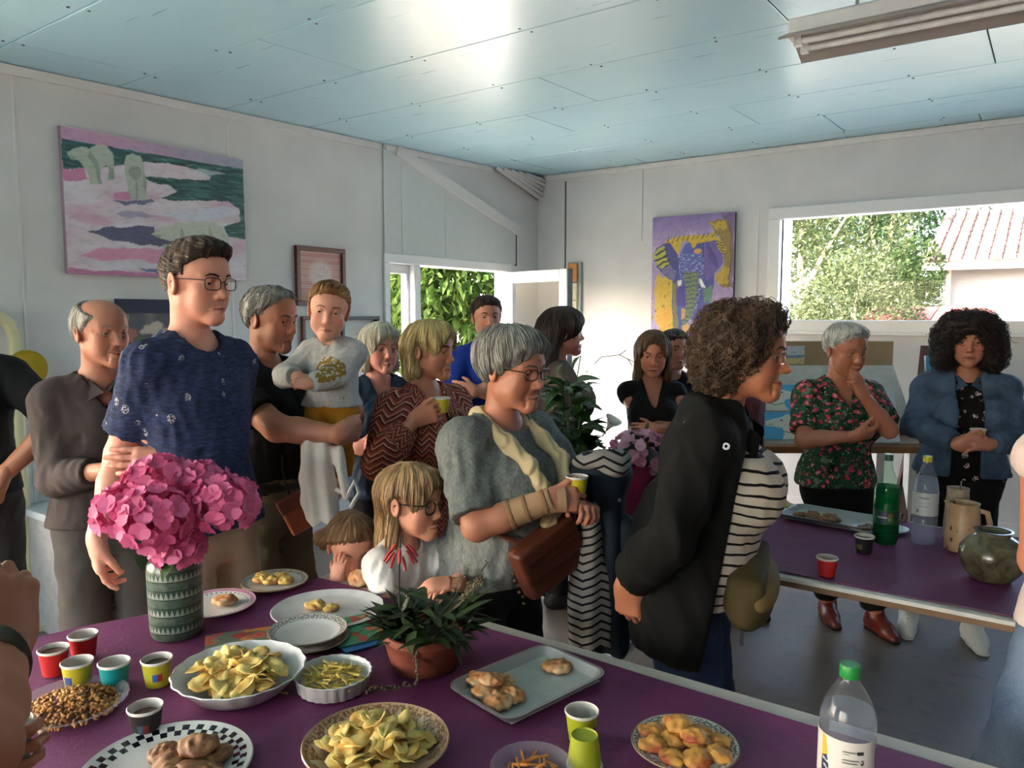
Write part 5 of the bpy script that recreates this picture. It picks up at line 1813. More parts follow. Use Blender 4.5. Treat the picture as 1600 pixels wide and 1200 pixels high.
# boy at the door
p = Person('boy in royal blue polo shirt with crossed arms in the doorway light', -.145, 4.22, 8, 1.645, hh=.222, skin=(.72, .50, .42), wd=.86, dp=.85, hres=.004, head=dict(phi=14, kid=.3, brow=(.2, .14, .1)),
   R=dict(g=(-.13, 4.03, 1.165), gpole=(-1, 0, -.7), gdir=(1, .1, .1), gback=(0, -1, .3), curl=.3), L=dict(g=(-.20, 4.00, 1.14), gpole=(1, 0, -.7), gdir=(-1, .1, .2), gback=(0, -1, .3), curl=.3),
   legs={'R': (-.28, 4.24, .07), 'L': (-.10, 4.25, .07)})
p.hair(skull(p.o, .010) + [ell((0, .05, .082), (.062, .05, .030), k=.02)], (.17, .10, .08), (.26, .17, .13), st=500, st_len=8, flow=(.2, 1, -.3), radial=.5, cuts=[hairline(.058, -.062), ell((0, .125, .005), (.064, .06, .046), k=.01, op='-')])
p.top('polo_shirt', fabric('royal_blue_pique', (.10, .20, .55)), hem=.86, sleeve=.85, ease=.018, neck='v', depth=.55)
collar(p, fabric('royal_blue_pique', (.10, .20, .55)), spread=.06)
p.trousers('trousers', fabric('navy_shorts', (.13, .15, .28)))
p.shoes(fabric('black_trainer', (.08, .08, .09)), fabric('white_sole', (.75, .75, .75)))

# grey-haired woman with scarf and wrist brace
p = Person('grey-haired person in grey top with cream scarf, wrist brace and glasses', -.045, 2.31, 46, 1.505, hh=.232, skin=(.68, .45, .36), belly=.075, bust=.10, hips=1.12, wd=1.06, dp=1.14, arm=1.12, lean=3,
   head=dict(phi=50, fem=.6, old=1, fat=.7, pitch=5, brow=(.36, .32, .3), fwd=.02, smile=.15), hres=.003,
   R=dict(g=(.105, 2.06, 1.035), gpole=(-1, -.2, -.7), gdir=(1, .1, .02), gback=(-.1, -1, .35), curl=[.55, .6, .6, .6], thumb=(.55, .8, .2)), L=dict(g=(.19, 2.14, 1.0), gpole=(.5, 1, -.6), gdir=(.3, -.8, .1), gback=(.3, -.2, .9), curl=.8))
p.hair(skull(p.o, .019) + [ell((0, -.055, .045), (.075, .075, .075), k=.03), cone((.0, .055, .092), (-.045, .078, .062), .024, .014, k=.02), cone((0, .05, .095), (.048, .074, .068), .024, .014, k=.02), cone((.072, .02, .03), (.078, .012, -.03), .016, .010, k=.015), cone((-.072, .02, .03), (-.078, .012, -.03), .016, .010, k=.015)],
  (.42, .41, .40), (.66, .65, .63), st=1800, st_len=9, st_step=.007, flow=(.15, .35, -.8), radial=.9, cuts=[hairline(.045, -.075), face_cut(.056, -.045, .098, .108)])
p.top('knit_top', M_MELANGE, hem=.86, sleeve=.88, ease=.022, sleeve_ease=.030, neck='wide', wr=.006, h=.0075, k=.04)
p.trousers('trousers', M_BLACK2, ease=.018, flare=1.4)
p.shoes(fabric('dark_leather', (.09, .08, .08), .5))
p.glasses(M_WIRE, (.0235, .0155), 3.2, .0015)
SCARF = p

# dark-haired woman behind the plants
p = Person('person with long dark brown hair and grey-brown cardigan behind the potted plants', .24, 3.95, 96, 1.575, hh=.238, skin=(.70, .47, .40), hips=1.05, bust=.05, wd=1.08, head=dict(phi=100, fem=1, pitch=-2, nose=.95), hres=.004,
   R=dict(curl=.4), L=dict(curl=.4))
p.hair(skull(p.o, .016) + [cone((sg * .058, -.045, .02), (sg * .06, -.085, -.16), .034, .030, k=.03) for sg in (-1, 1)] + [cone((0, -.075, 0), (0, -.125, -.20), .060, .055, k=.04), ell((0, .062, .06), (.064, .035, .035), k=.02)], (.13, .08, .065), (.24, .15, .12), st=1000, st_len=20, flow=(0, -.35, -1), h=.0046,
  cuts=[face_cut(.058, -.045, .090, .115)])
p.top('cardigan', fabric('grey_brown_cardigan', (.36, .31, .28)), hem=.78, sleeve=1.85, ease=.024, neck='v', wr=.006)
p.trousers('trousers', M_BLACK2)
p.shoes(fabric('dark_leather', (.09, .08, .08), .5))

# woman in the black V-neck
p = Person('person with shoulder-length hair in sleeveless black V-neck, looking down', .76, 4.08, -4, 1.455, hh=.226, skin=(.66, .43, .34), bust=.05, wd=.96, hres=.004, head=dict(phi=-8, fem=1, pitch=10, gaze_up=-15, brow=(.3, .2, .15)),
   R=dict(g=(.90, 3.88, .965), gpole=(-1, 0, -.7), gdir=(1, 0, .05), gback=(0, -1, .3), curl=.3), L=dict(g=(.74, 3.86, .955), gpole=(1, 0, -.7), gdir=(-1, 0, .05), gback=(0, -1, .3), curl=.3),
   legs={'R': (.73, 4.22, .075), 'L': (.81, 4.25, .075)})
p.hair(skull(p.o, .015) + [cone((sg * .060, -.01, .03), (sg * .078, .0, -.135), .030, .026, k=.03) for sg in (-1, 1)] + [cone((0, -.07, 0), (0, -.07, -.12), .055, .05, k=.04), cone((0, .04, .10), (.058, .06, .02), .022, .018, k=.02), cone((0, .04, .10), (-.058, .06, .02), .022, .018, k=.02)], (.30, .20, .13), (.48, .35, .24), st=1100, st_len=16, flow=(0, 0, -1), h=.0046,
  cuts=[face_cut(.052, -.018, .096)])
p.top('v_neck_top', M_BLACK2, hem=.92, sleeve=.12, ease=.012, neck='deep', depth=.8)
p.trousers('trousers', M_BLACK2, b=1.72)
p.shoes(fabric('white_trainer', (.78, .77, .74)), fabric('white_sole', (.75, .75, .75)), lace=True)

# someone half hidden behind her
p = Person('dark short-haired person in black mostly hidden behind the V-neck wearer', .945, 4.45, 5, 1.455, hh=.22, skin=SK, hres=.005, head=dict(phi=15))
p.hair(skull(p.o, .012), (.12, .09, .07), st=200, h=.005, cuts=[hairline(.06)])
p.top('t_shirt', M_BLACK2, hem=.88, sleeve=.6)
p.trousers('trousers', M_BLACK2)
p.shoes(fabric('dark_leather', (.09, .08, .08), .5))

# someone in maroon behind the curly-haired woman
p = Person('person in maroon top hidden behind the black jacket of the curly-haired person', 1.13, 3.78, 30, 1.53, hh=.22, skin=SK, hres=.005, head=dict(phi=40), legs={'R': (1.02, 3.82, .075), 'L': (1.19, 3.80, .075)})
p.hair(skull(p.o, .012), (.22, .16, .12), st=200, h=.005, cuts=[hairline(.06)])
p.top('knit_top', fabric('maroon_knit', (.34, .13, .13)), hem=.86, sleeve=1.8)
p.trousers('trousers', M_BLACK2)
p.shoes(fabric('black_boot', (.07, .07, .07), .5))

# curly-haired woman in the black jacket
p = Person('curly brown-haired person in open black jacket over a striped top', .50, 2.05, 68, 1.585, hh=.232, skin=(.66, .42, .31), lean=9, belly=.065, bust=.075, hips=1.08, wd=1.04, dp=.97,
   head=dict(phi=64, old=1, fem=.5, pitch=2, nose=1.25, smile=.9, fwd=.035, iris=(.2, .15, .1), brow=(.3, .24, .2), off=(0, 0, -.01)), hres=.003,
   R=dict(g=(.300, 1.92, .845), gpole=(0, -1, 0), gdir=(.1, .1, -1), gback=(-.6, -.8, 0), curl=.5), L=dict(g=(.345, 2.04, .84), gpole=(-.8, .6, 0), gdir=(0, -.5, -1), gback=(-1, 0, 0), curl=.5))
p.hair([ell((0, -.028, .042), (.100, .100, .090), k=.03), ell((0, -.065, -.015), (.086, .068, .072), k=.04), ell((0, .030, .088), (.078, .054, .044), k=.03), ell((0, -.055, -.065), (.070, .055, .045), k=.04), ell((.06, .0, .03), (.05, .06, .06), k=.03), ell((-.06, .0, .03), (.05, .06, .06), k=.03)], (.22, .16, .12), (.44, .34, .27), groove=0, curl=.0065, cfreq=210,
  st=2600, st_len=9, st_step=.008, st_rad=.0010, wave=1.7, lift=.009, flow=(0, -.2, -.5), cuts=[face_cut(.070, -.045, .096, .105, .092)], h=.0046)
p.top('striped_top', M_STRIPE, hem=.86, sleeve=.3, ease=.016, neck='v', depth=.7, wr=.003, h=.0075, k=.04)
n_ = p.Rt @ v3(0, 1, 0)
jc = float(n_ @ p.T(v3(0, .085, 1.1)))
p.top('jacket', fabric('black_jacket', (.055, .055, .055), .9), hem=.70, sleeve=1.80, ease=.030, sleeve_ease=.026, neck='crew', neck_r=1.05, wr=.010, wfreq=20, h=.0085, cuts=[half(n_, jc, k=.008)], k=.05, flare=.012)
# standing collar and lapel edge
s = p.s
lp = [cone(p.T(v3(sg * x0, y0, z0) * s), p.T(v3(sg * x1, y1, z1) * s), .020, .014, k=.02, flat=(p.Rt @ v3(1, 0, 0), 1.8)) for sg in (-1, 1) for x0, y0, z0, x1, y1, z1 in ((.072, .02, 1.425, .085, .10, 1.36), (.085, .10, 1.36, .12, .12, 1.20), (.062, -.06, 1.43, .072, .02, 1.425))]
lp += [cone(p.T(v3(-.062, -.06, 1.43) * s), p.T(v3(.062, -.06, 1.43) * s), .020, .020, k=.02)]
blob('collar', lp, .006, fabric('black_jacket', (.055, .055, .055), .9), p.root)
for i, (y, z) in enumerate(((-.02, 1.325), (.015, 1.345))):
 c = p.sh['R'] + p.Rt @ (v3(.072, .045 + y, z - 1.335) * s)
 MB().lathe([(.004, 0), (.009, 0), (.009, .004), (.004, .004), (.004, 0)], 14, at=c, R=Matrix(rot('Y', 75)), cap=False).build('eyelet', mat('eyelet_metal', (.6, .6, .6), .3, .9), p.root, smooth=True)
p.trousers('jeans', M_JEANS, ease=.028, flare=1.4, wr=.005)
p.shoes(fabric('dark_leather', (.09, .08, .08), .5))
p.glasses(M_SILVER, (.0225, .0150), 2.6, .0011)
CURLY = p

# woman in the floral blouse, hand at chin
p = Person('short white-haired person in green floral blouse with hand at chin', 1.535, 3.52, 0, 1.505, hh=.228, skin=(.66, .43, .34), bust=.06, hips=1.03, wd=1.02, hres=.0036, head=dict(phi=12, fem=.7, old=1, pitch=10, roll=4, smile=.7, gaze=25, brow=(.45, .42, .4), off=(0, .02, 0)),
   L=dict(g=(1.535, 3.285, 1.20), gpole=(.7, -.1, -1), gdir=(-.35, .0, .75), gback=(.4, -.9, .2), curl=[.8, 1.0, 1.05, 1.05], thumb=(.4, .9, -.2)),
   R=dict(g=(1.505, 3.27, 1.02), gpole=(-1, 0, -.7), gdir=(1, .05, .2), gback=(0, -.7, -.6), curl=.5), legs={'R': (1.615, 3.74, .075), 'L': (1.785, 3.58, .075)})
p.hair(skull(p.o, .010) + [ell((0, .05, .085), (.06, .05, .026), k=.02)], (.66, .66, .66), (.86, .86, .86), st=900, st_len=6, st_step=.006, flow=(.3, .6, 0), radial=.7, lift=.002, cuts=[hairline(.066, -.068), ell((0, .125, .01), (.066, .06, .052), k=.01, op='-')])
p.top('floral_blouse', M_FLOR, hem=.86, sleeve=.80, ease=.020, sleeve_ease=.026, neck='v', depth=1.0, wr=.005)
p.trousers('trousers', M_BLACK2, b=1.84, ease=.020, flare=1.3)
p.shoes(mat('oxblood_leather', (.36, .12, .09), .35, vary=.2), fabric('dark_sole', (.07, .06, .06)), boot=.06)

# woman in the denim jacket
p = Person('dark curly-haired person in open denim jacket holding a small cup', 2.125, 3.52, -22, 1.535, hh=.224, skin=(.66, .44, .36), bust=.06, hips=1.05, wd=1.06, hres=.0036, head=dict(phi=-28, fem=1, old=1, lip=(.6, .28, .28)),
   R=dict(g=(1.945, 3.24, .985), gpole=(-1, .1, -.5), gdir=(.75, -.25, .15), gback=(-.4, -.8, -.2), curl=[.55, .6, .6, .6], thumb=(.5, .8, .2)), L=dict(g=(2.06, 3.23, .99), gpole=(1, .1, -.5), gdir=(-1, -.1, .1), gback=(0, -.6, .7), curl=.4),
   legs={'R': (1.965, 3.62, .075), 'L': (2.185, 3.46, .075)})
p.hair([ell((0, -.02, .050), (.135, .130, .098), k=.03)] + [ell((sg * .090, -.015, -.040), (.058, .080, .095), k=.04) for sg in (-1, 1)] + [ell((0, -.07, -.05), (.085, .06, .09), k=.04), ell((0, .055, .075), (.075, .045, .045), k=.03)], (.075, .045, .04), (.16, .10, .085), groove=0, curl=.010, cfreq=95, st=2400, st_len=10, st_step=.008, wave=1.7, lift=.010, st_rad=.0011,
  cuts=[face_cut(.052, -.045, .088, .125, .085)], h=.005)
p.top('print_blouse', M_DITSY, hem=.88, sleeve=.3, ease=.012, neck='wide')
dj = p.T(v3(0, .10, 1.1))
p.top('denim_jacket', M_DENIM, hem=.90, sleeve=1.86, ease=.030, sleeve_ease=.018, neck='crew', neck_r=1.0, wr=.006, cuts=[cone(p.T(v3(0, .14, .80) * p.s), p.T(v3(0, .12, 1.50) * p.s), .062, .052, k=.006, op='-', flat=(v3(0, 1, 0), .35))])
collar(p, M_DENIM, spread=.095, drop=.10, y0=.03)
for sg in (-1, 1):
 q = p.T(v3(sg * .095, .135, 1.20) * p.s)
 MB().box((-.045, -.004, -.018), (.045, .004, .018), Matrix(rot('Z', -sg * 22)), q, bev=.004).build('pocket_flap', M_DENIM, p.root)
p.trousers('trousers', M_BLACK2, b=1.86)
p.shoes(fabric('white_trainer', (.78, .77, .74)), fabric('white_sole', (.75, .75, .75)), lace=True)
DENIM = p

# person cut off by the picture's edge, bare arm and faded jeans
p = Person('person with bare arm and faded jeans standing between the two tables', 1.315, 1.64, 185, 1.58, skin=(.74, .47, .36), hips=1.05, wd=1.0, head=dict(phi=185, fem=1), arm=1.1,
   L=dict(g=(1.36, 1.86, 1.02), gpole=(-.3, -.3, -1), curl=.4), R=dict(g=(1.5, 1.8, .9), curl=.4), legs={'L': (1.00, 1.54, .075), 'R': (1.38, 1.66, .075)})
p.hair(skull(p.o, .016) + [cone((0, -.07, 0), (0, -.08, -.1), .06, .05, k=.04)], (.30, .2, .14), st=300, h=.005, cuts=[face_cut()])
p.top('sleeveless_top', fabric('pale_pink_top', (.80, .72, .70)), hem=.93, sleeve=.08, ease=.012, neck='wide')
p.trousers('jeans', M_FADE, ease=.022, flare=1.5, waist=1.0, h=.009)
p.shoes(fabric('pale_canvas_shoe', (.6, .58, .55)))

# girl with glasses
p = Person('girl with long blonde hair and round glasses in white T-shirt at the table corner', -.325, 2.235, 52, 1.10, hh=.212, skin=(.80, .56, .46), wd=1.0, hres=.003, head=dict(phi=66, kid=1, fem=1, pitch=2, lip=(.68, .38, .36), brow=(.55, .42, .30), iris=(.3, .3, .3)), res=.010,
   R=dict(g=(-.225, 2.03, .80), gpole=(-1, 0, -1), gdir=(.8, .1, .1), gback=(0, -.4, .9), curl=.4), L=dict(g=(-.15, 2.06, .795), gpole=(1, .5, -1), gdir=(-.7, -.5, .05), gback=(0, 0, 1), curl=.3))
p.hair(skull(p.o, .012) + [cone((sg * .062, -.02, .02), (sg * .066, -.03, -.13), .022, .018, k=.02) for sg in (-1, 1)] + [cone((0, -.075, .02), (0, -.085, -.17), .05, .042, k=.04), ell((0, .060, .075), (.056, .034, .030), k=.02), cone((.05, .05, .06), (.068, .03, .0), .014, .010, k=.015), cone((-.05, .05, .06), (-.068, .03, .0), .014, .010, k=.015)],
  (.56, .42, .28), (.78, .64, .46), st=2000, st_len=18, st_step=.009, flow=(0, -.3, -1), cuts=[face_cut(.055, -.045, .098, .11), ell((.082, .005, -.015), (.02, .026, .036), k=.008, op='-')])
p.top('t_shirt', fabric('white_cotton', (.80, .78, .77)), hem=.80, sleeve=.62, ease=.014, wr=.004, h=.006, wfreq=60)
p.trousers('leggings', fabric('grey_leggings', (.35, .34, .36)), h=.009)
p.shoes(fabric('pale_canvas_shoe', (.6, .58, .55)))
p.glasses(mat('dark_green_spectacles', (.08, .11, .09), .35), (.0235, .0215), 2.1, .0026, dy=-.006)

# small girl rubbing her face
p = Person('small girl with pigtail in white top pressing a hand to her face', -.515, 2.36, 6, .925, hh=.198, skin=(.80, .56, .47), wd=1.05, hres=.003, head=dict(phi=22, kid=1, fem=1, pitch=18, brow=(.5, .38, .28), gaze_up=-12), res=.009,
   R=dict(g=(-.525, 2.215, .755), gpole=(-1, 0, -1), gdir=(.12, .1, 1), gback=(-.2, -1, .1), curl=.25, spread=.1), L=dict(g=(-.43, 2.22, .70), gpole=(1, 0, -1), curl=.5))
p.hair(skull(p.o, .009) + [cone((.072, -.02, .055), (.098, -.02, .03), .018, .026, k=.02), cone((.098, -.02, .03), (.092, .0, -.10), .026, .016, k=.02), cone((-.068, -.02, .07), (-.088, -.02, .05), .015, .022, k=.02), cone((-.088, -.02, .05), (-.09, -.02, -.07), .022, .012, k=.02)], (.46, .32, .21), (.64, .48, .34), st=1300, st_len=12, st_step=.008, flow=(0, -.2, -1), cuts=[hairline(.062, -.055), ell((0, .125, .0), (.066, .06, .058), k=.01, op='-')])
for x in (.078, -.074):
 MB().lathe([(.010, -.006), (.019, -.006), (.021, 0), (.019, .006), (.010, .006)], 14, at=p.fromh(v3(x, -.02, .055)[None])[0], R=Matrix(p.Rh @ rot('Y', 70 if x > 0 else -70))).build('hair_tie', fabric('white_hair_tie', (.75, .73, .75)), p.root, smooth=True)
p.top('long_sleeve_top', fabric('white_cotton', (.80, .78, .77)), hem=.80, sleeve=1.5, ease=.013, wr=.004, h=.006, wfreq=60)
p.trousers('leggings', fabric('grey_leggings', (.35, .34, .36)), h=.009)
p.shoes(fabric('pale_canvas_shoe', (.6, .58, .55)))

# person at the table's end, arms reaching into the picture with a teal cup
p = Person('person at the table end reaching in with bare forearms and a teal cup', -.80, .60, 165, 1.60, skin=(.60, .38, .28), head=dict(phi=165), belly=.0,
   R=dict(g=(-.658, .95, 1.120), gpole=(.9, -.5, -.6), gdir=(-.15, .35, .9), gback=(.9, -.4, .1), curl=.6), L=dict(g=(-.755, .94, .965), gpole=(-1, 0, -.5), gdir=(1, .25, .1), gback=(0, -1, .1), curl=[.5, .55, .55, .5]))
p.hair(skull(p.o, .012), (.3, .25, .2), st=200, h=.005, cuts=[hairline(.06)])
p.top('t_shirt', M_BLACK, hem=.90, sleeve=.8, ease=.016)
p.trousers('trousers', M_BLACK2)
p.shoes(fabric('dark_leather', (.09, .08, .08), .5))
for k_ in (.12, .17):
 e, w_ = p.el['R'], p.wr['R']
 c = w_ + (e - w_) * k_
 MB().lathe([(.034, -.004), (.040, -.004), (.040, .004), (.034, .004)], 18, at=c, R=Matrix(frame((1, 0, 0), unit(e - w_)) if True else None)).build('bracelet', mat('bracelet', (.2, .16, .1), .4, .5), p.root, smooth=True)
TEALP = p
print('cast', round(time.time() - T0, 1))
# ------------------------------------------------------------------ pictures on the walls
def quad_map(tl, tr, br, bl):
 """sketch coordinates of a skewed picture -> u, v on its canvas"""
 def f(x, y):
  u = (x - tl[0]) / (tr[0] - tl[0])
  t = tl[1] + (tr[1] - tl[1]) * u; b = bl[1] + (br[1] - bl[1]) * u
  return u, (b - y) / (b - t)
 return lambda pts: [f(*p) for p in pts]

# polar bears
q = quad_map((72, 75), (1367, 328), (1355, 1200), (80, 1130))
c = Canvas(230, 165, '#c9b7c4')
c.blend(np.clip(.5 + .6 * c.nz(3, 9, 1), 0, 1), '#d8d3de', .8)
c.blend(np.clip(c.nz(2, 7, 4) * 1.4 - .2, 0, 1), '#c795b4', .7)
c.poly([(0, .91), (1, .91), (1, 1), (0, 1)], '#b68fae', w=0)
c.blend((c.V > .91) * np.clip(c.U * 1.3 - .3, 0, 1), '#93a3b3', .8)
sea = q([(72, 170), (1367, 395), (1367, 900), (1220, 880), (1180, 800), (1330, 770), (1320, 680), (1230, 620), (1010, 610), (800, 610), (700, 590), (830, 545), (780, 500), (620, 470), (590, 430), (900, 455), (1080, 465), (1090, 440), (960, 380), (760, 340), (600, 330), (440, 350), (300, 370), (75, 385)])
c.poly(sea, '#24504f', w=.004)
m = c.nz(5, 22, 8)
X, Y = c.U, c.V
ins = np.abs(c.a - np.array(c.rgb('#24504f'))).sum(-1) < .02
c.blend(ins * np.clip(m * 2, 0, 1), '#3d6f70', .8); c.blend(ins * np.clip(-m * 2 - .3, 0, 1), '#173a40', .8)
c.blend(ins * np.clip(c.nz(8, 40, 14) * 2 - 1.2, 0, 1), '#8fb0b0', .7)
c.poly(q([(880, 395), (1000, 380), (1230, 420), (1010, 440)]), '#cfd3da', .7)
c.poly(q([(72, 385), (200, 375), (215, 460), (72, 470)]), '#c06c98', .8, w=.01)
for pts, col, al in (([(210, 840), (300, 800), (640, 790), (660, 850), (820, 900), (860, 930), (640, 935), (430, 905), (330, 880)], '#3c3f62', .85), ([(380, 600), (640, 600), (660, 630), (450, 640)], '#5a5f86', .9), ([(380, 690), (560, 680), (700, 730), (420, 720)], '#8d86aa', .7),
      ([(130, 1000), (300, 950), (720, 960), (700, 1060), (320, 1050)], '#cc7fa6', .75), ([(75, 1090), (400, 1120), (900, 1130), (900, 1180), (75, 1140)], '#b46a98', .9), ([(160, 1050), (500, 1030), (700, 1080), (400, 1110)], '#c9c7d3', .8), ([(380, 560), (500, 545), (490, 590), (390, 590)], '#c77ba5', .8),
      ([(520, 1110), (860, 1085), (880, 1110), (600, 1130)], '#4c5a80', .8), ([(700, 700), (1230, 650), (1300, 720), (1000, 760), (760, 740)], '#c7cddd', .8)):
 c.poly(q(pts), col, al, w=.012, seed=len(pts))
def bear(body, shade, base='#aab3a8', sh='#7f9387'):
 for b in body: c.poly(q(b), base, w=.003)
 for b in shade: c.poly(q(b), sh, .8, w=.005)
bear([[(100, 270), (140, 240), (200, 222), (240, 235), (290, 205), (345, 210), (385, 270), (395, 340), (385, 460), (350, 462), (345, 350), (310, 370), (290, 480), (235, 495), (225, 420), (200, 370), (170, 320), (120, 310)]], [[(240, 235), (290, 330), (310, 480), (285, 485), (275, 380), (235, 300)], [(350, 360), (385, 380), (385, 460), (352, 460)], [(110, 285), (150, 295), (140, 318), (118, 308)]])
bear([[(460, 330), (480, 285), (520, 268), (570, 285), (590, 340), (605, 480), (600, 600), (560, 605), (545, 520), (540, 600), (500, 600), (480, 560), (465, 460)]], [[(500, 360), (560, 370), (575, 420), (540, 470), (500, 430), (485, 400)], [(535, 470), (550, 470), (545, 590), (528, 590)], [(585, 400), (605, 480), (598, 560), (580, 500)]])
bear([[(620, 850), (700, 800), (830, 770), (960, 765), (1100, 770), (1180, 810), (1220, 880), (1230, 960), (860, 960), (840, 910), (760, 900), (690, 880)]], [[(840, 790), (870, 860), (860, 930), (830, 880)], [(1060, 780), (1090, 860), (1060, 900)], [(640, 850), (700, 855), (690, 880), (650, 870)]], '#b9beb4', '#8f9a86')
bear([[(700, 930), (730, 920), (760, 960), (830, 950), (900, 960), (880, 1110), (760, 1095), (700, 1080), (730, 1010)]], [[(800, 980), (860, 990), (850, 1060), (820, 1040)]], '#b4b7ae', '#8c9384')
c.blend(np.clip(c.nz(14, 30, 33) * .5, 0, 1), '#ffffff', .12); c.blend(np.clip(c.nz(14, 30, 35) * .5, 0, 1), '#000000', .14)
bp = c.panel('polar_bear_painting', 1.055, .735, .03, side='#a58aa0')
tag(bp, 'large unframed painting of polar bears on pink ice floes', 'painting')
bp.location = (XL + .003, 2.385, 2.125); bp.rotation_euler = (0, 0, math.pi / 2)

# elephant
q = quad_map((107, 110), (740, 52), (745, 1130), (110, 1115))
c = Canvas(150, 225, '#9d8ab4')
c.blend(np.clip(c.nz(3, 3, 2), 0, 1), '#c3b7cf', .9)
c.blend(np.clip(1 - (1 - c.V) * 7, 0, 1), '#6d5c97', .8)
c.poly(q([(130, 560), (260, 560), (300, 700), (290, 1000), (200, 1030), (140, 900)]), '#c7a63a', .95, w=.02)
c.poly(q([(160, 820), (270, 800), (270, 960), (160, 940)]), '#d19a3f', .7, w=.03)
c.blend((c.nz(12, 14, 6) > .75) * (c.U < .28) * (c.V < .55), '#8a6a2a', .7)
c.poly(q([(530, 130), (620, 110), (700, 120), (715, 200), (730, 420), (720, 640), (640, 640), (680, 400), (640, 260), (580, 190)]), '#8a7436', .9, w=.03)
c.poly(q([(540, 140), (680, 115), (712, 160), (640, 185), (570, 165)]), '#c2a332', .8, w=.03)
c.poly(q([(650, 480), (700, 470), (720, 600), (630, 620), (610, 560)]), '#c09c33', .8, w=.02)
c.poly(q([(640, 60), (740, 52), (745, 640), (700, 640), (715, 260)]), '#5b4a5e', .55, w=.02)
c.poly(q([(110, 1030), (300, 1045), (520, 1030), (742, 1060), (745, 1130), (110, 1115)]), '#4f6a78', .9, w=.01)
c.blend((c.V < .09) * (c.nz(14, 30, 3) > .2), '#a8b8bc', .8)
body = q([(275, 600), (320, 420), (380, 300), (520, 280), (600, 420), (600, 620), (570, 720), (560, 1040), (470, 1050), (450, 900), (400, 880), (360, 1020), (300, 1030), (275, 800)])
c.poly(body, '#4b5396', w=.004)
c.poly(q([(275, 610), (320, 600), (320, 800), (340, 1030), (295, 1030), (280, 800)]), '#7b7d46', .8, w=.01)
ear_l = q([(200, 310), (250, 280), (300, 330), (320, 420), (320, 560), (300, 600), (230, 570), (150, 490), (118, 400), (140, 340)])
c.poly(ear_l, '#4a4b86', w=.004)
c.poly(q([(118, 400), (150, 345), (205, 320), (230, 420), (250, 470), (200, 510), (150, 480)]), '#b7b545', .9, w=.006)
for a, b in (((130, 440), (230, 400)), ((150, 480), (245, 430)), ((180, 515), (260, 460)), ((140, 390), (215, 350)), ((215, 545), (285, 500))):
 c.line(q([a, b]), .016, '#262c4a', .9, w=.006)
c.poly(q([(180, 500), (260, 470), (310, 520), (290, 590), (220, 560)]), '#77729a', .8, w=.01)
c.poly(q([(520, 280), (560, 250), (600, 280), (660, 400), (660, 450), (600, 530), (540, 590), (510, 500), (515, 380)]), '#6a5b9c', w=.004)
for i in range(5): c.line(q([(540 + 14 * i, 300 + 20 * i), (560 + 16 * i, 420 + 18 * i)]), .010, '#39356e', .8, w=.006)
c.poly(q([(200, 300), (260, 260), (400, 240), (520, 235), (590, 215), (630, 265), (680, 330), (675, 390), (630, 350), (600, 270), (520, 290), (460, 300), (440, 340), (380, 280), (340, 300), (320, 400), (290, 350), (250, 300)]), '#c6a63c', w=.005)
for i in range(11): c.line(q([(230 + 38 * i, 300 - 6 * i), (250 + 38 * i, 255 - 4 * i)]), .010, '#4a4a3a', .7, w=.008)
for i in range(5): c.line(q([(600 + 12 * i, 280 + 22 * i), (660 + 4 * i, 300 + 20 * i)]), .010, '#3c3f2c', .7, w=.008)
c.poly(q([(350, 340), (400, 285), (440, 340), (500, 380), (510, 480), (480, 560), (360, 560), (320, 460)]), '#5560a6', .9, w=.008)
dots = (c.nz(40, 55, 40) > .35)
face = q([(320, 380), (510, 380), (520, 560), (470, 800), (420, 920), (360, 920), (380, 760), (330, 560)])
mk = np.zeros_like(c.U); cc = Canvas(150, 225, (0, 0, 0)); cc.poly(face, (1, 1, 1), w=0); mk = cc.a[..., 0]
c.blend(mk * dots, '#b9c3d8', .75)
trunk = q([(360, 520), (480, 520), (470, 700), (440, 860), (400, 920), (350, 925), (390, 850), (385, 700)])
c.poly(trunk, '#6d7f52', .9, w=.004)
cc = Canvas(150, 225, (0, 0, 0)); cc.poly(trunk, (1, 1, 1), w=0)
c.blend(cc.a[..., 0] * (np.sin(c.V * 190 + 2 * c.nz(5, 5, 2)) > .1), '#3f5577', .8)
c.blend(cc.a[..., 0] * (c.nz(50, 60, 41) > .5), '#c2b24e', .7)
c.poly(q([(320, 590), (350, 585), (340, 650), (320, 650)]), '#e6e6e6'); c.poly(q([(485, 570), (505, 575), (535, 640), (510, 645), (488, 600)]), '#e6e6e6')
c.poly(q([(310, 650), (380, 620), (380, 780), (315, 790)]), '#4a4390', .9, w=.01)
c.poly(q([(345, 800), (375, 800), (380, 880), (350, 890)]), '#cfa052', .9, w=.01); c.poly(q([(355, 940), (410, 920), (410, 1000), (365, 1005)]), '#cf9f55', .9, w=.01)
c.ell(*q([(470, 360)])[0], .05, .02, '#cf9a63')
c.poly(q([(520, 640), (590, 620), (580, 760), (530, 760)]), '#5f8a6a', .8, w=.02)
c.blend(np.clip(c.nz(20, 26, 53) * .6, 0, 1), '#000000', .18)
ep = c.panel('elephant_painting', .735, 1.14, .035, side='#4b3f66')
tag(ep, 'tall canvas of a blue and yellow elephant', 'painting')
ep.location = (-2.53, YB - .003, 1.82)

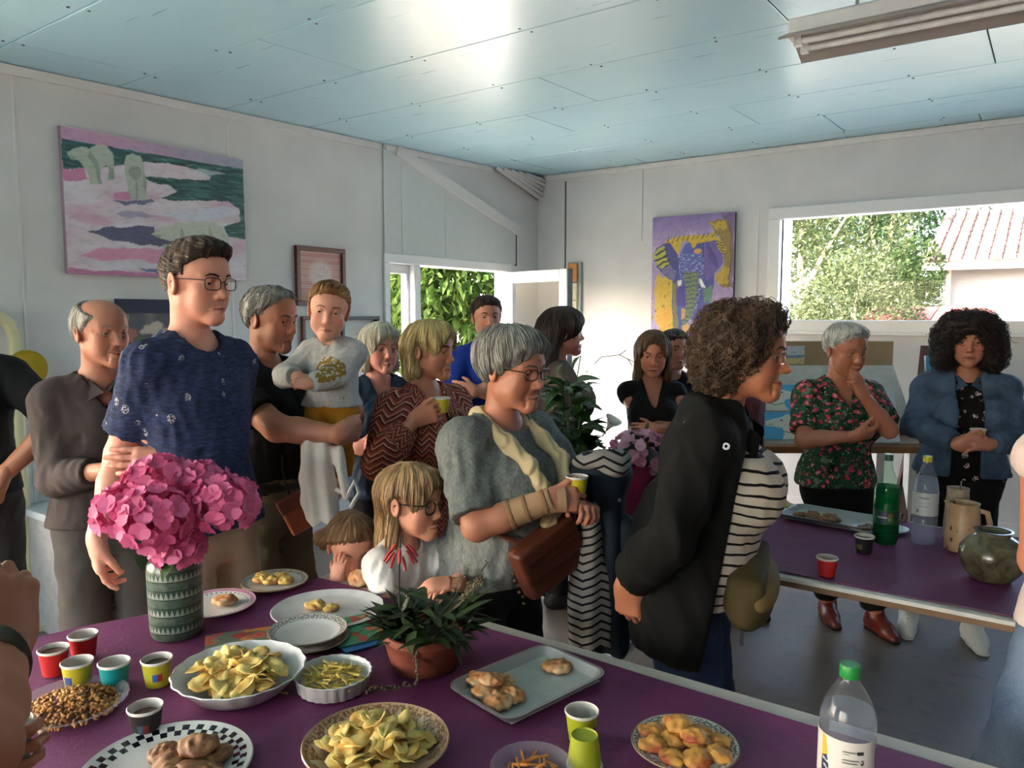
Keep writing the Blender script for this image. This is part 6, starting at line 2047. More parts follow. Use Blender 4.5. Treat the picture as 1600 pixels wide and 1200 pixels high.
def framed(name, label, y, z, w, h, canvas, frame_col, fw=.03, depth=.03, cat='picture', mount=None, glass=False):
 e = empty(name, (XL + .002, y, z), math.pi / 2, label, cat)
 fm = mat('frame_' + name, frame_col, .4, vary=.2, scale=40)
 for lo, hi in (((-w / 2, -depth, h / 2 - fw), (w / 2, 0, h / 2)), ((-w / 2, -depth, -h / 2), (w / 2, 0, -h / 2 + fw)), ((-w / 2, -depth, -h / 2 + fw), (-w / 2 + fw, 0, h / 2 - fw)), ((w / 2 - fw, -depth, -h / 2 + fw), (w / 2, 0, h / 2 - fw))):
  MB().box(lo, hi, bev=.003).build('frame_side', fm, e)
 pc = canvas.panel('print', w - 1.6 * fw, h - 1.6 * fw, .006, e); pc.location = (0, -.004, 0)
 if glass: MB().box((-w / 2 + fw * .9, -depth * .6, -h / 2 + fw * .9), (w / 2 - fw * .9, -depth * .6 + .002, h / 2 - fw * .9)).build('glazing', glass_thin(), e)
 return e
# red frame with a pink ruled sheet
c = Canvas(60, 80, '#c9a79f')
c.blend((np.sin(c.V * 150) > .2) * (c.V > .2) * (c.V < .95), '#b06a66', .8)
c.ell(.5, .55, .26, .26, '#d6cbc9', .7, soft=.4); c.blend((c.nz(9, 9, 5) > .5) * (np.hypot(c.U - .5, c.V - .55) < .24), '#b9aab4', .6)
c.poly([(.0, 0), (1, 0), (1, .16), (0, .2)], '#b58a70', w=.01)
framed('framed_print', 'dark red framed print with fine pink lines', 3.517, 1.805, .43, .40, c, (.32, .10, .08), .032)
# black box frame with a pale shell-like relief
c = Canvas(70, 50, '#b7b9b9')
c.ell(.42, .5, .17, .24, '#c2b6a4', .9, .5, .3); c.ell(.60, .52, .13, .22, '#cbb9a2', .9, -.5, .3); c.ell(.5, .36, .2, .12, '#d2cdc4', .8, 0, .4); c.line([(.36, .45), (.46, .55), (.5, .42), (.4, .40)], .012, '#7d6a58')
framed('box_frame', 'black box frame with a pale shell-like relief', 3.855, 1.40, .37, .265, c, (.06, .06, .06), .024, .05)
c = Canvas(20, 30, '#b9b6b2')
framed('wall_picture', 'small dark red frame half hidden behind the toddler', 3.42, 1.415, .16, .24, c, (.34, .12, .09), .025)
# navy topped flower picture
c = Canvas(90, 80, '#4a4850')
c.blend(np.clip(c.nz(4, 4, 3), 0, 1), '#7c7470', .8)
for cx, cy, rx, ry, col in ((.12, .50, .12, .10, '#a0584f'), (.42, .60, .16, .07, '#b9a79a'), (.55, .50, .14, .08, '#c2b4a6'), (.30, .35, .10, .16, '#4c5a3a'), (.75, .35, .16, .16, '#8f6a72'), (.62, .25, .12, .12, '#3d4a34'), (.2, .2, .14, .14, '#2c3026')):
 c.ell(cx, cy, rx, ry, col, .9, .4, .3, .02)
c.poly([(0, .80), (1, .80), (1, 1), (0, 1)], '#141a3c', w=0)
nv = c.panel('flower_picture', .46, .40, .02, side='#141a3c'); tag(nv, 'flower picture with a dark navy top band behind the teenager', 'picture')
nv.location = (XL + .003, 2.33, 1.432); nv.rotation_euler = (0, 0, math.pi / 2)

# ------------------------------------------------------------------ low counter by the left wall, cream frame with cap
M_PINE = mat('pale_pine', (.68, .54, .36), .55, vary=.15, scale=9)
ct = empty('counter', (-3.72, 2.04, 0), 0, 'low counter with white top and pale wood front along the wall', 'counter')
MB().box((-.40, -.48, .57), (.40, .52, .605), bev=.006).build('worktop', mat('white_laminate', (.66, .68, .68), .35, vary=.05), ct)
MB().box((-.38, -.455, .0), (.34, .50, .57)).build('carcass', mat('carcass_white', (.62, .60, .58), .6), ct)
for y in (-.475, -.02, .17, .47):
 MB().box((.34, y, 0), (.385, y + .055, .57), bev=.003).build('upright', M_PINE, ct)
for y0, y1 in ((-.415, -.025), (.04, .165), (.23, .465)):
 MB().box((.34, y0, .03), (.362, y1, .22), bev=.003).build('wood_panel', mat('wood_panel', (.58, .44, .30), .6, vary=.15, scale=8), ct)
 MB().box((.34, y0, .23), (.360, y1, .56), bev=.003).build('door_panel', mat('panel_white', (.62, .60, .57), .5), ct)
bl_ = empty('blue_dish', (-3.50, 2.33, .606), 0, 'flat blue dish lying on the low counter', 'dish')
MB().lathe([(.06, 0), (.13, .018), (.135, .022), (.06, .008), (0, .008)], 28).build('dish', mat('blue_glaze', (.14, .38, .58), .25), bl_, smooth=True)
for i, (x, y, r, h, cl_) in enumerate(((-3.62, 2.12, .035, .09, (.62, .66, .62)), (-3.58, 2.50, .03, .11, (.7, .68, .6)))):
 j = empty('jar', (x, y, .606), 0, ('small pale jar on the counter beside the blue dish', 'taller cream jar at the far end of the counter')[i], 'jar', 'jars on the counter')
 MB().lathe([(r * .9, 0), (r, .01), (r, h * .75), (r * .8, h * .82), (r * .8, h)], 20).build('jar_body', mat('jar_%d' % i, cl_, .2), j, smooth=True)
 MB().lathe([(r * .86, h), (r * .86, h + .015), (0, h + .016)], 20).build('lid', M_WHITE, j, smooth=True)
yf = empty('cream_stand', (XL + .06, 1.52, 0), 0, 'cream painted stand with rounded top against the wall', 'stand')
pts = [(.0, -.30, 0)] + [(.0, -.30, 1.45)] + [(.0, -.30 + .10 * (1 - math.cos(a)), 1.45 + .10 * math.sin(a)) for a in (.5, 1.0, 1.57)] + [(.0, -.04, 1.55)] + [(.0, .06 - .10 * (1 - math.cos(a)), 1.45 + .10 * math.sin(a)) for a in (1.2, .6, 0)] + [(.0, .06, 0)]
M_CREAM = mat('cream_paint', (.76, .73, .58), .4, vary=.05)
MB().tube(pts, .028, 10).build('hoop', M_CREAM, yf, smooth=True)
for z in (.35, .75): MB().tube([(0, -.30, z), (0, .06, z)], .02, 8).build('rung', M_CREAM, yf, smooth=True)
for y in (-.30, .06): MB().box((-.04, y - .03, 0), (.12, y + .03, .03)).build('foot', M_CREAM, yf)
cp = empty('yellow_cap', (XL + .09, 1.62, 1.285), 0, 'yellow round cap hanging beside the cream stand', 'cap')
blob('crown', [ell((0, 0, 0), (.05, .085, .085), k=.01), half((-1, 0, 0), .0)], .008, fabric('yellow_felt', (.62, .52, .12)), cp)
MB().tube([(.0, -.085 * math.cos(a), -.085 * math.sin(a)) for a in np.linspace(0, 6.28, 20)], .008, 6).build('brim', fabric('yellow_felt', (.62, .52, .12)), cp, smooth=True)

# ------------------------------------------------------------------ two cloth-covered tables
M_TOP = mat('white_board_edge', (.74, .70, .66), .5, vary=.04)
M_BOARD = mat('raw_board', (.50, .38, .28), .7, vary=.2, scale=12)
def cloth_mat():
 t = NT('purple_paper_cloth')
 co = t.coord()
 n = t.noise(co, 3.5, 5); f = t.noise(co, 500, 2)
 c = t.mix(t.rng(n, .3, .7), lin((.365, .125, .285)), lin((.43, .155, .355)))
 wv = t.noise(t.map(co, (10, 10, 10)), 1, 4, .6, 1.0)
 t.pbr(c, .62, 0, t.bump(t.math('ADD', t.math('MULTIPLY', wv, 5), f), .22, .006), **{'Specular IOR Level': .5})
 return t.m
M_CLOTH = cloth_mat()
def in_poly(X, Y, poly):
 ins = np.zeros(X.shape, bool); n = len(poly)
 for i in range(n):
  x0, y0 = poly[i]; x1, y1 = poly[(i + 1) % n]
  if y0 == y1: continue
  cnd = (Y >= min(y0, y1)) & (Y < max(y0, y1))
  ins ^= cnd & (X < x0 + (Y - y0) * (x1 - x0) / (y1 - y0))
 return ins
def cloth(name, label, org, poly, thick=.003, step=.03):
 """cloth sheet cut to poly (fan of a fine outline), lightly rippled near its edge"""
 P = []
 n = len(poly)
 for i in range(n):
  a, b = Vector(poly[i]), Vector(poly[(i + 1) % n])
  m = max(1, int((b - a).length / step))
  P += [a + (b - a) * (k / m) for k in range(m)]
 cx = sum((p for p in P), Vector((0, 0))) / len(P)
 rings = [1.0, .985, .93, .8, .6, .35]
 V, F = [], []
 N = len(P)
 for k, r in enumerate(rings):
  for i, p in enumerate(P):
   x, y = cx.x + (p.x - cx.x) * r, cx.y + (p.y - cx.y) * r
   z = thick + (.0025 * (1 + math.sin(i * .55 + k)) if k < 2 else .0006 * math.sin(i * .3 + k * 2))
   V.append((x, y, z))
 for k in range(len(rings) - 1):
  for i in range(N):
   j = (i + 1) % N
   F.append((k * N + i, k * N + j, (k + 1) * N + j, (k + 1) * N + i))
 F.append(tuple((len(rings) - 1) * N + i for i in range(N)))
 b0 = len(V)
 for i, p in enumerate(P): V.append((p.x, p.y, V[i][2] - thick + .0004))
 for i in range(N):
  j = (i + 1) % N
  F.append((b0 + i, b0 + j, j, i))
 me = bpy.data.meshes.new(name); me.from_pydata(V, [], F); me.update()
 o = link(name, me, None, M_CLOTH); o.location = org
 sharp(me, 50)
 tag(o, label, 'tablecloth')
 return o
TZ = .748
# near table: polygon top (its end is cut askew), trestles under it
T1 = [(-1.765, 1.515), (-2.035, .74), (-2.07, .42), (.55, .42), (.55, 1.545)]
t1e = empty('trestle_table', (-.75, 1.0, 0), 0, 'near trestle table with white-edged top under a purple cloth', 'table')
loc1 = [(x + .75, y - 1.0) for x, y in T1]
MB().prism(loc1, TZ - .028, TZ - .0005).build('tabletop', M_TOP, t1e)
for x in (-.85, 1.0):
 for sy in (-1, 1):
  MB().bar((x, sy * .08, TZ - .03), (x, sy * .36, 0), .045).build('leg', M_BOARD, t1e)
  MB().bar((x + .25, sy * .08, TZ - .03), (x + .25, sy * .36, 0), .045).build('leg', M_BOARD, t1e)
 MB().box((x - .03, -.45, TZ - .075), (x + .28, .45, TZ - .03)).build('trestle_head', M_BOARD, t1e)
edge = []
for i in range(40):
 x = .54 - i * (2.29 / 39)
 edge.append((x, 1.478 + .020 * max(0, (x + .05)) + .010 * abs(math.sin((x + .35) * 4.4)) - .004))
poly = edge + [(-1.77, 1.475), (-2.02, .74), (-2.05, .43), (.54, .43)]
cloth('tablecloth', 'purple cloth spread over the near table', (0, 0, TZ), poly)
# far table
T2X0, T2X1, T2Y0, T2Y1 = -1.80, 1.3, 2.318, 3.215
t2e = empty('trestle_table', ((T2X0 + T2X1) / 2, (T2Y0 + T2Y1) / 2, 0), 0, 'far trestle table with pale edge running across the room under purple cloth', 'table')
hx, hy = (T2X1 - T2X0) / 2, (T2Y1 - T2Y0) / 2
MB().box((-hx, -hy, TZ - .030), (hx, hy, TZ - .012)).build('tabletop', M_BOARD, t2e)
MB().box((-hx - .003, -hy - .003, TZ - .012), (hx + .003, hy + .003, TZ - .0005)).build('top_sheet', mat('white_sheet', (.86, .84, .82), .5), t2e)
for x in (-hx + .12, .35, hx - .4):
 for sy in (-1, 1):
  MB().bar((x, sy * .30, TZ - .03), (x, sy * .30, .02), .05, .05).build('leg', mat('pale_leg', (.72, .70, .68), .5), t2e)
 MB().box((x - .06, -.42, 0), (x + .16, .42, .018), bev=.003).build('foot_plate', mat('steel_plate', (.42, .44, .47), .3, .5), t2e)
edge = [(T2X1 - .01 - i * (T2X1 - T2X0 - .02) / 40, T2Y0 + .022 + .004 * abs(math.sin(i * .7))) for i in range(41)]
cloth('tablecloth', 'purple cloth spread over the far table with the bottles', (0, 0, TZ), [(x, y) for x, y in edge] + [(T2X0 + .01, T2Y1 - .02), (T2X1 - .01, T2Y1 - .02)])
TOPZ = TZ + .0062

# ------------------------------------------------------------------ drawing board with pictures, easels
def facing(lat, fwd, z, yaw=0.0, tilt=0.0, roll=0.0):
 """matrix of something whose -Y side looks back at the room from (lat, fwd)"""
 return Matrix.Translation(G(lat, fwd, z)) @ Matrix.Rotation(YAW + math.radians(yaw), 4, 'Z') @ Matrix.Rotation(math.radians(tilt), 4, 'X') @ Matrix.Rotation(math.radians(roll), 4, 'Y')
M_PLY = mat('plywood', (.62, .52, .40), .55, vary=.1, scale=5)
M_EASEL = mat('red_brown_wood', (.26, .13, .10), .5, vary=.25, scale=14)
db = empty('drawing_desk', G(1.72, 4.45, 0), YAW, 'plywood drawing desk with a raised back board in front of the window wall', 'desk')
MB().box((-.35, .18, 1.10), (.62, .205, 1.385), bev=.003).build('back_board', M_PLY, db)
bd = MB().box((-.36, -.012, 0), (.60, .012, .55), bev=.003).build('slanted_board', mat('pale_board', (.70, .68, .64), .6), db)
bd.matrix_local = Matrix.Translation((0, -.20, .80)) @ Matrix.Rotation(math.radians(-38), 4, 'X')
MB().box((-.40, -.29, .775), (.62, -.17, .815), bev=.004).build('ledge', mat('ledge_wood', (.54, .36, .20), .5, vary=.15), db)
for x in (-.30, .54):
 MB().box((x - .025, .12, 0), (x + .025, .18, 1.12)).build('leg', M_WHITE, db)
 MB().box((x - .025, -.26, 0), (x + .025, -.20, .78)).build('leg', M_WHITE, db)
BD = Matrix.Translation(G(1.72, 4.45, 0)) @ Matrix.Rotation(YAW, 4, 'Z') @ Matrix.Translation((0, -.20, .80)) @ Matrix.Rotation(math.radians(-38), 4, 'X')
def sheet(canvas, name, label, w, h, x, z, cat='picture', roll=0):
 o = canvas.panel(name, w, h, .004, side='#cfc9bd'); tag(o, label, cat, 'pictures on the drawing desk')
 o.matrix_world = BD @ Matrix.Translation((x, -.0135, z)) @ Matrix.Rotation(math.radians(roll), 4, 'Y')
 return o
def dog(flip, label, x, z):
 c = Canvas(110, 70, '#4f9fcb')
 f = (lambda pts: [(1 - a, b) for a, b in pts]) if flip else (lambda pts: pts)
 c.poly(f([(.20, 0), (.22, .35), (.14, .62), (.30, .86), (.48, .92), (.60, .80), (.80, .72), (.97, .62), (.95, .50), (.75, .46), (.62, .42), (.60, .20), (.66, 0)]), '#d8cfc0', w=.006)
 c.poly(f([(.30, .86), (.22, .66), (.26, .48), (.36, .52), (.40, .72)]), '#b9aa97', .9, w=.006)
 c.line(f([(.22, .34), (.42, .22), (.62, .30)]), .03, '#6d6257', .9, w=.004)
 c.ell(*f([(.60, .70)])[0], .022, .03, '#3a332e'); c.ell(*f([(.95, .60)])[0], .028, .04, '#2a2624'); c.line(f([(.94, .53), (.76, .55)]), .02, '#8b6a5e')
 c.blend(np.clip(c.nz(12, 12, 4) * .5, 0, 1), '#ffffff', .15)
 return sheet(c, 'dog_painting', label, .30, .18, x, z)
dog(False, 'painting of a white dog looking up on blue, upper of two', -.15, .315)
dog(True, 'painting of a pale dog with dark nose on blue, lower of two', -.13, .125)
c = Canvas(60, 40, '#b9c3cf'); c.poly([(0, 0), (1, 0), (1, .35), (0, .3)], '#c2b27c', w=.02); c.poly([(0, .3), (1, .35), (1, .5), (0, .45)], '#6f86a8', w=.03); c.blend(c.nz(8, 8, 2) > .7, '#50627e', .7)
w_ = c.panel('watercolour', .26, .11, .004, side='#d8d3c4'); tag(w_, 'small blue and sand watercolour, topmost on the drawing desk', 'picture', 'pictures on the drawing desk'); w_.matrix_world = Matrix.Translation(G(1.72, 4.45, 0)) @ Matrix.Rotation(YAW, 4, 'Z') @ Matrix.Translation((-.06, .172, 1.30))
c = Canvas(60, 40, '#cfcab4'); c.poly([(.28, .12), (.95, .12), (.95, .9), (.28, .9)], '#8f97a8', w=.0); c.blend((c.nz(9, 9, 6) > .4) * (c.U > .3) * (c.U < .93) * (c.V > .15) * (c.V < .85), '#5f6474', .6); c.ell(.62, .5, .03, .06, '#9c5a50')
w_ = c.panel('watercolour', .28, .12, .004, side='#d8d3c4'); tag(w_, 'cream sheet with a grey sketch beneath the topmost watercolour', 'picture', 'pictures on the drawing desk'); w_.matrix_world = Matrix.Translation(G(1.72, 4.45, 0)) @ Matrix.Rotation(YAW, 4, 'Z') @ Matrix.Translation((-.09, .172, 1.175))
c = Canvas(30, 40, '#6d9a4a'); c.blend(np.clip(c.nz(3, 3, 2), 0, 1), '#8fb45c', .8)
sheet(c, 'green_painting', 'plain green painting at the edge of the drawing desk', .10, .17, -.355, .33)

def easel(label, lat, fwd, yaw, h=1.6, lean=12, canvas_c=None, shelf=.78):
 e = empty('easel', G(lat, fwd, 0), YAW + math.radians(yaw), label, 'easel', 'wooden easels')
 t = math.tan(math.radians(lean))
 for sx in (-1, 1):
  MB().bar((sx * .30, -.12, 0), (sx * .06, -.12 + t * h * .9, h * .92), .045, .03).build('leg', M_EASEL, e)
 MB().bar((0, .50, 0), (0, t * h * .9 - .08, h * .90), .04, .03).build('rear_leg', M_EASEL, e)
 MB().bar((0, -.14, .25), (0, -.14 + t * h, h), .05, .025).build('mast', M_EASEL, e)
 MB().box((-.30, -.17 + t * shelf, shelf - .02), (.30, -.08 + t * shelf, shelf + .02)).build('shelf', M_EASEL, e)
 MB().bar((-.24, -.12 + t * .4, .40), (.24, -.12 + t * .4, .40), .03, .04).build('crossbar', M_EASEL, e)
 return e
easel('dark wooden easel between the floral blouse and the denim jacket', 2.45, 4.22, -6, 1.36, 12, shelf=.88)
easel('dark wooden easel standing behind the denim jacket', 2.74, 4.78, 4, 1.46, 10, shelf=.90)
c = Canvas(20, 30, '#4d86b0'); c.blend(np.clip(c.nz(3, 3, 2), 0, 1), '#6fa3c4', .6)
bc = c.panel('blue_canvas', .28, .40, .02, side='#d0d0cc'); tag(bc, 'small blue canvas resting on the easel shelf', 'painting'); bc.matrix_world = facing(2.44, 4.165, 1.12, -6, -12)
c = Canvas(20, 30, '#c9cbca')
gc = c.panel('white_canvas', .22, .30, .018, side='#2a2c30'); tag(gc, 'white canvas with dark edge leaning beside the drawing desk', 'painting'); gc.matrix_world = facing(2.05, 4.20, .98, 12, -14)
# ------------------------------------------------------------------ turned ware: lathe with pattern coordinates
def ware(name, prof, material, parent=None, n=48, wave=None, cap=True):
 """lathe mesh; attribute luv = (angle turns, radius, height)"""
 mb = MB().lathe(prof, n, wave=wave, cap=cap)
 me = mb.mesh(name)
 V = np.array(mb.v)
 a = me.attributes.new('luv', 'FLOAT_VECTOR', 'POINT')
 L = np.stack([np.arctan2(V[:, 1], V[:, 0]) / 6.2832, np.hypot(V[:, 0], V[:, 1]), V[:, 2]], -1).astype(np.float32)
 a.data.foreach_set('vector', L.ravel())
 o = link(name, me, parent, material)
 sharp(me, 50)
 return o
def xyz(t):
 """angle (turns), radius, height from object coordinates"""
 s = t.n('SeparateXYZ'); t.l(t.coord(), s.inputs[0])
 x, y, z = s.outputs
 r = t.math('SQRT', t.math('ADD', t.math('MULTIPLY', x, x), t.math('MULTIPLY', y, y)))
 a = t.math('DIVIDE', t.math('ARCTAN2', y, x), 6.28318)
 return a, r, z
def glaze(name, fn, rough=.22):
 if name in MATS: return MATS[name]
 t = NT(name)
 a, r, z = xyz(t)
 t.pbr(fn(t, a, r, z), rough, 0, None, **{'Specular IOR Level': .5})
 MATS[name] = t.m
 return t.m
W_ = lin((.80, .79, .77))
def between(t, v, a, b): return t.math('MULTIPLY', t.math('GREATER_THAN', v, a), t.math('LESS_THAN', v, b))
def g_plain(t, a, r, z): return t.mix(t.rng(t.noise(t.coord(), 20, 2), .3, .7), lin((.76, .76, .76)), lin((.82, .82, .81)))

def cup_mat(body, logo, pos):
 def f(t, a, r, z):
  c = t.mix(t.math('GREATER_THAN', z, .0515), lin(body), lin((.80, .78, .75)))
  if logo:
   m = t.math('MULTIPLY', between(t, a, pos - .06, pos + .06), between(t, z, .015, .032))
   c = t.mix(m, c, t.mix(t.math('GREATER_THAN', a, pos), lin(logo[0]), lin(logo[1])))
  return c
 return f
CUP = {}
def paper_cup(label, lat, fwd, col, z=TOPZ, logo=None, fill=None, up=True, rz=0.0, pos=0.0, tilt=None, parent=None, key=''):
 e = empty('paper_cup', G(lat, fwd, z), rz, label, 'cup', 'small paper cups')
 pos = ((math.atan2(-fwd, -lat) + YAW) / 6.28318 + pos + .5) % 1 - .5; key += str(len(CUP)); CUP[key] = 1
 k = (col, logo)
 H = .055
 body = [(.0, .003), (.0215, .003), (.0225, 0), (.0235, 0), (.0240, .003), (.0305, H - .002), (.0322, H - .001), (.0325, H + .0015), (.0310, H + .003), (.0298, H + .001)]
 inner = [(.0298, H + .001), (.0225, .008), (0, .007)]
 m = glaze('cup_%s_%s' % (''.join('%02x' % int(v * 255) for v in col), key or '0'), cup_mat(col, logo, pos), .45)
 ware('cup_body', body, m, e, 32, cap=False)
 ware('cup_inside', inner, mat('cup_paper', (.74, .71, .67), .6), e, 32, cap=False)
 if fill:
  h = fill[0]; r = .0225 + (.0298 - .0225) * (h - .008) / (H - .008)
  MB().lathe([(0, h), (r, h + .0004)], 24, cap=False).build('drink', mat('drink_%d' % int(fill[1][0] * 255), fill[1], .1), e)
 if not up: e.rotation_euler = (math.pi, 0, rz); e.location.z = z + H + .003
 if tilt: e.rotation_euler = (tilt[0], tilt[1], rz)
 return e
RED, YEL, TEAL, BLK, LIME = (.70, .13, .12), (.66, .62, .16), (.06, .48, .48), (.09, .06, .07), (.58, .60, .10)
LG = ((.16, .36, .60), (.62, .16, .16))
fc = 0.0          # logo turn from the side that looks at the camera
paper_cup('red paper cup with a little coffee, closest to the arm at the table end', -1.018, 1.615, RED, fill=(.046, (.45, .33, .26)))
paper_cup('red paper cup standing behind the other cups on the near table', -.995, 1.69, RED)
paper_cup('yellow paper cup with blue mark next to the red cup', -.930, 1.553, YEL, logo=((.20, .26, .48), (.20, .26, .48)), pos=fc - .13, key='b')
paper_cup('teal paper cup in the cluster on the near table', -.850, 1.551, TEAL, fill=(.03, (.6, .55, .5)))
paper_cup('yellow paper cup with red and blue square and coffee stains', -.766, 1.566, YEL, logo=LG, pos=fc, key='rb', fill=(.044, (.30, .18, .13)))
paper_cup('black paper cup in front of the checkered plate', -.694, 1.366, BLK, logo=((.20, .26, .32), (.40, .10, .12)), pos=fc - .03, key='k', fill=(.040, (.45, .36, .32)))
paper_cup('empty lime paper cup standing upright beside the baking tray', .131, 1.352, LIME, logo=((.45, .15, .08), (.45, .15, .08)), pos=fc + .16, key='l')
paper_cup('upturned lime paper cup in front of the upright lime cup', .128, 1.268, LIME, up=False, rz=.5)
paper_cup('red paper cup at the front edge of the far table', .962, 2.246, RED, fill=(.044, (.62, .50, .42)))
paper_cup('black paper cup beside the green bottle on the far table', 1.18, 2.47, BLK, fill=(.046, (.55, .45, .38)), logo=((.45, .38, .28), (.45, .38, .28)), pos=fc - .1, key='g')
def held(label, w, col, tilt=(0, 0), **k):
 lat = w.x * CS + w.y * SN; fwd = -w.x * SN + w.y * CS
 return paper_cup(label, lat, fwd, col, z=w.z, tilt=(tilt[0], tilt[1]), **k)
def grip(p, side, d=.075, up=0.0, off=0.0):
 """where a cup sits in a person's curled hand"""
 Rf = p.hf[side]
 return p.wpt(p.wr[side] + Rf @ v3(off, d, -.040) * p.s + v3(0, 0, up))
w = grip(BLONDE, 'R', .118, -.012); held('yellow paper cup held up by the blonde person', w, YEL, fill=(.044, (.5, .4, .3)))
w = grip(SCARF, 'R', .095, .012); held('yellow paper cup held over the wrist brace by the grey-haired person', w, (.72, .68, .10), logo=((.12, .14, .3), (.12, .14, .3)), pos=fc - .12, key='bk')
w = grip(DENIM, 'R', .085, -.010); held('pale yellow paper cup held by the denim jacket wearer', w, (.68, .62, .30))
w = grip(TEALP, 'L', .075, -.035); held('teal paper cup held by the person at the table end', w, TEAL)

# ------------------------------------------------------------------ plates
def plate(name, label, lat, fwd, R, material, z=TOPZ, h=.018, sx=1.0, rz=0.0, bowl=0.0, cat='plate', group=None, flat=.62, scallop=0):
 e = empty(name, G(lat, fwd, z), YAW + rz, label, cat, group)
 h = h + bowl
 f = flat
 prof = [(0, .004), (R * f * .9, .004), (R * f * .93, 0), (R * f, 0), (R * (f + .06), .004), (R * .98, h - .002), (R, h), (R * .985, h + .002), (R * (f + .08), .009), (R * f, .0065), (0, .0065)]
 wv = (lambda a, r, zz: 1 + .012 * math.cos(a * scallop) * (r > R * .8)) if scallop else None
 o = ware('plate_body', prof, material, e, 64 if not scallop else 96, wave=wv)
 o.scale = (1, sx, 1)
 return e, h
def g_check(t, a, r, z):
 c = W_
 rr_ = t.math('DIVIDE', t.math('SUBTRACT', r, .108), .012)
 ch = t.math('FRACT', t.math('ADD', t.math('MULTIPLY', t.math('FLOOR', rr_), .5), t.math('DIVIDE', t.math('FLOOR', t.math('MULTIPLY', a, 60)), 2.0)))
 m = t.math('MULTIPLY', between(t, r, .108, .132), t.math('GREATER_THAN', ch, .25))
 return t.mix(m, W_, lin((.06, .07, .11)))
def g_filigree(t, a, r, z):
 v = t.n('CombineXYZ'); t.l(t.math('MULTIPLY', a, 60), v.inputs[0]); t.l(t.math('MULTIPLY', r, 80), v.inputs[1])
 nz = t.noise(v.outputs[0], 2.2, 2)
 base = t.mix(t.math('GREATER_THAN', nz, .5), lin((.70, .58, .44)), lin((.50, .33, .24)))
 tri = t.math('PINGPONG', t.math('MULTIPLY', a, 14), .5)
 m = t.math('LESS_THAN', t.math('SUBTRACT', r, .092), t.math('MULTIPLY', t.math('SUBTRACT', .5, tri), .052))
 c = t.mix(m, base, lin((.78, .70, .60)))
 c = t.mix(t.math('GREATER_THAN', r, .1265), c, lin((.66, .54, .42)))
 return t.mix(t.math('LESS_THAN', r, .085), c, lin((.76, .70, .60)))
def g_wreath(rad):
 def f(t, a, r, z):
  v = t.n('CombineXYZ'); t.l(t.math('MULTIPLY', a, 70), v.inputs[0]); t.l(t.math('MULTIPLY', r, 160), v.inputs[1])
  nz = t.noise(v.outputs[0], 1.6, 2)
  m = t.math('MULTIPLY', t.math('GREATER_THAN', nz, .48), between(t, r, rad * .80, rad * .95))
  c = t.mix(m, W_, lin((.46, .42, .38)))
  return t.mix(t.math('GREATER_THAN', r, rad * .965), c, lin((.55, .46, .36)))
 return f
def g_pinkrim(rad):
 def f(t, a, r, z):
  c = t.mix(between(t, r, rad * .86, rad * .97), W_, lin((.70, .48, .58)))
  d = t.math('FRACT', t.math('MULTIPLY', a, 40))
  return t.mix(t.math('MULTIPLY', t.math('LESS_THAN', d, .35), between(t, r, rad * .76, rad * .82)), c, lin((.45, .40, .46)))
 return f
M_PLAIN = glaze('plain_white_glaze', g_plain)

# ------------------------------------------------------------------ food
def g_crumb(name, a, b, d, scale=70):
 if name in MATS: return MATS[name]
 t = NT(name); co = t.coord()
 n = t.noise(co, scale, 4); v = t.noise(co, scale * .3, 3)
 c = t.mix(t.rng(n, .3, .7), lin(a), lin(b)); c = t.mix(t.rng(v, .46, .60, 0, .9), c, lin(d))
 t.pbr(c, .6, 0, t.bump(n, .5, .004))
 MATS[name] = t.m
 return t.m
M_COOKIE = g_crumb('golden_biscuit', (.62, .38, .20), (.74, .52, .32), (.80, .66, .50))
M_COOKIE2 = g_crumb('brown_biscuit', (.50, .33, .20), (.62, .45, .30), (.40, .25, .15))
M_TART = g_crumb('tomato_tart', (.72, .46, .20), (.80, .60, .28), (.58, .20, .10), 45)
M_QUICHE = g_crumb('egg_quiche', (.76, .62, .30), (.82, .70, .42), (.62, .40, .20), 60)
M_CRISP = g_crumb('potato_crisp', (.84, .72, .40), (.90, .80, .50), (.76, .58, .26), 30)
M_FRY = g_crumb('potato_stick', (.78, .66, .28), (.86, .76, .40), (.70, .52, .18), 30)
def lump_mesh(name, rx, ry, rz, seed, amp=.0028, h=.0032, cells=330):
 f = solid([ell((0, 0, rz * .8), (rx, ry, rz), k=.005), ell((rx * .25, ry * .2, rz), (rx * .6, ry * .6, rz * .8), k=.01)], h, shift=lambda p: amp * (wobble(p, cells, seed) + .6 * np.abs(wobble(p, cells * 2.2, seed + 1))))
 f.put(half((0, 0, -1), 0))
 V, F = f.mesh()
 V[:, 2] -= V[:, 2].min()
 me = np_mesh(name, V, F)
 me.polygons.foreach_set('use_smooth', np.ones(len(me.polygons), dtype=bool))
 return me
COOK = [lump_mesh('biscuit', .034, .030, .012, s) for s in (3, 5, 8)]
TARTS = [lump_mesh('tart_piece', .028, .023, .010, s, .0032) for s in (13, 15, 18)]
def with_mat(me, m):
 q = me.copy(); q.materials.clear(); q.materials.append(m); return q
def spots(pts, what, on, side):
 """one label for each piece on a plate: its row, then its place counted from a landmark"""
 o = sorted(range(len(pts)), key=lambda i: pts[i][1]); n = len(o); out = {}
 nr = 3 if n > 7 else 2
 for k in range(nr):
  row = sorted(o[k * n // nr:(k + 1) * n // nr], key=lambda i: pts[i][0])
  for j, i in enumerate(row):
   out[i] = '%s %s in the %s row, %s from %s' % (what, on, (('front', 'middle', 'back') if nr == 3 else ('front', 'back'))[k], ('first', 'second', 'third', 'fourth', 'fifth')[j], side)
 return [out[i] for i in range(n)]
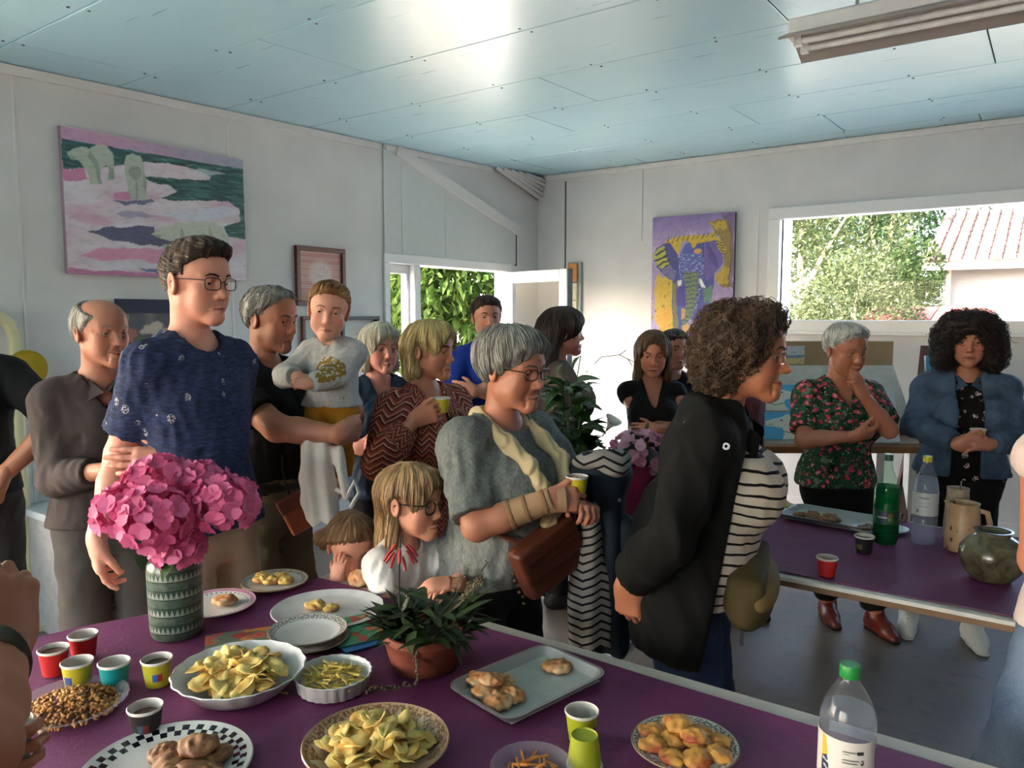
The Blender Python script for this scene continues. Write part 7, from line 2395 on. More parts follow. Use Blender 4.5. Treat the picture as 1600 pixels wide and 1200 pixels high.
def place(me, name, label, cat, group, lat, fwd, z, rz, tilt=(0, 0), s=1.0):
 o = link(name, me); o.location = G(lat, fwd, z); o.rotation_euler = (tilt[0], tilt[1], rz); o.scale = (s, s, s)
 return tag(o, label, cat, group)
rf_ = random.Random(4)
def crisp_meshes(n, r):
 out = []
 for k in range(n):
  rr_ = random.Random(50 + k)
  N = 14; V = []; F = []
  cx_, cy_ = rr_.uniform(.5, 1.6) * (1 if rr_.random() > .3 else -1), rr_.uniform(-.9, .9)
  for ring in (0, .5, 1.0):
   for i in range(N if ring else 1):
    a = 2 * math.pi * i / N
    R = r * ring * (1 + .18 * math.sin(2 * a + k) + .10 * math.sin(3 * a + 2 * k))
    x, y = R * math.cos(a), R * math.sin(a) * .82
    V.append((x, y, .22 * (cx_ * x * x + cy_ * y * y) / r + .0015 * math.sin(9 * a + k) * ring))
  F += [(0, 1 + i, 1 + (i + 1) % N) for i in range(N)] + [(1 + i, 1 + N + i, 1 + N + (i + 1) % N, 1 + (i + 1) % N) for i in range(N)]
  m = len(V)
  V += [(x, y, z - .0014) for x, y, z in V]
  F += [tuple(j + m for j in f[::-1]) for f in F]
  F += [(1 + N + i, 1 + N + m + i, 1 + N + m + (i + 1) % N, 1 + N + (i + 1) % N) for i in range(N)]
  me = bpy.data.meshes.new('potato_crisp'); me.from_pydata(V, [], F); me.update(); me.materials.append(M_CRISP)
  me.polygons.foreach_set('use_smooth', np.ones(len(me.polygons), dtype=bool))
  out.append(me)
 return out
CR = crisp_meshes(7, .024)
def heap(n, lat, fwd, z, R, hgt, label, group, meshes=CR, name='potato_crisp', cat='crisp', seed=1, flat=.6, sx=1.0, rise=0.0):
 r = random.Random(seed)
 for i in range(n):
  q = math.sqrt((i + .5) / n) * R; a = i * 2.39996 + r.uniform(-.3, .3)
  zz = z + hgt * (1 - (q / R) ** 2) * r.uniform(.55, 1.0) + .008 + rise * (q / R) ** 3
  place(meshes[i % len(meshes)], name, label, cat, group, lat + q * math.cos(a), fwd + q * math.sin(a) * sx, zz, r.uniform(0, 6.28), (r.uniform(-flat, flat), r.uniform(-flat, flat)), r.uniform(.85, 1.15))

# white dish of crisps
e, h = plate('serving_dish', 'white dish heaped with crisps beside the vase', -.578, 1.540, .136, M_PLAIN, bowl=.030, cat='dish', scallop=18)
heap(62, -.578, 1.540, TOPZ + .010, .094, .036, rise=.026, label='potato crisp in the white dish beside the vase', group='crisps in the white dish', seed=3)
# brown filigree plate of crisps
e, h = plate('serving_plate', 'plate with brown filigree rim holding crisps at the front', -.243, 1.288, .131, glaze('filigree_glaze', g_filigree), bowl=.018)
heap(66, -.243, 1.288, TOPZ + .008, .088, .042, rise=.016, label='potato crisp on the plate with the brown filigree rim', group='crisps on the filigree plate', seed=5)
# fluted dish of potato sticks
e = empty('fluted_dish', G(-.383, 1.553, TOPZ), YAW, 'small white fluted dish of potato sticks', 'dish')
ware('dish_body', [(0, .003), (.070, .003), (.072, 0), (.074, .002), (.080, .032), (.0825, .034), (.0800, .035), (.0765, .030), (.071, .006), (0, .006)], M_PLAIN, e, 96, wave=lambda a, r, z: 1 + (.016 * math.cos(a * 24) if r > .071 else 0))
st_ = []
for k, L in enumerate((.030, .040, .048, .036)):
 mb = MB().box((-L / 2, -.0018, -.0018), (L / 2, .0018, .0018), bev=.0006); me = mb.mesh('potato_stick'); me.materials.append(M_FRY); st_.append(me)
heap(90, -.383, 1.553, TOPZ + .012, .058, .022, 'potato stick in the small fluted dish', 'potato sticks in the fluted dish', st_, 'potato_stick', 'snack', 9, .28)
place(st_[0], 'potato_stick', 'stray potato stick on the cloth between the two snack dishes', 'snack', None, -.485, 1.524, TOPZ + .002, .4)
place(st_[1], 'potato_stick', 'stray potato stick on the cloth near the terracotta pot', 'snack', None, -.286, 1.543, TOPZ + .002, .3)
# clear plate of nuts
def clear_mat(name, col, gl=.8, haze=0.0, hcol=None):
 if name in MATS: return MATS[name]
 t = NT(name)
 tr = t.n('BsdfTransparent'); tr.inputs[0].default_value = (*col, 1)
 g = t.n('BsdfGlossy'); g.inputs['Roughness'].default_value = .06
 fr = t.n('LayerWeight'); fr.inputs[0].default_value = .25
 mx = t.n('MixShader'); t.l(t.math('MULTIPLY', t.math('MULTIPLY', fr.outputs['Fresnel'], gl), t.math('SUBTRACT', 1.0, t.n('NewGeometry').outputs['Backfacing'])), mx.inputs[0]); t.l(tr.outputs[0], mx.inputs[1]); t.l(g.outputs[0], mx.inputs[2])
 if haze:
  df = t.n('BsdfTranslucent'); df.inputs[0].default_value = (*(hcol or col), 1); d2 = t.n('BsdfDiffuse'); d2.inputs[0].default_value = (*(hcol or col), 1)
  ad = t.n('MixShader'); t.l(df.outputs[0], ad.inputs[1]); t.l(d2.outputs[0], ad.inputs[2])
  m2 = t.n('MixShader'); m2.inputs[0].default_value = haze; t.l(mx.outputs[0], m2.inputs[1]); t.l(ad.outputs[0], m2.inputs[2]); mx = m2
 t.l(mx.outputs[0], t.out.inputs[0])
 MATS[name] = t.m
 return t.m
M_CLEAR = clear_mat('clear_plastic', (.92, .92, .93), .9, .14, (.75, .75, .8))
plate('clear_plate', 'clear plastic plate heaped with peanuts at the table end', -.887, 1.454, .105, M_CLEAR, bowl=.004, scallop=30)
def nuts(label, lat, fwd, z, R, hgt, n, mtl, seed, size=.0052):
 r = np.random.default_rng(seed)
 base = []
 for i in range(6):
  for j in range(5):
   th = math.pi * j / 4; a = 6.283 * i / 6
   base.append((math.sin(th) * math.cos(a) * .62, math.sin(th) * math.sin(a) * .62, math.cos(th)))
 B = np.array(base)
 F0 = []
 for i in range(6):
  k = (i + 1) % 6
  for j in range(4): F0.append((i * 5 + j, i * 5 + j + 1, k * 5 + j + 1, k * 5 + j))
 F0 = np.array(F0)
 Vs, Fs = [], []
 for i in range(n):
  q = math.sqrt(r.random()) * R; a = r.random() * 6.28
  M = np.array(Matrix.Rotation(r.random() * 6.28, 3, 'Z') @ Matrix.Rotation(math.pi / 2 + r.normal() * .5, 3, 'X'))
  c = np.array([q * math.cos(a), q * math.sin(a), hgt * (1 - (q / R) ** 2) * (.3 + .7 * r.random()) + .006])
  Vs.append((B * size * (.8 + .4 * r.random())) @ M.T + c); Fs.append(F0 + len(B) * i)
 o = link('peanuts', np_mesh('peanuts', np.concatenate(Vs), np.concatenate(Fs)), None, mtl, smooth=True)
 o.location = G(lat, fwd, z)
 return tag(o, label, 'nuts', kind='stuff')
nuts('golden roasted peanuts heaped on the clear plastic plate', -.887, 1.454, TOPZ + .003, .090, .026, 680, g_crumb('roast_peanut', (.66, .44, .20), (.78, .58, .32), (.55, .34, .14)), 3)
plate('clear_plate', 'clear plastic plate of orange puffs at the bottom edge', .034, 1.235, .072, M_CLEAR, bowl=.004, scallop=30)
heap(22, .034, 1.235, TOPZ + .003, .045, .014, 'orange corn puff on the small clear plate', 'puffs on the clear plate', [with_mat(m, g_crumb('corn_puff', (.72, .42, .16), (.80, .54, .24), (.62, .30, .10))) for m in st_], 'corn_puff', 'snack', 12, .3)
# checkered plate with brown biscuits
plate('checkered_plate', 'large white plate with a black checkered rim', -.600, 1.245, .143, glaze('checker_glaze', g_check), h=.016, flat=.70)
bm = [with_mat(m, M_COOKIE2) for m in COOK]
CB = ((.030, .050, 0, 1.15), (.072, .025, 0, 1.0), (.01, .00, 0, 1.1), (.055, -.02, 0, 1.1), (-.02, .035, 0, .95), (.045, .022, .020, 1.1), (.020, -.045, 0, 1.0), (.085, -.03, 0, .95))
LB = spots(CB, 'brown biscuit', 'on the checkered plate', 'the table end')
for i, (dx, dy, dz, s) in enumerate(CB):
 place(bm[i % 3], 'biscuit', LB[i], 'biscuit', 'biscuits on the checkered plate', -.600 + dx, 1.245 + dy, TOPZ + .008 + dz, i * 1.3, (0, 0), s)
# stack of two patterned plates
M_WR = glaze('wreath_glaze', g_wreath(.095))
plate('dessert_plate', 'white plate with grey leaf rim, lower of two stacked', -.492, 1.766, .095, M_WR, group='stacked dessert plates')
plate('dessert_plate', 'white plate with grey leaf rim, upper of two stacked', -.496, 1.772, .095, M_WR, z=TOPZ + .016, group='stacked dessert plates')
# large oval plate with two pieces of tart
plate('oval_plate', 'large plain white oval plate behind the stacked plates', -.490, 1.953, .150, M_PLAIN, h=.014, sx=.92, flat=.75)
tq = [with_mat(m, M_QUICHE) for m in TARTS]
place(tq[0], 'quiche_piece', 'taller piece of quiche on the oval plate', 'quiche', None, -.530, 1.965, TOPZ + .008, .3, (0, 0), 1.05)
place(tq[1], 'quiche_piece', 'smaller piece of quiche on the oval plate', 'quiche', None, -.482, 1.950, TOPZ + .008, 1.3, (0, 0), .85)
# pink rimmed plate with one biscuit
plate('pink_rim_plate', 'white plate with pink rim behind the vase', -.806, 1.99, .105, glaze('pinkrim_glaze', g_pinkrim(.105)), h=.014)
place(with_mat(COOK[0], M_COOKIE), 'biscuit', 'single round biscuit on the pink-rimmed plate', 'biscuit', None, -.786, 2.0, TOPZ + .008, .4)
# plate of quiche pieces at the corner
plate('floral_plate', 'patterned plate of quiche pieces at the table corner', -.70, 2.165, .096, glaze('floral_plate_glaze', g_wreath(.096)), h=.014)
CB = ((-.040, .0, 1.0), (-.005, -.012, 1.0), (.035, -.008, 1.0), (-.045, .035, .9), (.01, .03, .95))
LB = spots(CB, 'quiche piece', 'on the corner plate', 'the vase')
for i, (dx, dy, s) in enumerate(CB):
 place(tq[i % 3], 'quiche_piece', LB[i], 'quiche', 'quiche pieces on the corner plate', -.70 + dx, 2.165 + dy, TOPZ + .008, i * 1.1, (0, 0), s)
# plate of tomato tart pieces
plate('leaf_rim_plate', 'plate of tomato tart pieces with a grey leaf rim', .317, 1.318, .098, glaze('leafrim_glaze', g_wreath(.098)), h=.014)
tm = [with_mat(m, M_TART) for m in TARTS]
CB = ((-.055, .035, 0, .95), (-.01, .052, 0, 1.1), (.035, .03, 0, 1.0), (.062, .0, 0, .95), (-.06, -.012, 0, 1.05), (-.02, .005, 0, 1.05), (.02, -.005, 0, 1.0), (-.035, -.048, 0, .95), (.008, -.055, 0, 1.1), (.05, -.04, 0, 1.0), (-.005, .03, .018, 1.05), (.012, -.01, .018, .9))
LB = spots(CB, 'tomato tart', 'on its plate', 'the lime cups')
for i, (dx, dy, dz, s) in enumerate(CB):
 place(tm[i % 3], 'tart_piece', LB[i], 'tart', 'tart pieces on the leaf-rimmed plate', .317 + dx, 1.318 + dy, TOPZ + .008 + dz, i * 1.7, (0, 0), s)
# baking trays
def tray(label, c, ax, L, W, z, name='baking_tray'):
 """c centre (x, y), ax angle of its long side"""
 e = empty(name, (c[0], c[1], z), ax, label, 'tray')
 mb = MB()
 rings = [(.0, .001), (.0, .002), (.012, .020), (.020, .020), (.020, .018)]
 pts = []
 for off, zz in [(-.004, 0), (-.002, .0012), (.014, .022), (.022, .022), (.022, .0205), (.0155, .0205), (.001, .0002)]:
  hx_, hy_ = L / 2 - .022 + off, W / 2 - .022 + off
  rc = .014 + max(off, 0)
  ring = []
  for qx, qy, a0 in ((1, 1, 0), (-1, 1, 90), (-1, -1, 180), (1, -1, 270)):
   for k in range(5):
    a = math.radians(a0 + 90 * k / 4)
    ring.append((qx * (hx_ - rc) + rc * math.cos(a), qy * (hy_ - rc) + rc * math.sin(a), zz))
  pts.append(ring)
 n = len(pts[0])
 V = [p for r_ in pts for p in r_]
 F = [(k * n + i, k * n + (i + 1) % n, (k + 1) * n + (i + 1) % n, (k + 1) * n + i) for k in range(len(pts) - 1) for i in range(n)]
 F = [tuple(f[::-1]) for f in F]
 F += [tuple(range(n)), tuple((len(pts) - 1) * n + i for i in range(n))[::-1]]
 mb.add(V, F).build('tray_body', mat('tray_metal', (.62, .62, .62), .35, .6, vary=.06), e, smooth=True)
 MB().box((-L / 2 + .022, -W / 2 + .016, .0022), (L / 2 - .018, W / 2 - .020, .0034)).build('baking_paper', mat('baking_paper', (.66, .67, .65), .5), e)
 return e
tray('metal baking tray with paper and biscuits at the table edge', (-.868, 1.283), math.atan2(1.4185 - 1.1475, -.839 + .8975) - 0.0, .30, .205, TOPZ)
cm = [with_mat(m, M_COOKIE) for m in COOK]
CB = ((-.070, 1.560, 1.0, 0), (-.022, 1.545, .95, 0), (-.052, 1.505, 1.0, 0), (.0, 1.495, .95, 0), (-.028, 1.462, 1.0, 0), (-.042, 1.53, .85, .016))
LB = spots(CB, 'golden biscuit', 'in the baking tray cluster', 'the pot')
for i, (la, fw_, s, dz) in enumerate(CB):
 place(cm[i % 3], 'biscuit', LB[i], 'biscuit', 'biscuits clustered on the baking tray', la, fw_, TOPZ + .0036 + dz, i * 1.9, (0, 0), s)
place(cm[1], 'biscuit', 'lone golden biscuit at the far end of the baking tray', 'biscuit', None, .100, 1.618, TOPZ + .0036, .4, (0, 0), 1.0)

# napkins with fruit print: folded paper, two packs
def fruit(seed, base):
 c = Canvas(120, 80, base); r = random.Random(seed)
 for i in range(26):
  x, y = r.random(), r.random(); rad = r.uniform(.05, .10)
  k = r.choice(['#c65a30', '#cf7a34', '#b8453c', '#d08a48', '#c2574a'])
  c.ell(x, y, rad, rad * 1.5, k, .95, 0, .15)
  if r.random() < .5: c.ell(x, y, rad * .75, rad * 1.1, '#d9a070', .6, 0, .2); c.ell(x, y, rad * .55, rad * .8, k, .9, 0, .2)
  if r.random() < .3: c.ell(x + .06, y + .05, .05, .05, '#a9b39a', .9)
  if r.random() < .4: c.line([(x, y), (x + .12, y + .09)], .03, '#3d5a32', .8)
 return c
def paper(name, label, canvas, pts_c, L, W, rz, z=TOPZ, th=.004, side='#3f8a6a', cat='napkin'):
 o = canvas.panel(name, L, W, th, side=side)
 o.matrix_world = Matrix.Translation(G(*pts_c, z)) @ Matrix.Rotation(YAW + rz, 4, 'Z') @ Matrix.Rotation(-math.pi / 2, 4, 'X') @ Matrix.Translation((0, 0, 0))
 return tag(o, label, cat, 'printed paper napkins')
paper('paper_napkin', 'orange fruit-print napkin folded beside the vase', fruit(2, '#6f7a66'), (-.640, 1.785), .21, .12, .36)
paper('paper_napkin', 'blue napkin lying under the green fruit-print one', Canvas(12, 12, '#2f6fae'), (-.362, 1.835), .195, .175, .62, side='#2f6fae')
paper('paper_napkin', 'green fruit-print napkin beside the stacked plates', fruit(5, '#4c9a72'), (-.372, 1.845), .19, .165, .55, z=TOPZ + .0045)

# ------------------------------------------------------------------ vase and hydrangeas
def g_vase(t, a, r, z):
 band = t.math('DIVIDE', z, .0435)
 f = t.math('FRACT', band)
 zig = t.math('PINGPONG', t.math('MULTIPLY', a, 34), .5)
 tri = t.math('LESS_THAN', t.math('MULTIPLY', t.math('SUBTRACT', f, .50), 1.25), t.math('SUBTRACT', .5, zig))
 g1 = t.mix(t.rng(t.noise(t.coord(), 60, 3), .3, .7), lin((.20, .26, .21)), lin((.30, .35, .30)))
 dk = lin((.10, .17, .13)); lt = lin((.50, .52, .48))
 c = t.mix(t.math('MULTIPLY', between(t, f, .50, .92), tri), g1, lt)
 c = t.mix(t.math('MULTIPLY', between(t, f, .50, .92), t.math('SUBTRACT', 1, tri)), c, lin((.16, .24, .19)))
 c = t.mix(between(t, f, .43, .50), c, dk); c = t.mix(between(t, f, .92, .99), c, dk)
 sp = t.math('GREATER_THAN', t.noise(t.coord(), 260, 2), .62)
 return t.mix(t.math('MULTIPLY', sp, .35), c, lin((.45, .46, .42)))
VZ = empty('vase', G(-.839, 1.827, TOPZ), YAW, 'green-grey patterned stoneware vase holding pink hydrangeas', 'vase')
ware('vase_body', [(0, .004), (.050, .004), (.052, 0), (.056, 0), (.060, .006), (.0625, .03), (.0645, .10), (.0650, .165), (.062, .185), (.052, .200), (.044, .207), (.042, .214), (.045, .222), (.047, .224), (.043, .224), (.038, .212), (.038, .20)], glaze('vase_glaze', g_vase, .3), VZ, 56)
MB().lathe([(0, .205), (.039, .206)], 24, cap=False).build('water', mat('dark_water', (.08, .10, .08), .1), VZ)

def petal_grid(L, W, cup, n=4):
 V, F = [], []
 for i in range(n + 1):
  t = i / n
  w = W * math.sin(math.pi * min(.5 + .02, .12 + t * .62)) * (1 if t < .8 else math.sqrt(max(0, 1 - ((t - .8) / .25) ** 2)))
  for j in range(3):
   s = (j - 1)
   V.append((s * w * .5, t * L, cup * t * t * L + .10 * L * abs(s) * t))
 for i in range(n):
  for j in range(2):
   a = i * 3 + j
   F.append((a, a + 1, a + 4, a + 3))
 return V, F
def floret_mesh(k, R=.024):
 r = random.Random(k); V, F = [], []
 for i in range(4):
  v, f = petal_grid(R * r.uniform(.85, 1.1), R * 1.15, r.uniform(-.15, .35))
  M = Matrix.Rotation(i * math.pi / 2 + r.uniform(-.15, .15), 3, 'Z') @ Matrix.Rotation(r.uniform(.0, .35), 3, 'X')
  o = len(V)
  V += [tuple(M @ Vector(p)) for p in v]; F += [tuple(q + o for q in x) for x in f]
 me = bpy.data.meshes.new('floret'); me.from_pydata(V, [], F); me.update()
 me.polygons.foreach_set('use_smooth', np.ones(len(me.polygons), dtype=bool))
 return me
def petal_mat(name, a, b):
 t = NT(name); co = t.coord()
 s = t.n('ObjectInfo')
 c = t.mix(s.outputs['Random'], lin(a), lin(b))
 c = t.mix(t.rng(t.noise(co, 120, 2), .3, .7, 0, .35), c, lin(b))
 d = t.n('BsdfPrincipled'); t.l(c, d.inputs['Base Color']); d.inputs['Roughness'].default_value = .6
 tl = t.n('BsdfTranslucent'); t.l(c, tl.inputs[0])
 m = t.n('MixShader'); m.inputs[0].default_value = .30
 t.l(d.outputs[0], m.inputs[1]); t.l(tl.outputs[0], m.inputs[2]); t.l(m.outputs[0], t.out.inputs[0])
 return t.m
M_HYD = petal_mat('hydrangea_petal', (.72, .22, .42), (.86, .44, .62))
FL = []
for k in range(5):
 me = floret_mesh(k); me.materials.append(M_HYD); FL.append(me)
M_STEM = mat('green_stem', (.22, .34, .14), .6)
VC = G(-.839, 1.827, TOPZ)
HEADS = [(-.928, 1.78, 1.075, .070, 'lilac-tinged pink hydrangea head at the outer side of the vase'), (-.872, 1.83, 1.135, .076, 'tall pink hydrangea head at the top of the bouquet'), (-.835, 1.735, 1.070, .084, 'large pink hydrangea head at the front of the bouquet'),
   (-.785, 1.86, 1.12, .070, 'pink hydrangea head behind the middle of the bouquet'), (-.698, 1.80, 1.09, .076, 'deep pink hydrangea head reaching out towards the dishes'), (-.795, 1.755, 1.00, .060, 'small pink hydrangea head drooping over the vase rim')]
hr = np.random.default_rng(9)
for la, fw_, z, R, lab in HEADS:
 c = G(la, fw_, z)
 e = empty('hydrangea', VC + Vector((0, 0, .15)), 0, lab, 'flower', 'hydrangeas in the patterned vase')
 rel_ = c - e.location
 MB().tube([(0, 0, 0), rel_ * .5 + Vector((0, 0, .02)), rel_], [.004, .004, .004], 6).build('stem', M_STEM, e, smooth=True)
 N = int(52 * (R / .08) ** 2)
 for i in range(N):
  zz = 1 - 1.75 * (i + .5) / N
  q = math.sqrt(max(0, 1 - zz * zz)); a = i * 2.39996
  d = Vector((q * math.cos(a), q * math.sin(a), zz)) + Vector(hr.normal(size=3) * .08); d.normalize()
  o = link('floret', FL[i % 5], e)
  o.rotation_mode = 'QUATERNION'
  o.rotation_quaternion = d.to_track_quat('Z', 'Y') @ Matrix.Rotation(hr.random() * 6.28, 3, 'Z').to_quaternion()
  o.location = rel_ + Vector((d.x * R, d.y * R, d.z * R * .85)) * (.90 + .16 * hr.random())
def leaf_mesh(name, L, W, bend, material, n=5, heart=False):
 V, F = [], []
 for i in range(n + 1):
  t = i / n
  w = W * (math.sin(math.pi * t ** (.55 if heart else .75)) ** .8 if 0 < t < 1 else .02)
  for j in (-1, 0, 1):
   V.append((j * w * .5, t * L, -bend * t * t * L + .12 * w * abs(j)))
 for i in range(n):
  for j in range(2):
   a = i * 3 + j; F.append((a, a + 1, a + 4, a + 3))
 me = bpy.data.meshes.new(name); me.from_pydata(V, [], F); me.update(); me.materials.append(material)
 me.polygons.foreach_set('use_smooth', np.ones(len(me.polygons), dtype=bool))
 return me
def green(name, a, b, rough=.5):
 if name in MATS: return MATS[name]
 t = NT(name); s = t.n('ObjectInfo')
 c = t.mix(s.outputs['Random'], lin(a), lin(b)); c = t.mix(t.rng(t.noise(t.coord(), 60, 3), .3, .7, 0, .4), c, lin(a))
 t.pbr(c, rough, 0, None, **{'Specular IOR Level': .4})
 MATS[name] = t.m
 return t.m
def put_leaf(me, parent, loc, d, roll=0.0, s=1.0, name='leaf'):
 o = link(name, me, parent); d = Vector(d).normalized()
 up = Vector((0, 0, 1)); x = d.cross(up)
 if x.length < 1e-3: x = Vector((1, 0, 0))
 x.normalize(); z = x.cross(d)
 M = Matrix((x, d, z)).transposed() @ Matrix.Rotation(roll, 3, 'Y')
 o.matrix_local = Matrix.Translation(loc) @ M.to_4x4() @ Matrix.Scale(s, 4)
 return o
hl = leaf_mesh('leaf', .10, .06, .5, green('hydrangea_leaf', (.10, .20, .07), (.18, .30, .10)))
for i, (la, fw_, z) in enumerate(((-.86, 1.77, .985), (-.80, 1.80, 1.0), (-.88, 1.84, .99))):
 c = G(la, fw_, z)
 hf = [o for o in bpy.data.objects if o.name.startswith('hydrangea') and o.type == 'EMPTY'][i + 2]
 put_leaf(hl, hf, c - hf.location, (math.cos(i * 2.1 + 3), math.sin(i * 2.1 + 3), -.25))

# ------------------------------------------------------------------ terracotta pot of mixed plants
PT = empty('potted_plant', G(-.200, 1.655, TOPZ), YAW, 'terracotta bowl planted with dark green herbs and a red-flowered stalk', 'plant')
def g_terra(t, a, r, z): return t.mix(t.rng(t.noise(t.coord(), 25, 4), .3, .7), lin((.36, .15, .10)), lin((.46, .22, .15)))
ware('pot', [(0, .003), (.068, .003), (.070, 0), (.073, .003), (.082, .035), (.088, .062), (.0925, .066), (.0945, .075), (.0925, .086), (.088, .087), (.084, .080), (.080, .072), (0, .072)], glaze('terracotta', g_terra, .7), PT, 48)
MB().lathe([(0, .074), (.083, .073)], 24, cap=False).build('soil', mat('soil', (.10, .07, .05), .95, bump=.6), PT)
lm = [leaf_mesh('leaf', L, W, b, green('herb_leaf', (.11, .17, .08), (.22, .30, .15))) for L, W, b in ((.075, .024, .35), (.060, .020, .2), (.090, .022, .5))]
sm_ = leaf_mesh('spike_leaf', .075, .013, .1, green('aloe_leaf', (.12, .15, .10), (.20, .22, .14)))
r = random.Random(8)
for i in range(150):
 a = r.uniform(0, 6.28); q = math.sqrt(r.random()) * .085
 el_ = r.uniform(-.1, 1.1); z0 = .08 + r.random() * .085 * (1 - q / .12)
 b_ = a + r.uniform(-.9, .9)
 put_leaf(lm[i % 3], PT, (q * math.cos(a) + .012, q * math.sin(a), z0), (math.cos(b_) * math.cos(el_), math.sin(b_) * math.cos(el_), math.sin(el_)), r.uniform(-.5, .5), r.uniform(.7, 1.15))
for i in range(26):
 a = r.uniform(0, 6.28); el_ = r.uniform(.25, 1.3)
 put_leaf(sm_, PT, (-.062 + .012 * math.cos(a), -.02 + .012 * math.sin(a), .085 + .02 * r.random()), (math.cos(a) * math.cos(el_), math.sin(a) * math.cos(el_), math.sin(el_)), 0, r.uniform(.8, 1.2), 'spike_leaf')
sk = MB().tube([(-.05, -.02, .08), (-.052, -.02, .20), (-.048, -.018, .305)], [.0025, .0022, .002], 6).build('flower_stalk', mat('dark_stalk', (.14, .10, .09), .6), PT, smooth=True)
fl = MB().tube([(0, 0, 0), (.004, 0, -.012), (.006, 0, -.034)], [.0018, .0042, .0032], 6); fl_me = fl.mesh('red_bell'); fl_me.materials.append(mat('coral_red_flower', (.66, .20, .20), .5)); sharp(fl_me, 60)
for i in range(11):
 a = i * 2.4
 o = link('red_bell', fl_me, sk); o.location = (-.048 + .016 * math.cos(a), -.018 + .016 * math.sin(a), .286 - .0022 * i); o.rotation_euler = (0, -.5, a)
for i in range(7):
 a = r.uniform(-.8, 1.2); L = r.uniform(.12, .2)
 tip = (.03 + L * .75 * math.cos(a), L * .5 * math.sin(a), .14 + L * .45)
 s_ = MB().tube([(.02, .01, .09), (.03 + tip[0] * .4, tip[1] * .5, .15), tip], [.0016, .0013, .0010], 5).build('sprig', mat('dry_stalk', (.28, .24, .15), .8), PT, smooth=True)
 b_ = MB()
 for k in range(14):
  t = .6 + .4 * k / 13
  c_ = Vector((.02 + (tip[0] - .02) * t, tip[1] * t, .09 + (tip[2] - .09) * t)) + Vector((r.uniform(-.007, .007), r.uniform(-.007, .007), r.uniform(-.006, .006)))
  b_.lathe([(0, -.003), (.0028, 0), (0, .003)], 5, at=c_)
 b_.build('seed_cluster', mat('pale_bud', (.46, .43, .32), .8), s_)['kind'] = 'stuff'
dw = [(-.01, -.08, .085), (-.005, -.10, .05), (.0, -.115, .012), (-.05, -.125, .006), (-.085, -.13, .010), (-.10, -.15, .008)]
dr = MB().tube(dw, [.002] * 6, 5).build('trailing_stem', mat('dry_stalk', (.28, .24, .15), .8), PT, smooth=True)
b_ = MB()
for k in range(60):
 t = k / 59 * 4.99; i = int(t); f = t - i
 c_ = Vector(dw[i]) * (1 - f) + Vector(dw[i + 1]) * f + Vector((r.uniform(-.006, .006), r.uniform(-.006, .006), r.uniform(0, .008)))
 b_.lathe([(0, -.004), (.0036, 0), (0, .004)], 5, at=c_)
b_.build('seed_cluster', mat('brown_bud', (.30, .24, .18), .8), dr)['kind'] = 'stuff'

# ------------------------------------------------------------------ bottles
def bottle(label, lat, fwd, prof, liquid, level, body_m, cap_m, neck, cap, lab=None, rz=0.0, ridges=True):
 e = empty('plastic_bottle', G(lat, fwd, TOPZ), YAW + rz, label, 'bottle', 'plastic drink bottles')
 ware('bottle_body', prof, body_m, e, 40, cap=False)
 if liquid is not None:
  lp_ = [(max(r_ - .0012, 0), z_ + (.001 if i == 0 else 0)) for i, (r_, z_) in enumerate(prof) if z_ <= level]
  lp_ += [(np.interp(level, [z_ for _, z_ in prof], [r_ for r_, _ in prof]) - .0012, level), (0, level)]
  ware('liquid', lp_, liquid, e, 40, cap=False)
 zc_ = prof[-1][1]
 cp = MB().lathe([(cap * .98, zc_ - .012), (cap, zc_ - .011), (cap, zc_ + .006), (cap * .95, zc_ + .0085), (0, zc_ + .0085)], 30).build('cap', cap_m, e, smooth=True)
 return e
PET = lambda R, H: [(0, .004), (R * .55, .0), (R * .9, .002), (R, .012), (R, H * .30), (R * .965, H * .315), (R, H * .33), (R, H * .52), (R * .97, H * .54), (R, H * .56), (R * .985, H * .60), (R, H * .63), (R * .96, H * .68), (R * .80, H * .78), (R * .50, H * .88), (R * .31, H * .94), (R * .30, H * .985), (R * .30, H)]
M_PET = clear_mat('clear_pet', (.95, .96, .97), .9, .05, (.7, .72, .75))
M_WATER = clear_mat('water_fill', (.86, .89, .93), .3, .16, (.55, .57, .66))
M_GPET = clear_mat('green_pet', (.75, .90, .80), .9)
M_GFILL = clear_mat('green_syrup', (.06, .34, .16), .3, .35, (.02, .22, .10))
def label_band(e, R, z0, z1, canvas, a0=0.0, a1=6.2832, name='bottle_label'):
 k0 = int(canvas.nx * .42); canvas.U, canvas.V, canvas.a = canvas.U[:, k0:], canvas.V[:, k0:], canvas.a[:, k0:]; canvas.nx -= k0
 nx, ny = canvas.nx, canvas.ny
 A = a0 + (a1 - a0) * canvas.U; Z = z0 + (z1 - z0) * canvas.V
 V = np.stack([R * np.cos(A), R * np.sin(A), Z], -1).reshape(-1, 3)
 i = np.arange(nx * ny).reshape(ny, nx)
 F = np.stack([i[:-1, :-1], i[:-1, 1:], i[1:, 1:], i[1:, :-1]], -1).reshape(-1, 4)
 o = link(name, np_mesh(name, V, F, cols=lin_np(canvas.a.reshape(-1, 3))), e, vcol_mat('printed_label', .4), smooth=True)
 return o
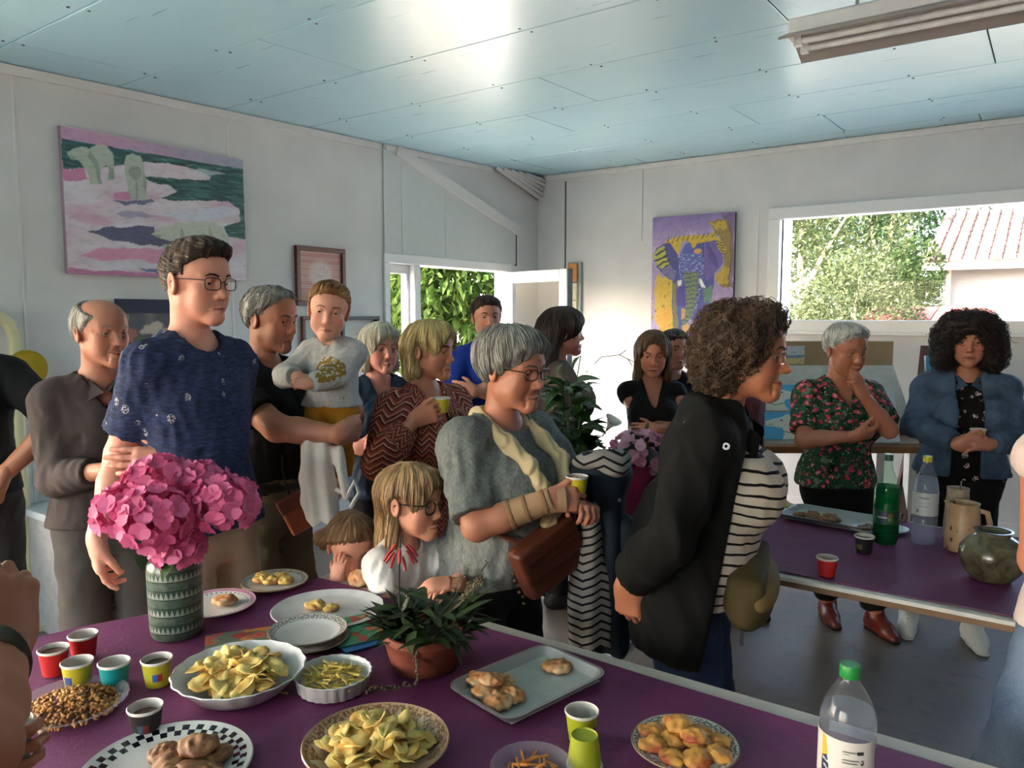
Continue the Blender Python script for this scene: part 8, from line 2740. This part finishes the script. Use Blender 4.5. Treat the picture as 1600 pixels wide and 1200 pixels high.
# near bottle: label with small print (the camera looks at angle -90 deg)
b1 = bottle('clear water bottle with green cap at the near table edge', .543, 1.165, PET(.0435, .228), M_WATER, .165, M_PET, mat('green_cap', (.10, .46, .20), .4), 0, .0158, rz=-.82)
c = Canvas(260, 70, '#b9b5b0')
for i in range(9): c.line([(.505, .78 - .012 * 0 - i * .0), (.505, .78)], .002, '#555555')
r = random.Random(3)
def words(x0, x1, y, h=.028):
 x = x0
 while x < x1:
  w = r.uniform(.004, .014); c.line([(x, y), (min(x + w, x1), y)], h, '#4a4a4a', .75); x += w + .004
words(.80, .83, .80); words(.835, .86, .80); c.poly([(.865, .765), (.905, .765), (.905, .835), (.865, .835)], '#26262a', w=0)
words(.80, .82, .75, .02); words(.80, .87, .64); words(.80, .86, .585); c.ell(.898, .61, .010, .055, '#26262a'); c.ell(.895, .62, .005, .02, '#b9b5b0')
c.ell(.805, .43, .012, .05, '#3a3a3c'); c.ell(.805, .43, .009, .038, '#b9b5b0'); c.poly([(.845, .36), (.872, .36), (.872, .47), (.845, .47)], '#26262a', w=0); words(.80, .90, .25); words(.80, .89, .17); words(.80, .9, .10)
c.poly([(.66, 0), (.735, 0), (.70, .60), (.66, 1)], '#1f2740', w=0); c.poly([(.66, .55), (.705, .62), (.69, .95), (.66, 1)], '#c79a3a', w=0)
for k in range(4): c.line([(.675 + .005 * k, .52 - k * .13), (.70 + .004 * k, .46 - k * .13)], .018, '#cfcac2', .9, w=.006)
c.poly([(.0, 0), (.12, 0), (.12, 1), (0, 1)], '#1f2740', w=0)
label_band(b1, .0439, .045, .128, c, -math.pi * 2, 0)
# far table: green syrup bottle and water bottle
PB = lambda R, H: [(0, .010), (R * .35, .006), (R * .62, .0), (R * .85, .004), (R, .03), (R, H * .62), (R * .93, H * .68), (R * .70, H * .76), (R * .42, H * .84), (R * .33, H * .92), (R * .31, H)]
b2 = bottle('tall green syrup bottle on the far table', 1.30, 2.57, PB(.042, .305), M_GFILL, .205, M_GPET, mat('dark_green_cap', (.08, .28, .20), .4), 0, .0145, rz=-.6)
MB().lathe([(0, .3142), (.0145, .3145), (.014, .316), (0, .316)], 20).build('cap_top', M_WHITE, b2, smooth=True)
c = Canvas(90, 40, '#123a26'); c.poly([(.70, .15), (.77, .15), (.77, .85), (.70, .85)], '#27315e', w=0); c.line([(.705, .5), (.765, .5)], .10, '#c9c6c0', .8); c.poly([(.79, .1), (.86, .1), (.86, .7), (.79, .7)], '#3f5a30', w=.01); c.ell(.82, .7, .03, .12, '#8a4a3a', .8); c.ell(.81, .4, .02, .1, '#7d8a72', .8)
label_band(b2, .0423, .075, .125, c, -math.pi * 2, 0)
b3 = bottle('clear water bottle with yellow cap on the far table', 1.434, 2.57, PET(.0405, .30), M_WATER, .235, M_PET, mat('lime_yellow_cap', (.66, .66, .14), .4), 0, .0145, rz=-.6)
c = Canvas(90, 50, '#a9adb0'); c.line([(.70, .78), (.80, .78)], .05, '#5a6066', .8); c.line([(.69, .55), (.82, .55)], .03, '#7b8086', .8); c.line([(.69, .42), (.80, .42)], .03, '#7b8086', .8); c.ell(.67, .2, .015, .08, '#3a3f70'); c.blend((c.nz(20, 20, 2) > .6), '#8c9196', .4)
label_band(b3, .0409, .105, .185, c, -math.pi * 2, 0)
# ceramic jugs
def g_jug(t, a, r, z):
 c = t.mix(t.rng(t.noise(t.coord(), 18, 4), .3, .7), lin((.56, .45, .34)), lin((.68, .57, .44)))
 v = t.n('CombineXYZ'); t.l(t.math('MULTIPLY', a, 14), v.inputs[0]); t.l(t.math('MULTIPLY', z, 26), v.inputs[1])
 d = t.voronoi(v.outputs[0], 1.0)
 m = t.math('MULTIPLY', t.math('LESS_THAN', d, .26), t.math('GREATER_THAN', t.noise(t.coord(), 110, 2), .45))
 return t.mix(m, c, lin((.24, .15, .12)))
def jug(label, lat, fwd, H, R, material, rz, handle=True):
 e = empty('jug', G(lat, fwd, TOPZ), YAW + rz, label, 'jug', 'stoneware jugs')
 ware('jug_body', [(0, .004), (R * .9, .002), (R, .008), (R * .98, H * .3), (R * .88, H * .75), (R * .82, H * .93), (R * .86, H), (R * .80, H), (R * .76, H * .93), (R * .80, H * .3), (0, .012)], material, e, 40)
 if handle: MB().tube([(R * .82, 0, H * .85), (R * 1.25, 0, H * .82), (R * 1.42, 0, H * .6), (R * 1.25, 0, H * .36), (R * .92, 0, H * .30)], [.008, .009, .009, .008, .007], 8).build('handle', material, e, smooth=True)
 sp_ = MB(); sp_.add([(-R * .6, -R * .45, H * .92), (-R * 1.12, 0, H * 1.03), (-R * .6, R * .45, H * .92), (-R * .75, 0, H * .72)], [(0, 1, 3), (1, 2, 3), (0, 3, 2), (0, 2, 1)]); sp_.build('spout', material, e)
 return e
jug('cream stoneware jug with brown flowers and handle', 1.52, 2.49, .165, .055, glaze('flower_stoneware', g_jug, .4), -.35)
j2 = jug('grey-brown beaker with a spoon behind the flowered jug', 1.575, 2.62, .185, .042, glaze('plain_stoneware', lambda t, a, r, z: t.mix(t.rng(t.noise(t.coord(), 40, 3), .3, .7), lin((.50, .43, .37)), lin((.60, .53, .46))), .5), .2, handle=False)
MB().tube([(.0, .01, .03), (.025, .015, .205)], [.003, .003], 6).build('spoon', mat('spoon_metal', (.6, .6, .6), .25, .9), j2, smooth=True)
rv = empty('round_vase', G(1.445, 2.215, TOPZ), YAW, 'round olive-brown glazed vase near the table front', 'vase')
ware('vase_body', [(0, .006), (.045, .004), (.048, 0), (.055, .002), (.078, .03), (.090, .065), (.086, .098), (.064, .125), (.045, .136), (.046, .146), (.052, .150), (.046, .150), (.038, .138), (.03, .125)], glaze('olive_glaze', lambda t, a, r, z: t.mix(t.rng(t.noise(t.coord(), 14, 5, .6, .8), .35, .65), lin((.20, .18, .12)), lin((.38, .37, .29))), .2), rv, 48)
# far table food
tray('grey baking tray of biscuit crumbs on the far table', (-.655, 3.045), -.10, .33, .22, TOPZ)
CB = ((-.07, -.02, .8), (-.03, .01, .9), (.01, -.03, .85), (-.02, -.05, .8), (.03, .015, .9), (.055, -.02, .8))
LB = spots(CB, 'broken biscuit', 'on the far grey tray', 'the striped top')
for i, (dx, dy, s) in enumerate(CB):
 o = link('biscuit', bm[i % 3]); o.location = (-.69 + dx, 3.04 + dy, TOPZ + .0036); o.rotation_euler = (0, 0, i * 1.4); o.scale = (s, s, s); tag(o, LB[i], 'biscuit', 'biscuits on the far tray')
plate('oval_dish', 'white oval dish of biscuits behind the green bottle', 1.35, 2.715, .105, M_PLAIN, h=.012, sx=.7)
for i in range(5):
 o = place(bm[i % 3], 'biscuit', 'small biscuit in the oval dish behind the green bottle', 'biscuit', 'biscuits in the oval dish', 1.29 + i * .026, 2.71 + .014 * (i % 2), TOPZ + .008, i * 1.2, (0, 0), .7)
plate('small_plate', 'small white plate of crisps beside the striped top', 1.09, 3.02, .065, M_PLAIN, h=.014, bowl=.006)
heap(14, 1.09, 3.02, TOPZ + .006, .042, .016, 'crisp on the small plate beside the striped top', 'crisps on the small plate', seed=21)
bo = empty('turquoise_board', G(.425, 2.69, TOPZ), YAW + .15, 'pale turquoise board on the far table', 'board')
MB().box((-.11, -.07, 0), (.11, .07, .012), bev=.004).build('board', mat('turquoise_board', (.50, .64, .64), .4), bo)
plate('cookie_plate', 'small plate of biscuits behind the turquoise board', .435, 2.83, .06, M_PLAIN, h=.012)
for i in range(4): place(cm[i % 3], 'biscuit', 'biscuit on the small plate behind the turquoise board', 'biscuit', 'biscuits behind the turquoise board', .42 + .02 * (i % 2), 2.815 + .02 * (i // 2), TOPZ + .008 + .012 * (i > 2), i, (0, 0), .7)

# ------------------------------------------------------------------ potted plants on the far table
PP = empty('potted_plant', G(.235, 3.02, TOPZ), YAW, 'tall dark green potted plant with a white flower', 'plant')
ware('pot', [(0, .003), (.075, .003), (.078, 0), (.080, .004), (.098, .14), (.102, .145), (.102, .155), (.096, .155), (.092, .13), (0, .13)], mat('dark_pot', (.12, .13, .12), .5), PP, 32)
bm_ = [leaf_mesh('leaf', L, W, b, green('broad_leaf', (.10, .20, .08), (.22, .36, .15), .35), 6, True) for L, W, b in ((.15, .10, .4), (.12, .085, .25), (.17, .09, .6))]
r = random.Random(17)
for i in range(130):
 a = r.uniform(0, 6.28); el_ = r.uniform(-.2, 1.0); hgt = r.uniform(.15, .52); q = r.uniform(.01, .11) * (1.2 - hgt)
 b0 = (q * math.cos(a), q * math.sin(a), hgt)
 put_leaf(bm_[i % 3], PP, b0, (math.cos(a) * math.cos(el_), math.sin(a) * math.cos(el_), math.sin(el_)), r.uniform(-.5, .5), r.uniform(.45, .8))
 if i % 5 == 0: MB().tube([(0, 0, .13), (b0[0] * .5, b0[1] * .5, hgt * .6), b0], .003, 5).build('stem', M_STEM, PP, smooth=True)
for (x, y, z) in ((-.03, -.02, .60), (-.12, .02, .53), (.04, .0, .63)):
 MB().tube([(0, 0, .3), (x * .6, y, z - .1), (x, y, z)], .002, 5).build('stem', M_STEM, PP, smooth=True)
 put_leaf(bm_[1], PP, (x, y, z), (-.6, -.5, -.5), .4, .6)
for q_ in (((.06, 0, .56), (.12, -.02, .625), (.19, -.04, .635), (.25, -.06, .605)), ((.19, -.04, .635), (.215, -.05, .655)), ((.22, -.05, .622), (.24, -.05, .590))):
 MB().tube(q_, .0018, 5).build('twig', mat('dark_stalk', (.14, .10, .09), .6), PP, smooth=True)
wf_ = MB().lathe([(.004, -.10), (.006, -.05), (.016, -.01), (.042, .03), (.050, .036), (.038, .024), (.012, -.02), (.003, -.05)], 18, wave=lambda a, r_, z: 1 + .14 * math.sin(a * 3) * (z > 0)).build('white_flower', mat('white_petal', (.84, .83, .82), .6), PP, smooth=True)
wf_.scale = (.7, .7, .7); wf_.location = (.155, -.06, .36); wf_.rotation_euler = (.5, .5, 0)
# pink azalea wrapped in magenta paper
AZ = empty('wrapped_azalea', G(.455, 2.80, TOPZ), YAW, 'pink and white azalea wrapped in magenta paper', 'plant')
def wrap_wave(a, r, z): return 1 + (.10 * math.sin(a * 7) + .06 * math.sin(a * 13 + 1)) * min(1, z / .2)
ware('paper_wrap', [(.075, 0), (.082, .06), (.10, .14), (.135, .22), (.150, .255), (.148, .253), (.130, .215), (.095, .135), (.07, .05)], mat('magenta_paper', (.50, .09, .27), .45, vary=.15), AZ, 72, wave=wrap_wave)
MB().lathe([(0, .10), (.09, .10)], 20, cap=False).build('soil', mat('soil', (.10, .07, .05), .95, bump=.6), AZ)
M_AZ = petal_mat('azalea_petal', (.72, .30, .46), (.94, .78, .84))
af = []
for k in range(4):
 me = floret_mesh(20 + k, .024); me.materials.append(M_AZ); af.append(me)
al_ = leaf_mesh('leaf', .04, .018, .3, green('azalea_leaf', (.10, .18, .08), (.18, .28, .12)))
for i in range(90):
 zz = 1 - 1.1 * (i + .5) / 90; q = math.sqrt(max(0, 1 - zz * zz)); a = i * 2.4
 d = Vector((q * math.cos(a), q * math.sin(a), zz)) + Vector(hr.normal(size=3) * .12); d.normalize()
 c_ = Vector((.03, 0, .235)) + Vector((d.x * .15, d.y * .135, d.z * .115)) * (.85 + .22 * hr.random())
 if i % 4 == 3: put_leaf(al_, AZ, c_, d + Vector((0, 0, .2)))
 else:
  o = link('floret', af[i % 4], AZ); o.rotation_mode = 'QUATERNION'; o.rotation_quaternion = d.to_track_quat('Z', 'Y'); o.location = c_
mb = MB().lathe([(.0, .10), (.10, .20), (.115, .26), (.06, .30), (0, .31)], 16).build('twigs', mat('twig_green', (.12, .16, .08), .8), AZ)

# ------------------------------------------------------------------ worn and carried things
# scarf and wrist brace are clothing of the grey-haired person
p = SCARF; s = p.s
M_SCARF = fabric('cream_scarf', (.74, .66, .52))
sp_ = []
def chain(pts, rad, k=.02, flat=None):
 out = []
 for (a, ra), (b, rb) in zip(zip(pts[:-1], rad[:-1]), zip(pts[1:], rad[1:])):
  out.append(cone(a, b, ra, rb, k=k, flat=flat))
 return out
T_ = lambda x, y, z: p.T(v3(x, y, z) * s)
O_ = lambda x, z, c=.012: p.on_top(x, z, c)
for sg in (-1, 1):
 sp_ += chain([T_(0, -.095, 1.425), T_(sg * .066, -.06, 1.435), T_(sg * .090, .0, 1.415), O_(sg * .088, 1.365), O_(sg * .080, 1.31), O_(sg * .062, 1.24), O_(sg * .040, 1.175), O_(.012 + sg * .008, 1.115)], [.024, .025, .024, .023, .021, .020, .019, .019])
k0 = O_(.012, 1.10, .018)
sp_ += [ell(k0, v3(.030, .026, .026), k=.012)] + chain([k0, O_(.0, 1.06, .02), O_(-.004, 1.02, .014)], [.020, .025, .016], .012)
blob('scarf', sp_, .0055, M_SCARF, p.root, shift=lambda q_: .003 * np.sin(q_[:, 0] * 260 + q_[:, 2] * 120) + .002 * wobble(q_, 90, 4))
e_, w_ = p.el['R'], p.wr['R']
ax = w_ - e_
br = [cone(e_ + ax * .42, w_ + ax * .02, .0475 * s, .038 * s, k=.01, cap='ab'), cone(w_ + ax * .0, w_ + p.hf['R'] @ v3(0, .055, .002) * s, .036 * s, .043 * s, k=.015, flat=(p.hf['R'][:, 2], 1.5), cap='b')]
bz = blob('wrist_brace', br, .0045, fabric('beige_brace', (.66, .52, .40)), p.root, shift=lambda q_: .0012 * wobble(q_, 160, 2))
for t in (.47, .68, .93):
 c0, c1 = e_ + ax * (t - .035), e_ + ax * (t + .035)
 rr1 = (.0475 + (.038 - .0475) * (t - .42) / .6) * s + .0022
 blob('strap', [cone(c0, c1, rr1, rr1, k=.004, cap='ab')], .0045, fabric('tan_strap', (.55, .42, .30)), bz)
# brown shoulder bag on the grey-haired person
BG = empty('shoulder_bag', p.wpt(p.on_top(.03, 1.0, .035)), p.rz - math.radians(10), 'brown leather shoulder bag hanging at the hip of the grey top', 'bag')
M_LEA = mat('brown_leather', (.34, .155, .095), .5, vary=.15, scale=25, bump=.15, bscale=200)
Rb = rot('Y', 24)
fb = solid([rbox((0, 0, 0), (.110, .032, .085), .022, Rb, k=.01)], .006, shift=lambda q_: .003 * wobble(q_, 30, 3) + .0012 * wobble(q_, 110, 5))
V, F = fb.mesh(); link('bag_body', np_mesh('bag_body', V, F), BG, M_LEA, smooth=True)
ff = solid([rbox(Rb @ v3(0, .022, .030), (.111, .020, .055), .012, Rb, k=.01)], .006, shift=lambda q_: .002 * wobble(q_, 30, 3))
V, F = ff.mesh(); fl_ = link('flap', np_mesh('flap', V, F), BG, M_LEA, smooth=True)
for dz in (.045, .02):
 MB().tube([Vector(Rb @ v3(x, .0455, dz)) for x in (-.10, 0, .10)], .0022, 5).build('seam', mat('seam_leather', (.24, .11, .07), .5), fl_, smooth=True)
mb = MB()
for k in range(6): mb.lathe([(0, -.006), (.006, 0), (0, .006)], 8, at=Vector(Rb @ v3(.125 + .006 * (k % 2), .01, .03 - .02 * k)))
mb.build('charm_chain', mat('brass_chain', (.5, .38, .25), .35, .7), BG)['kind'] = 'stuff'
sp1 = p.lpt(BG.location)
def lp2(q_):      # person-local -> bag-local
 w0 = p.wpt(q_) - BG.location; a = -(p.rz - math.radians(10)); return Vector((math.cos(a) * w0.x - math.sin(a) * w0.y, math.sin(a) * w0.x + math.cos(a) * w0.y, w0.z))
MB().tube([lp2(p.on_top(.10, 1.04, .03)), lp2(p.on_top(.15, 1.07, .016)), lp2(T_(.185, .02, 1.10))], .007, 6).build('strap', M_LEA, BG, smooth=True)
# waist bag on the curly-haired person
p = CURLY; s = p.s
WB = empty('waist_bag', p.wpt(T_(.06, .172, .92)), p.rz, 'olive waist bag worn under the black jacket', 'bag')
M_OL = fabric('olive_canvas', (.27, .225, .13), .8)
fb = solid([ell((0, 0, 0), (.135, .065, .085), rot('Y', 14), k=.01), rbox((0, .0, .045), (.115, .045, .05), .02, rot('Y', 14), k=.03)], .006, shift=lambda q_: .003 * wobble(q_, 30, 3))
V, F = fb.mesh(); link('pouch', np_mesh('pouch', V, F), WB, M_OL, smooth=True)
ff = solid([ell(rot('Y', 14) @ v3(0, .028, .030), (.120, .050, .050), rot('Y', 14), k=.01)], .006)
V, F = ff.mesh(); link('front_pocket', np_mesh('front_pocket', V, F), WB, fabric('khaki_canvas', (.42, .35, .22), .8), smooth=True)
MB().tube([Vector(rot('Y', 14) @ v3(x, .070 - 2.2 * x * x, -.02 + .05)) for x in (-.10, -.05, 0, .05, .10)], .003, 5).build('zip', mat('dark_zip', (.07, .06, .05), .4), WB, smooth=True)
MB().box((.11, -.01, -.10), (.118, .0, -.06)).build('zip_pull', mat('dark_zip', (.07, .06, .05), .4), WB)
MB().tube([(-.10, -.03, .04), (-.12, -.06, .06), (-.12, -.10, .07)], .010, 6).build('strap', M_OL, WB, smooth=True)
# dark blue jacket with striped lining over the scarf wearer's arm
CO = empty('striped_lined_jacket', G(.262, 2.22, .50), YAW, 'navy jacket with striped lining draped over an arm', 'jacket')
def p_lining(t, co, uv):
 sp = t.n('SeparateXYZ'); t.l(co, sp.inputs[0])
 v = t.math('ADD', t.math('MULTIPLY', sp.outputs[2], 40.0), t.math('MULTIPLY', t.math('PINGPONG', t.math('MULTIPLY', sp.outputs[0], 9.0), .5), 2.0))
 f = t.math('FRACT', t.math('ADD', v, t.math('MULTIPLY', t.noise(co, 8, 2), .7)))
 return t.mix(t.math('LESS_THAN', f, .30), lin((.52, .50, .49)), lin((.05, .05, .07)))
M_LIN = pat('striped_lining', p_lining); M_NJ = fabric('navy_teal_jacket', (.075, .115, .155), .7)
hang = loft([(.03, .085, .040, .045, .015, 0), (.15, .105, .05, .05, .01, 0), (.35, .085, .055, .055, .005, 0), (.50, .075, .06, .06, .0, 0), (.60, .085, .075, .075, -.005, 0), (.635, .05, .05, .05, -.005, 0)], (0, 0, 0), None, k=.02, pw=2.2)
blob('outer_shell', [hang, ell((.0, -.0, .58), (.095, .085, .055), k=.03)], .0075, M_NJ, CO, shift=lambda q_: .009 * np.sin(q_[:, 0] * 70 + 2 * np.sin(q_[:, 2] * 5)) * np.clip((.62 - q_[:, 2]) / .2, 0, 1) + .004 * wobble(q_, 40, 4))
lin1 = loft([(.06, .058, .03, .03, 0, 0), (.20, .060, .035, .03, 0, 0), (.40, .040, .03, .03, .0, 0), (.50, .022, .02, .02, .0, 0)], (-.030, -.042, 0), None, k=.01)
blob('striped_lining', [lin1], .006, M_LIN, CO, shift=lambda q_: .006 * np.sin(q_[:, 0] * 95 + 1) + .003 * wobble(q_, 50, 4))
blob('hood', [ell((.0, -.035, .625), (.085, .062, .032), rot('Y', -6), k=.01), ell((.03, -.05, .60), (.05, .05, .03), k=.02)], .006, M_LIN, CO, shift=lambda q_: .005 * wobble(q_, 55, 7))
blob('sleeve', [cone((.075, -.02, .42), (.105, -.035, .22), .036, .030, k=.01), cone((.105, -.035, .22), (.112, -.04, .17), .032, .030, k=.005)], .006, M_NJ, CO, shift=lambda q_: .003 * wobble(q_, 60, 7))
blob('cuff', [cone((.1085, -.037, .205), (.114, -.041, .165), .036, .035, k=.004, cap='ab')], .005, M_LIN, CO)
MB().lathe([(0, 0), (.005, 0), (.005, .003), (0, .003)], 10, at=(.045, -.10, .52), R=Matrix(rot('X', 90))).build('snap', mat('eyelet_metal', (.6, .6, .6), .3, .9), CO)
# white fleece hanging from the carrier's arm
WG = empty('white_fleece', G(-.655, 2.53, .84), YAW, 'white fleece garment hanging from the arm under the toddler', 'garment')
fz = loft([(0, .062, .035, .035, .01, 0), (.10, .070, .04, .04, .0, 0), (.20, .064, .04, .04, -.008, 0), (.29, .050, .045, .045, -.005, .01), (.32, .03, .03, .03, 0, .01)], (0, 0, 0), None, k=.01)
blob('fleece', [fz, cone((.055, -.01, .25), (.10, -.02, .10), .022, .016, k=.02)], .006, fabric('white_fleece', (.84, .80, .77), .95), WG, shift=lambda q_: .008 * np.sin(q_[:, 0] * 110 + 2 * np.sin(q_[:, 2] * 7)) + .003 * wobble(q_, 60, 4))
MB().tube([(.06, -.02, .12), (.10, -.03, .10), (.125, -.03, .15), (.14, -.03, .11), (.11, -.03, .06)], .008, 6).build('drawstring', fabric('white_cotton', (.80, .78, .77)), WG, smooth=True)
# orange pouch at the carrier's hip
OP = empty('orange_pouch', G(-.725, 2.585, .80), YAW + .5, 'orange-brown leather pouch at the khaki hip', 'pouch')
MB().box((-.045, -.018, 0), (.045, .018, .13), Matrix.Rotation(math.radians(-24), 3, 'Y'), bev=.006).build('pouch_body', mat('orange_leather', (.50, .22, .11), .5), OP)
MB().box((-.047, -.021, .085), (.047, .021, .132), Matrix.Rotation(math.radians(-24), 3, 'Y'), bev=.004).build('pouch_flap', mat('dark_orange_leather', (.38, .15, .08), .5), OP)
MB().tube([(-.05, .0, .13), (-.06, .05, .20), (-.05, .10, .25)], .004, 5).build('cord', M_BLACK, OP, smooth=True)
# wicker biscuit in the small girl's hand
sg_ = place(cm[2], 'biscuit', 'brown biscuit at the small girl by the table corner', 'biscuit', None, -.455, 2.175, TOPZ + .012, .3, (.9, 0), .95)
print('props', round(time.time() - T0, 1), len(bpy.data.objects), sum(len(o.data.polygons) for o in bpy.data.objects if o.type == 'MESH'))
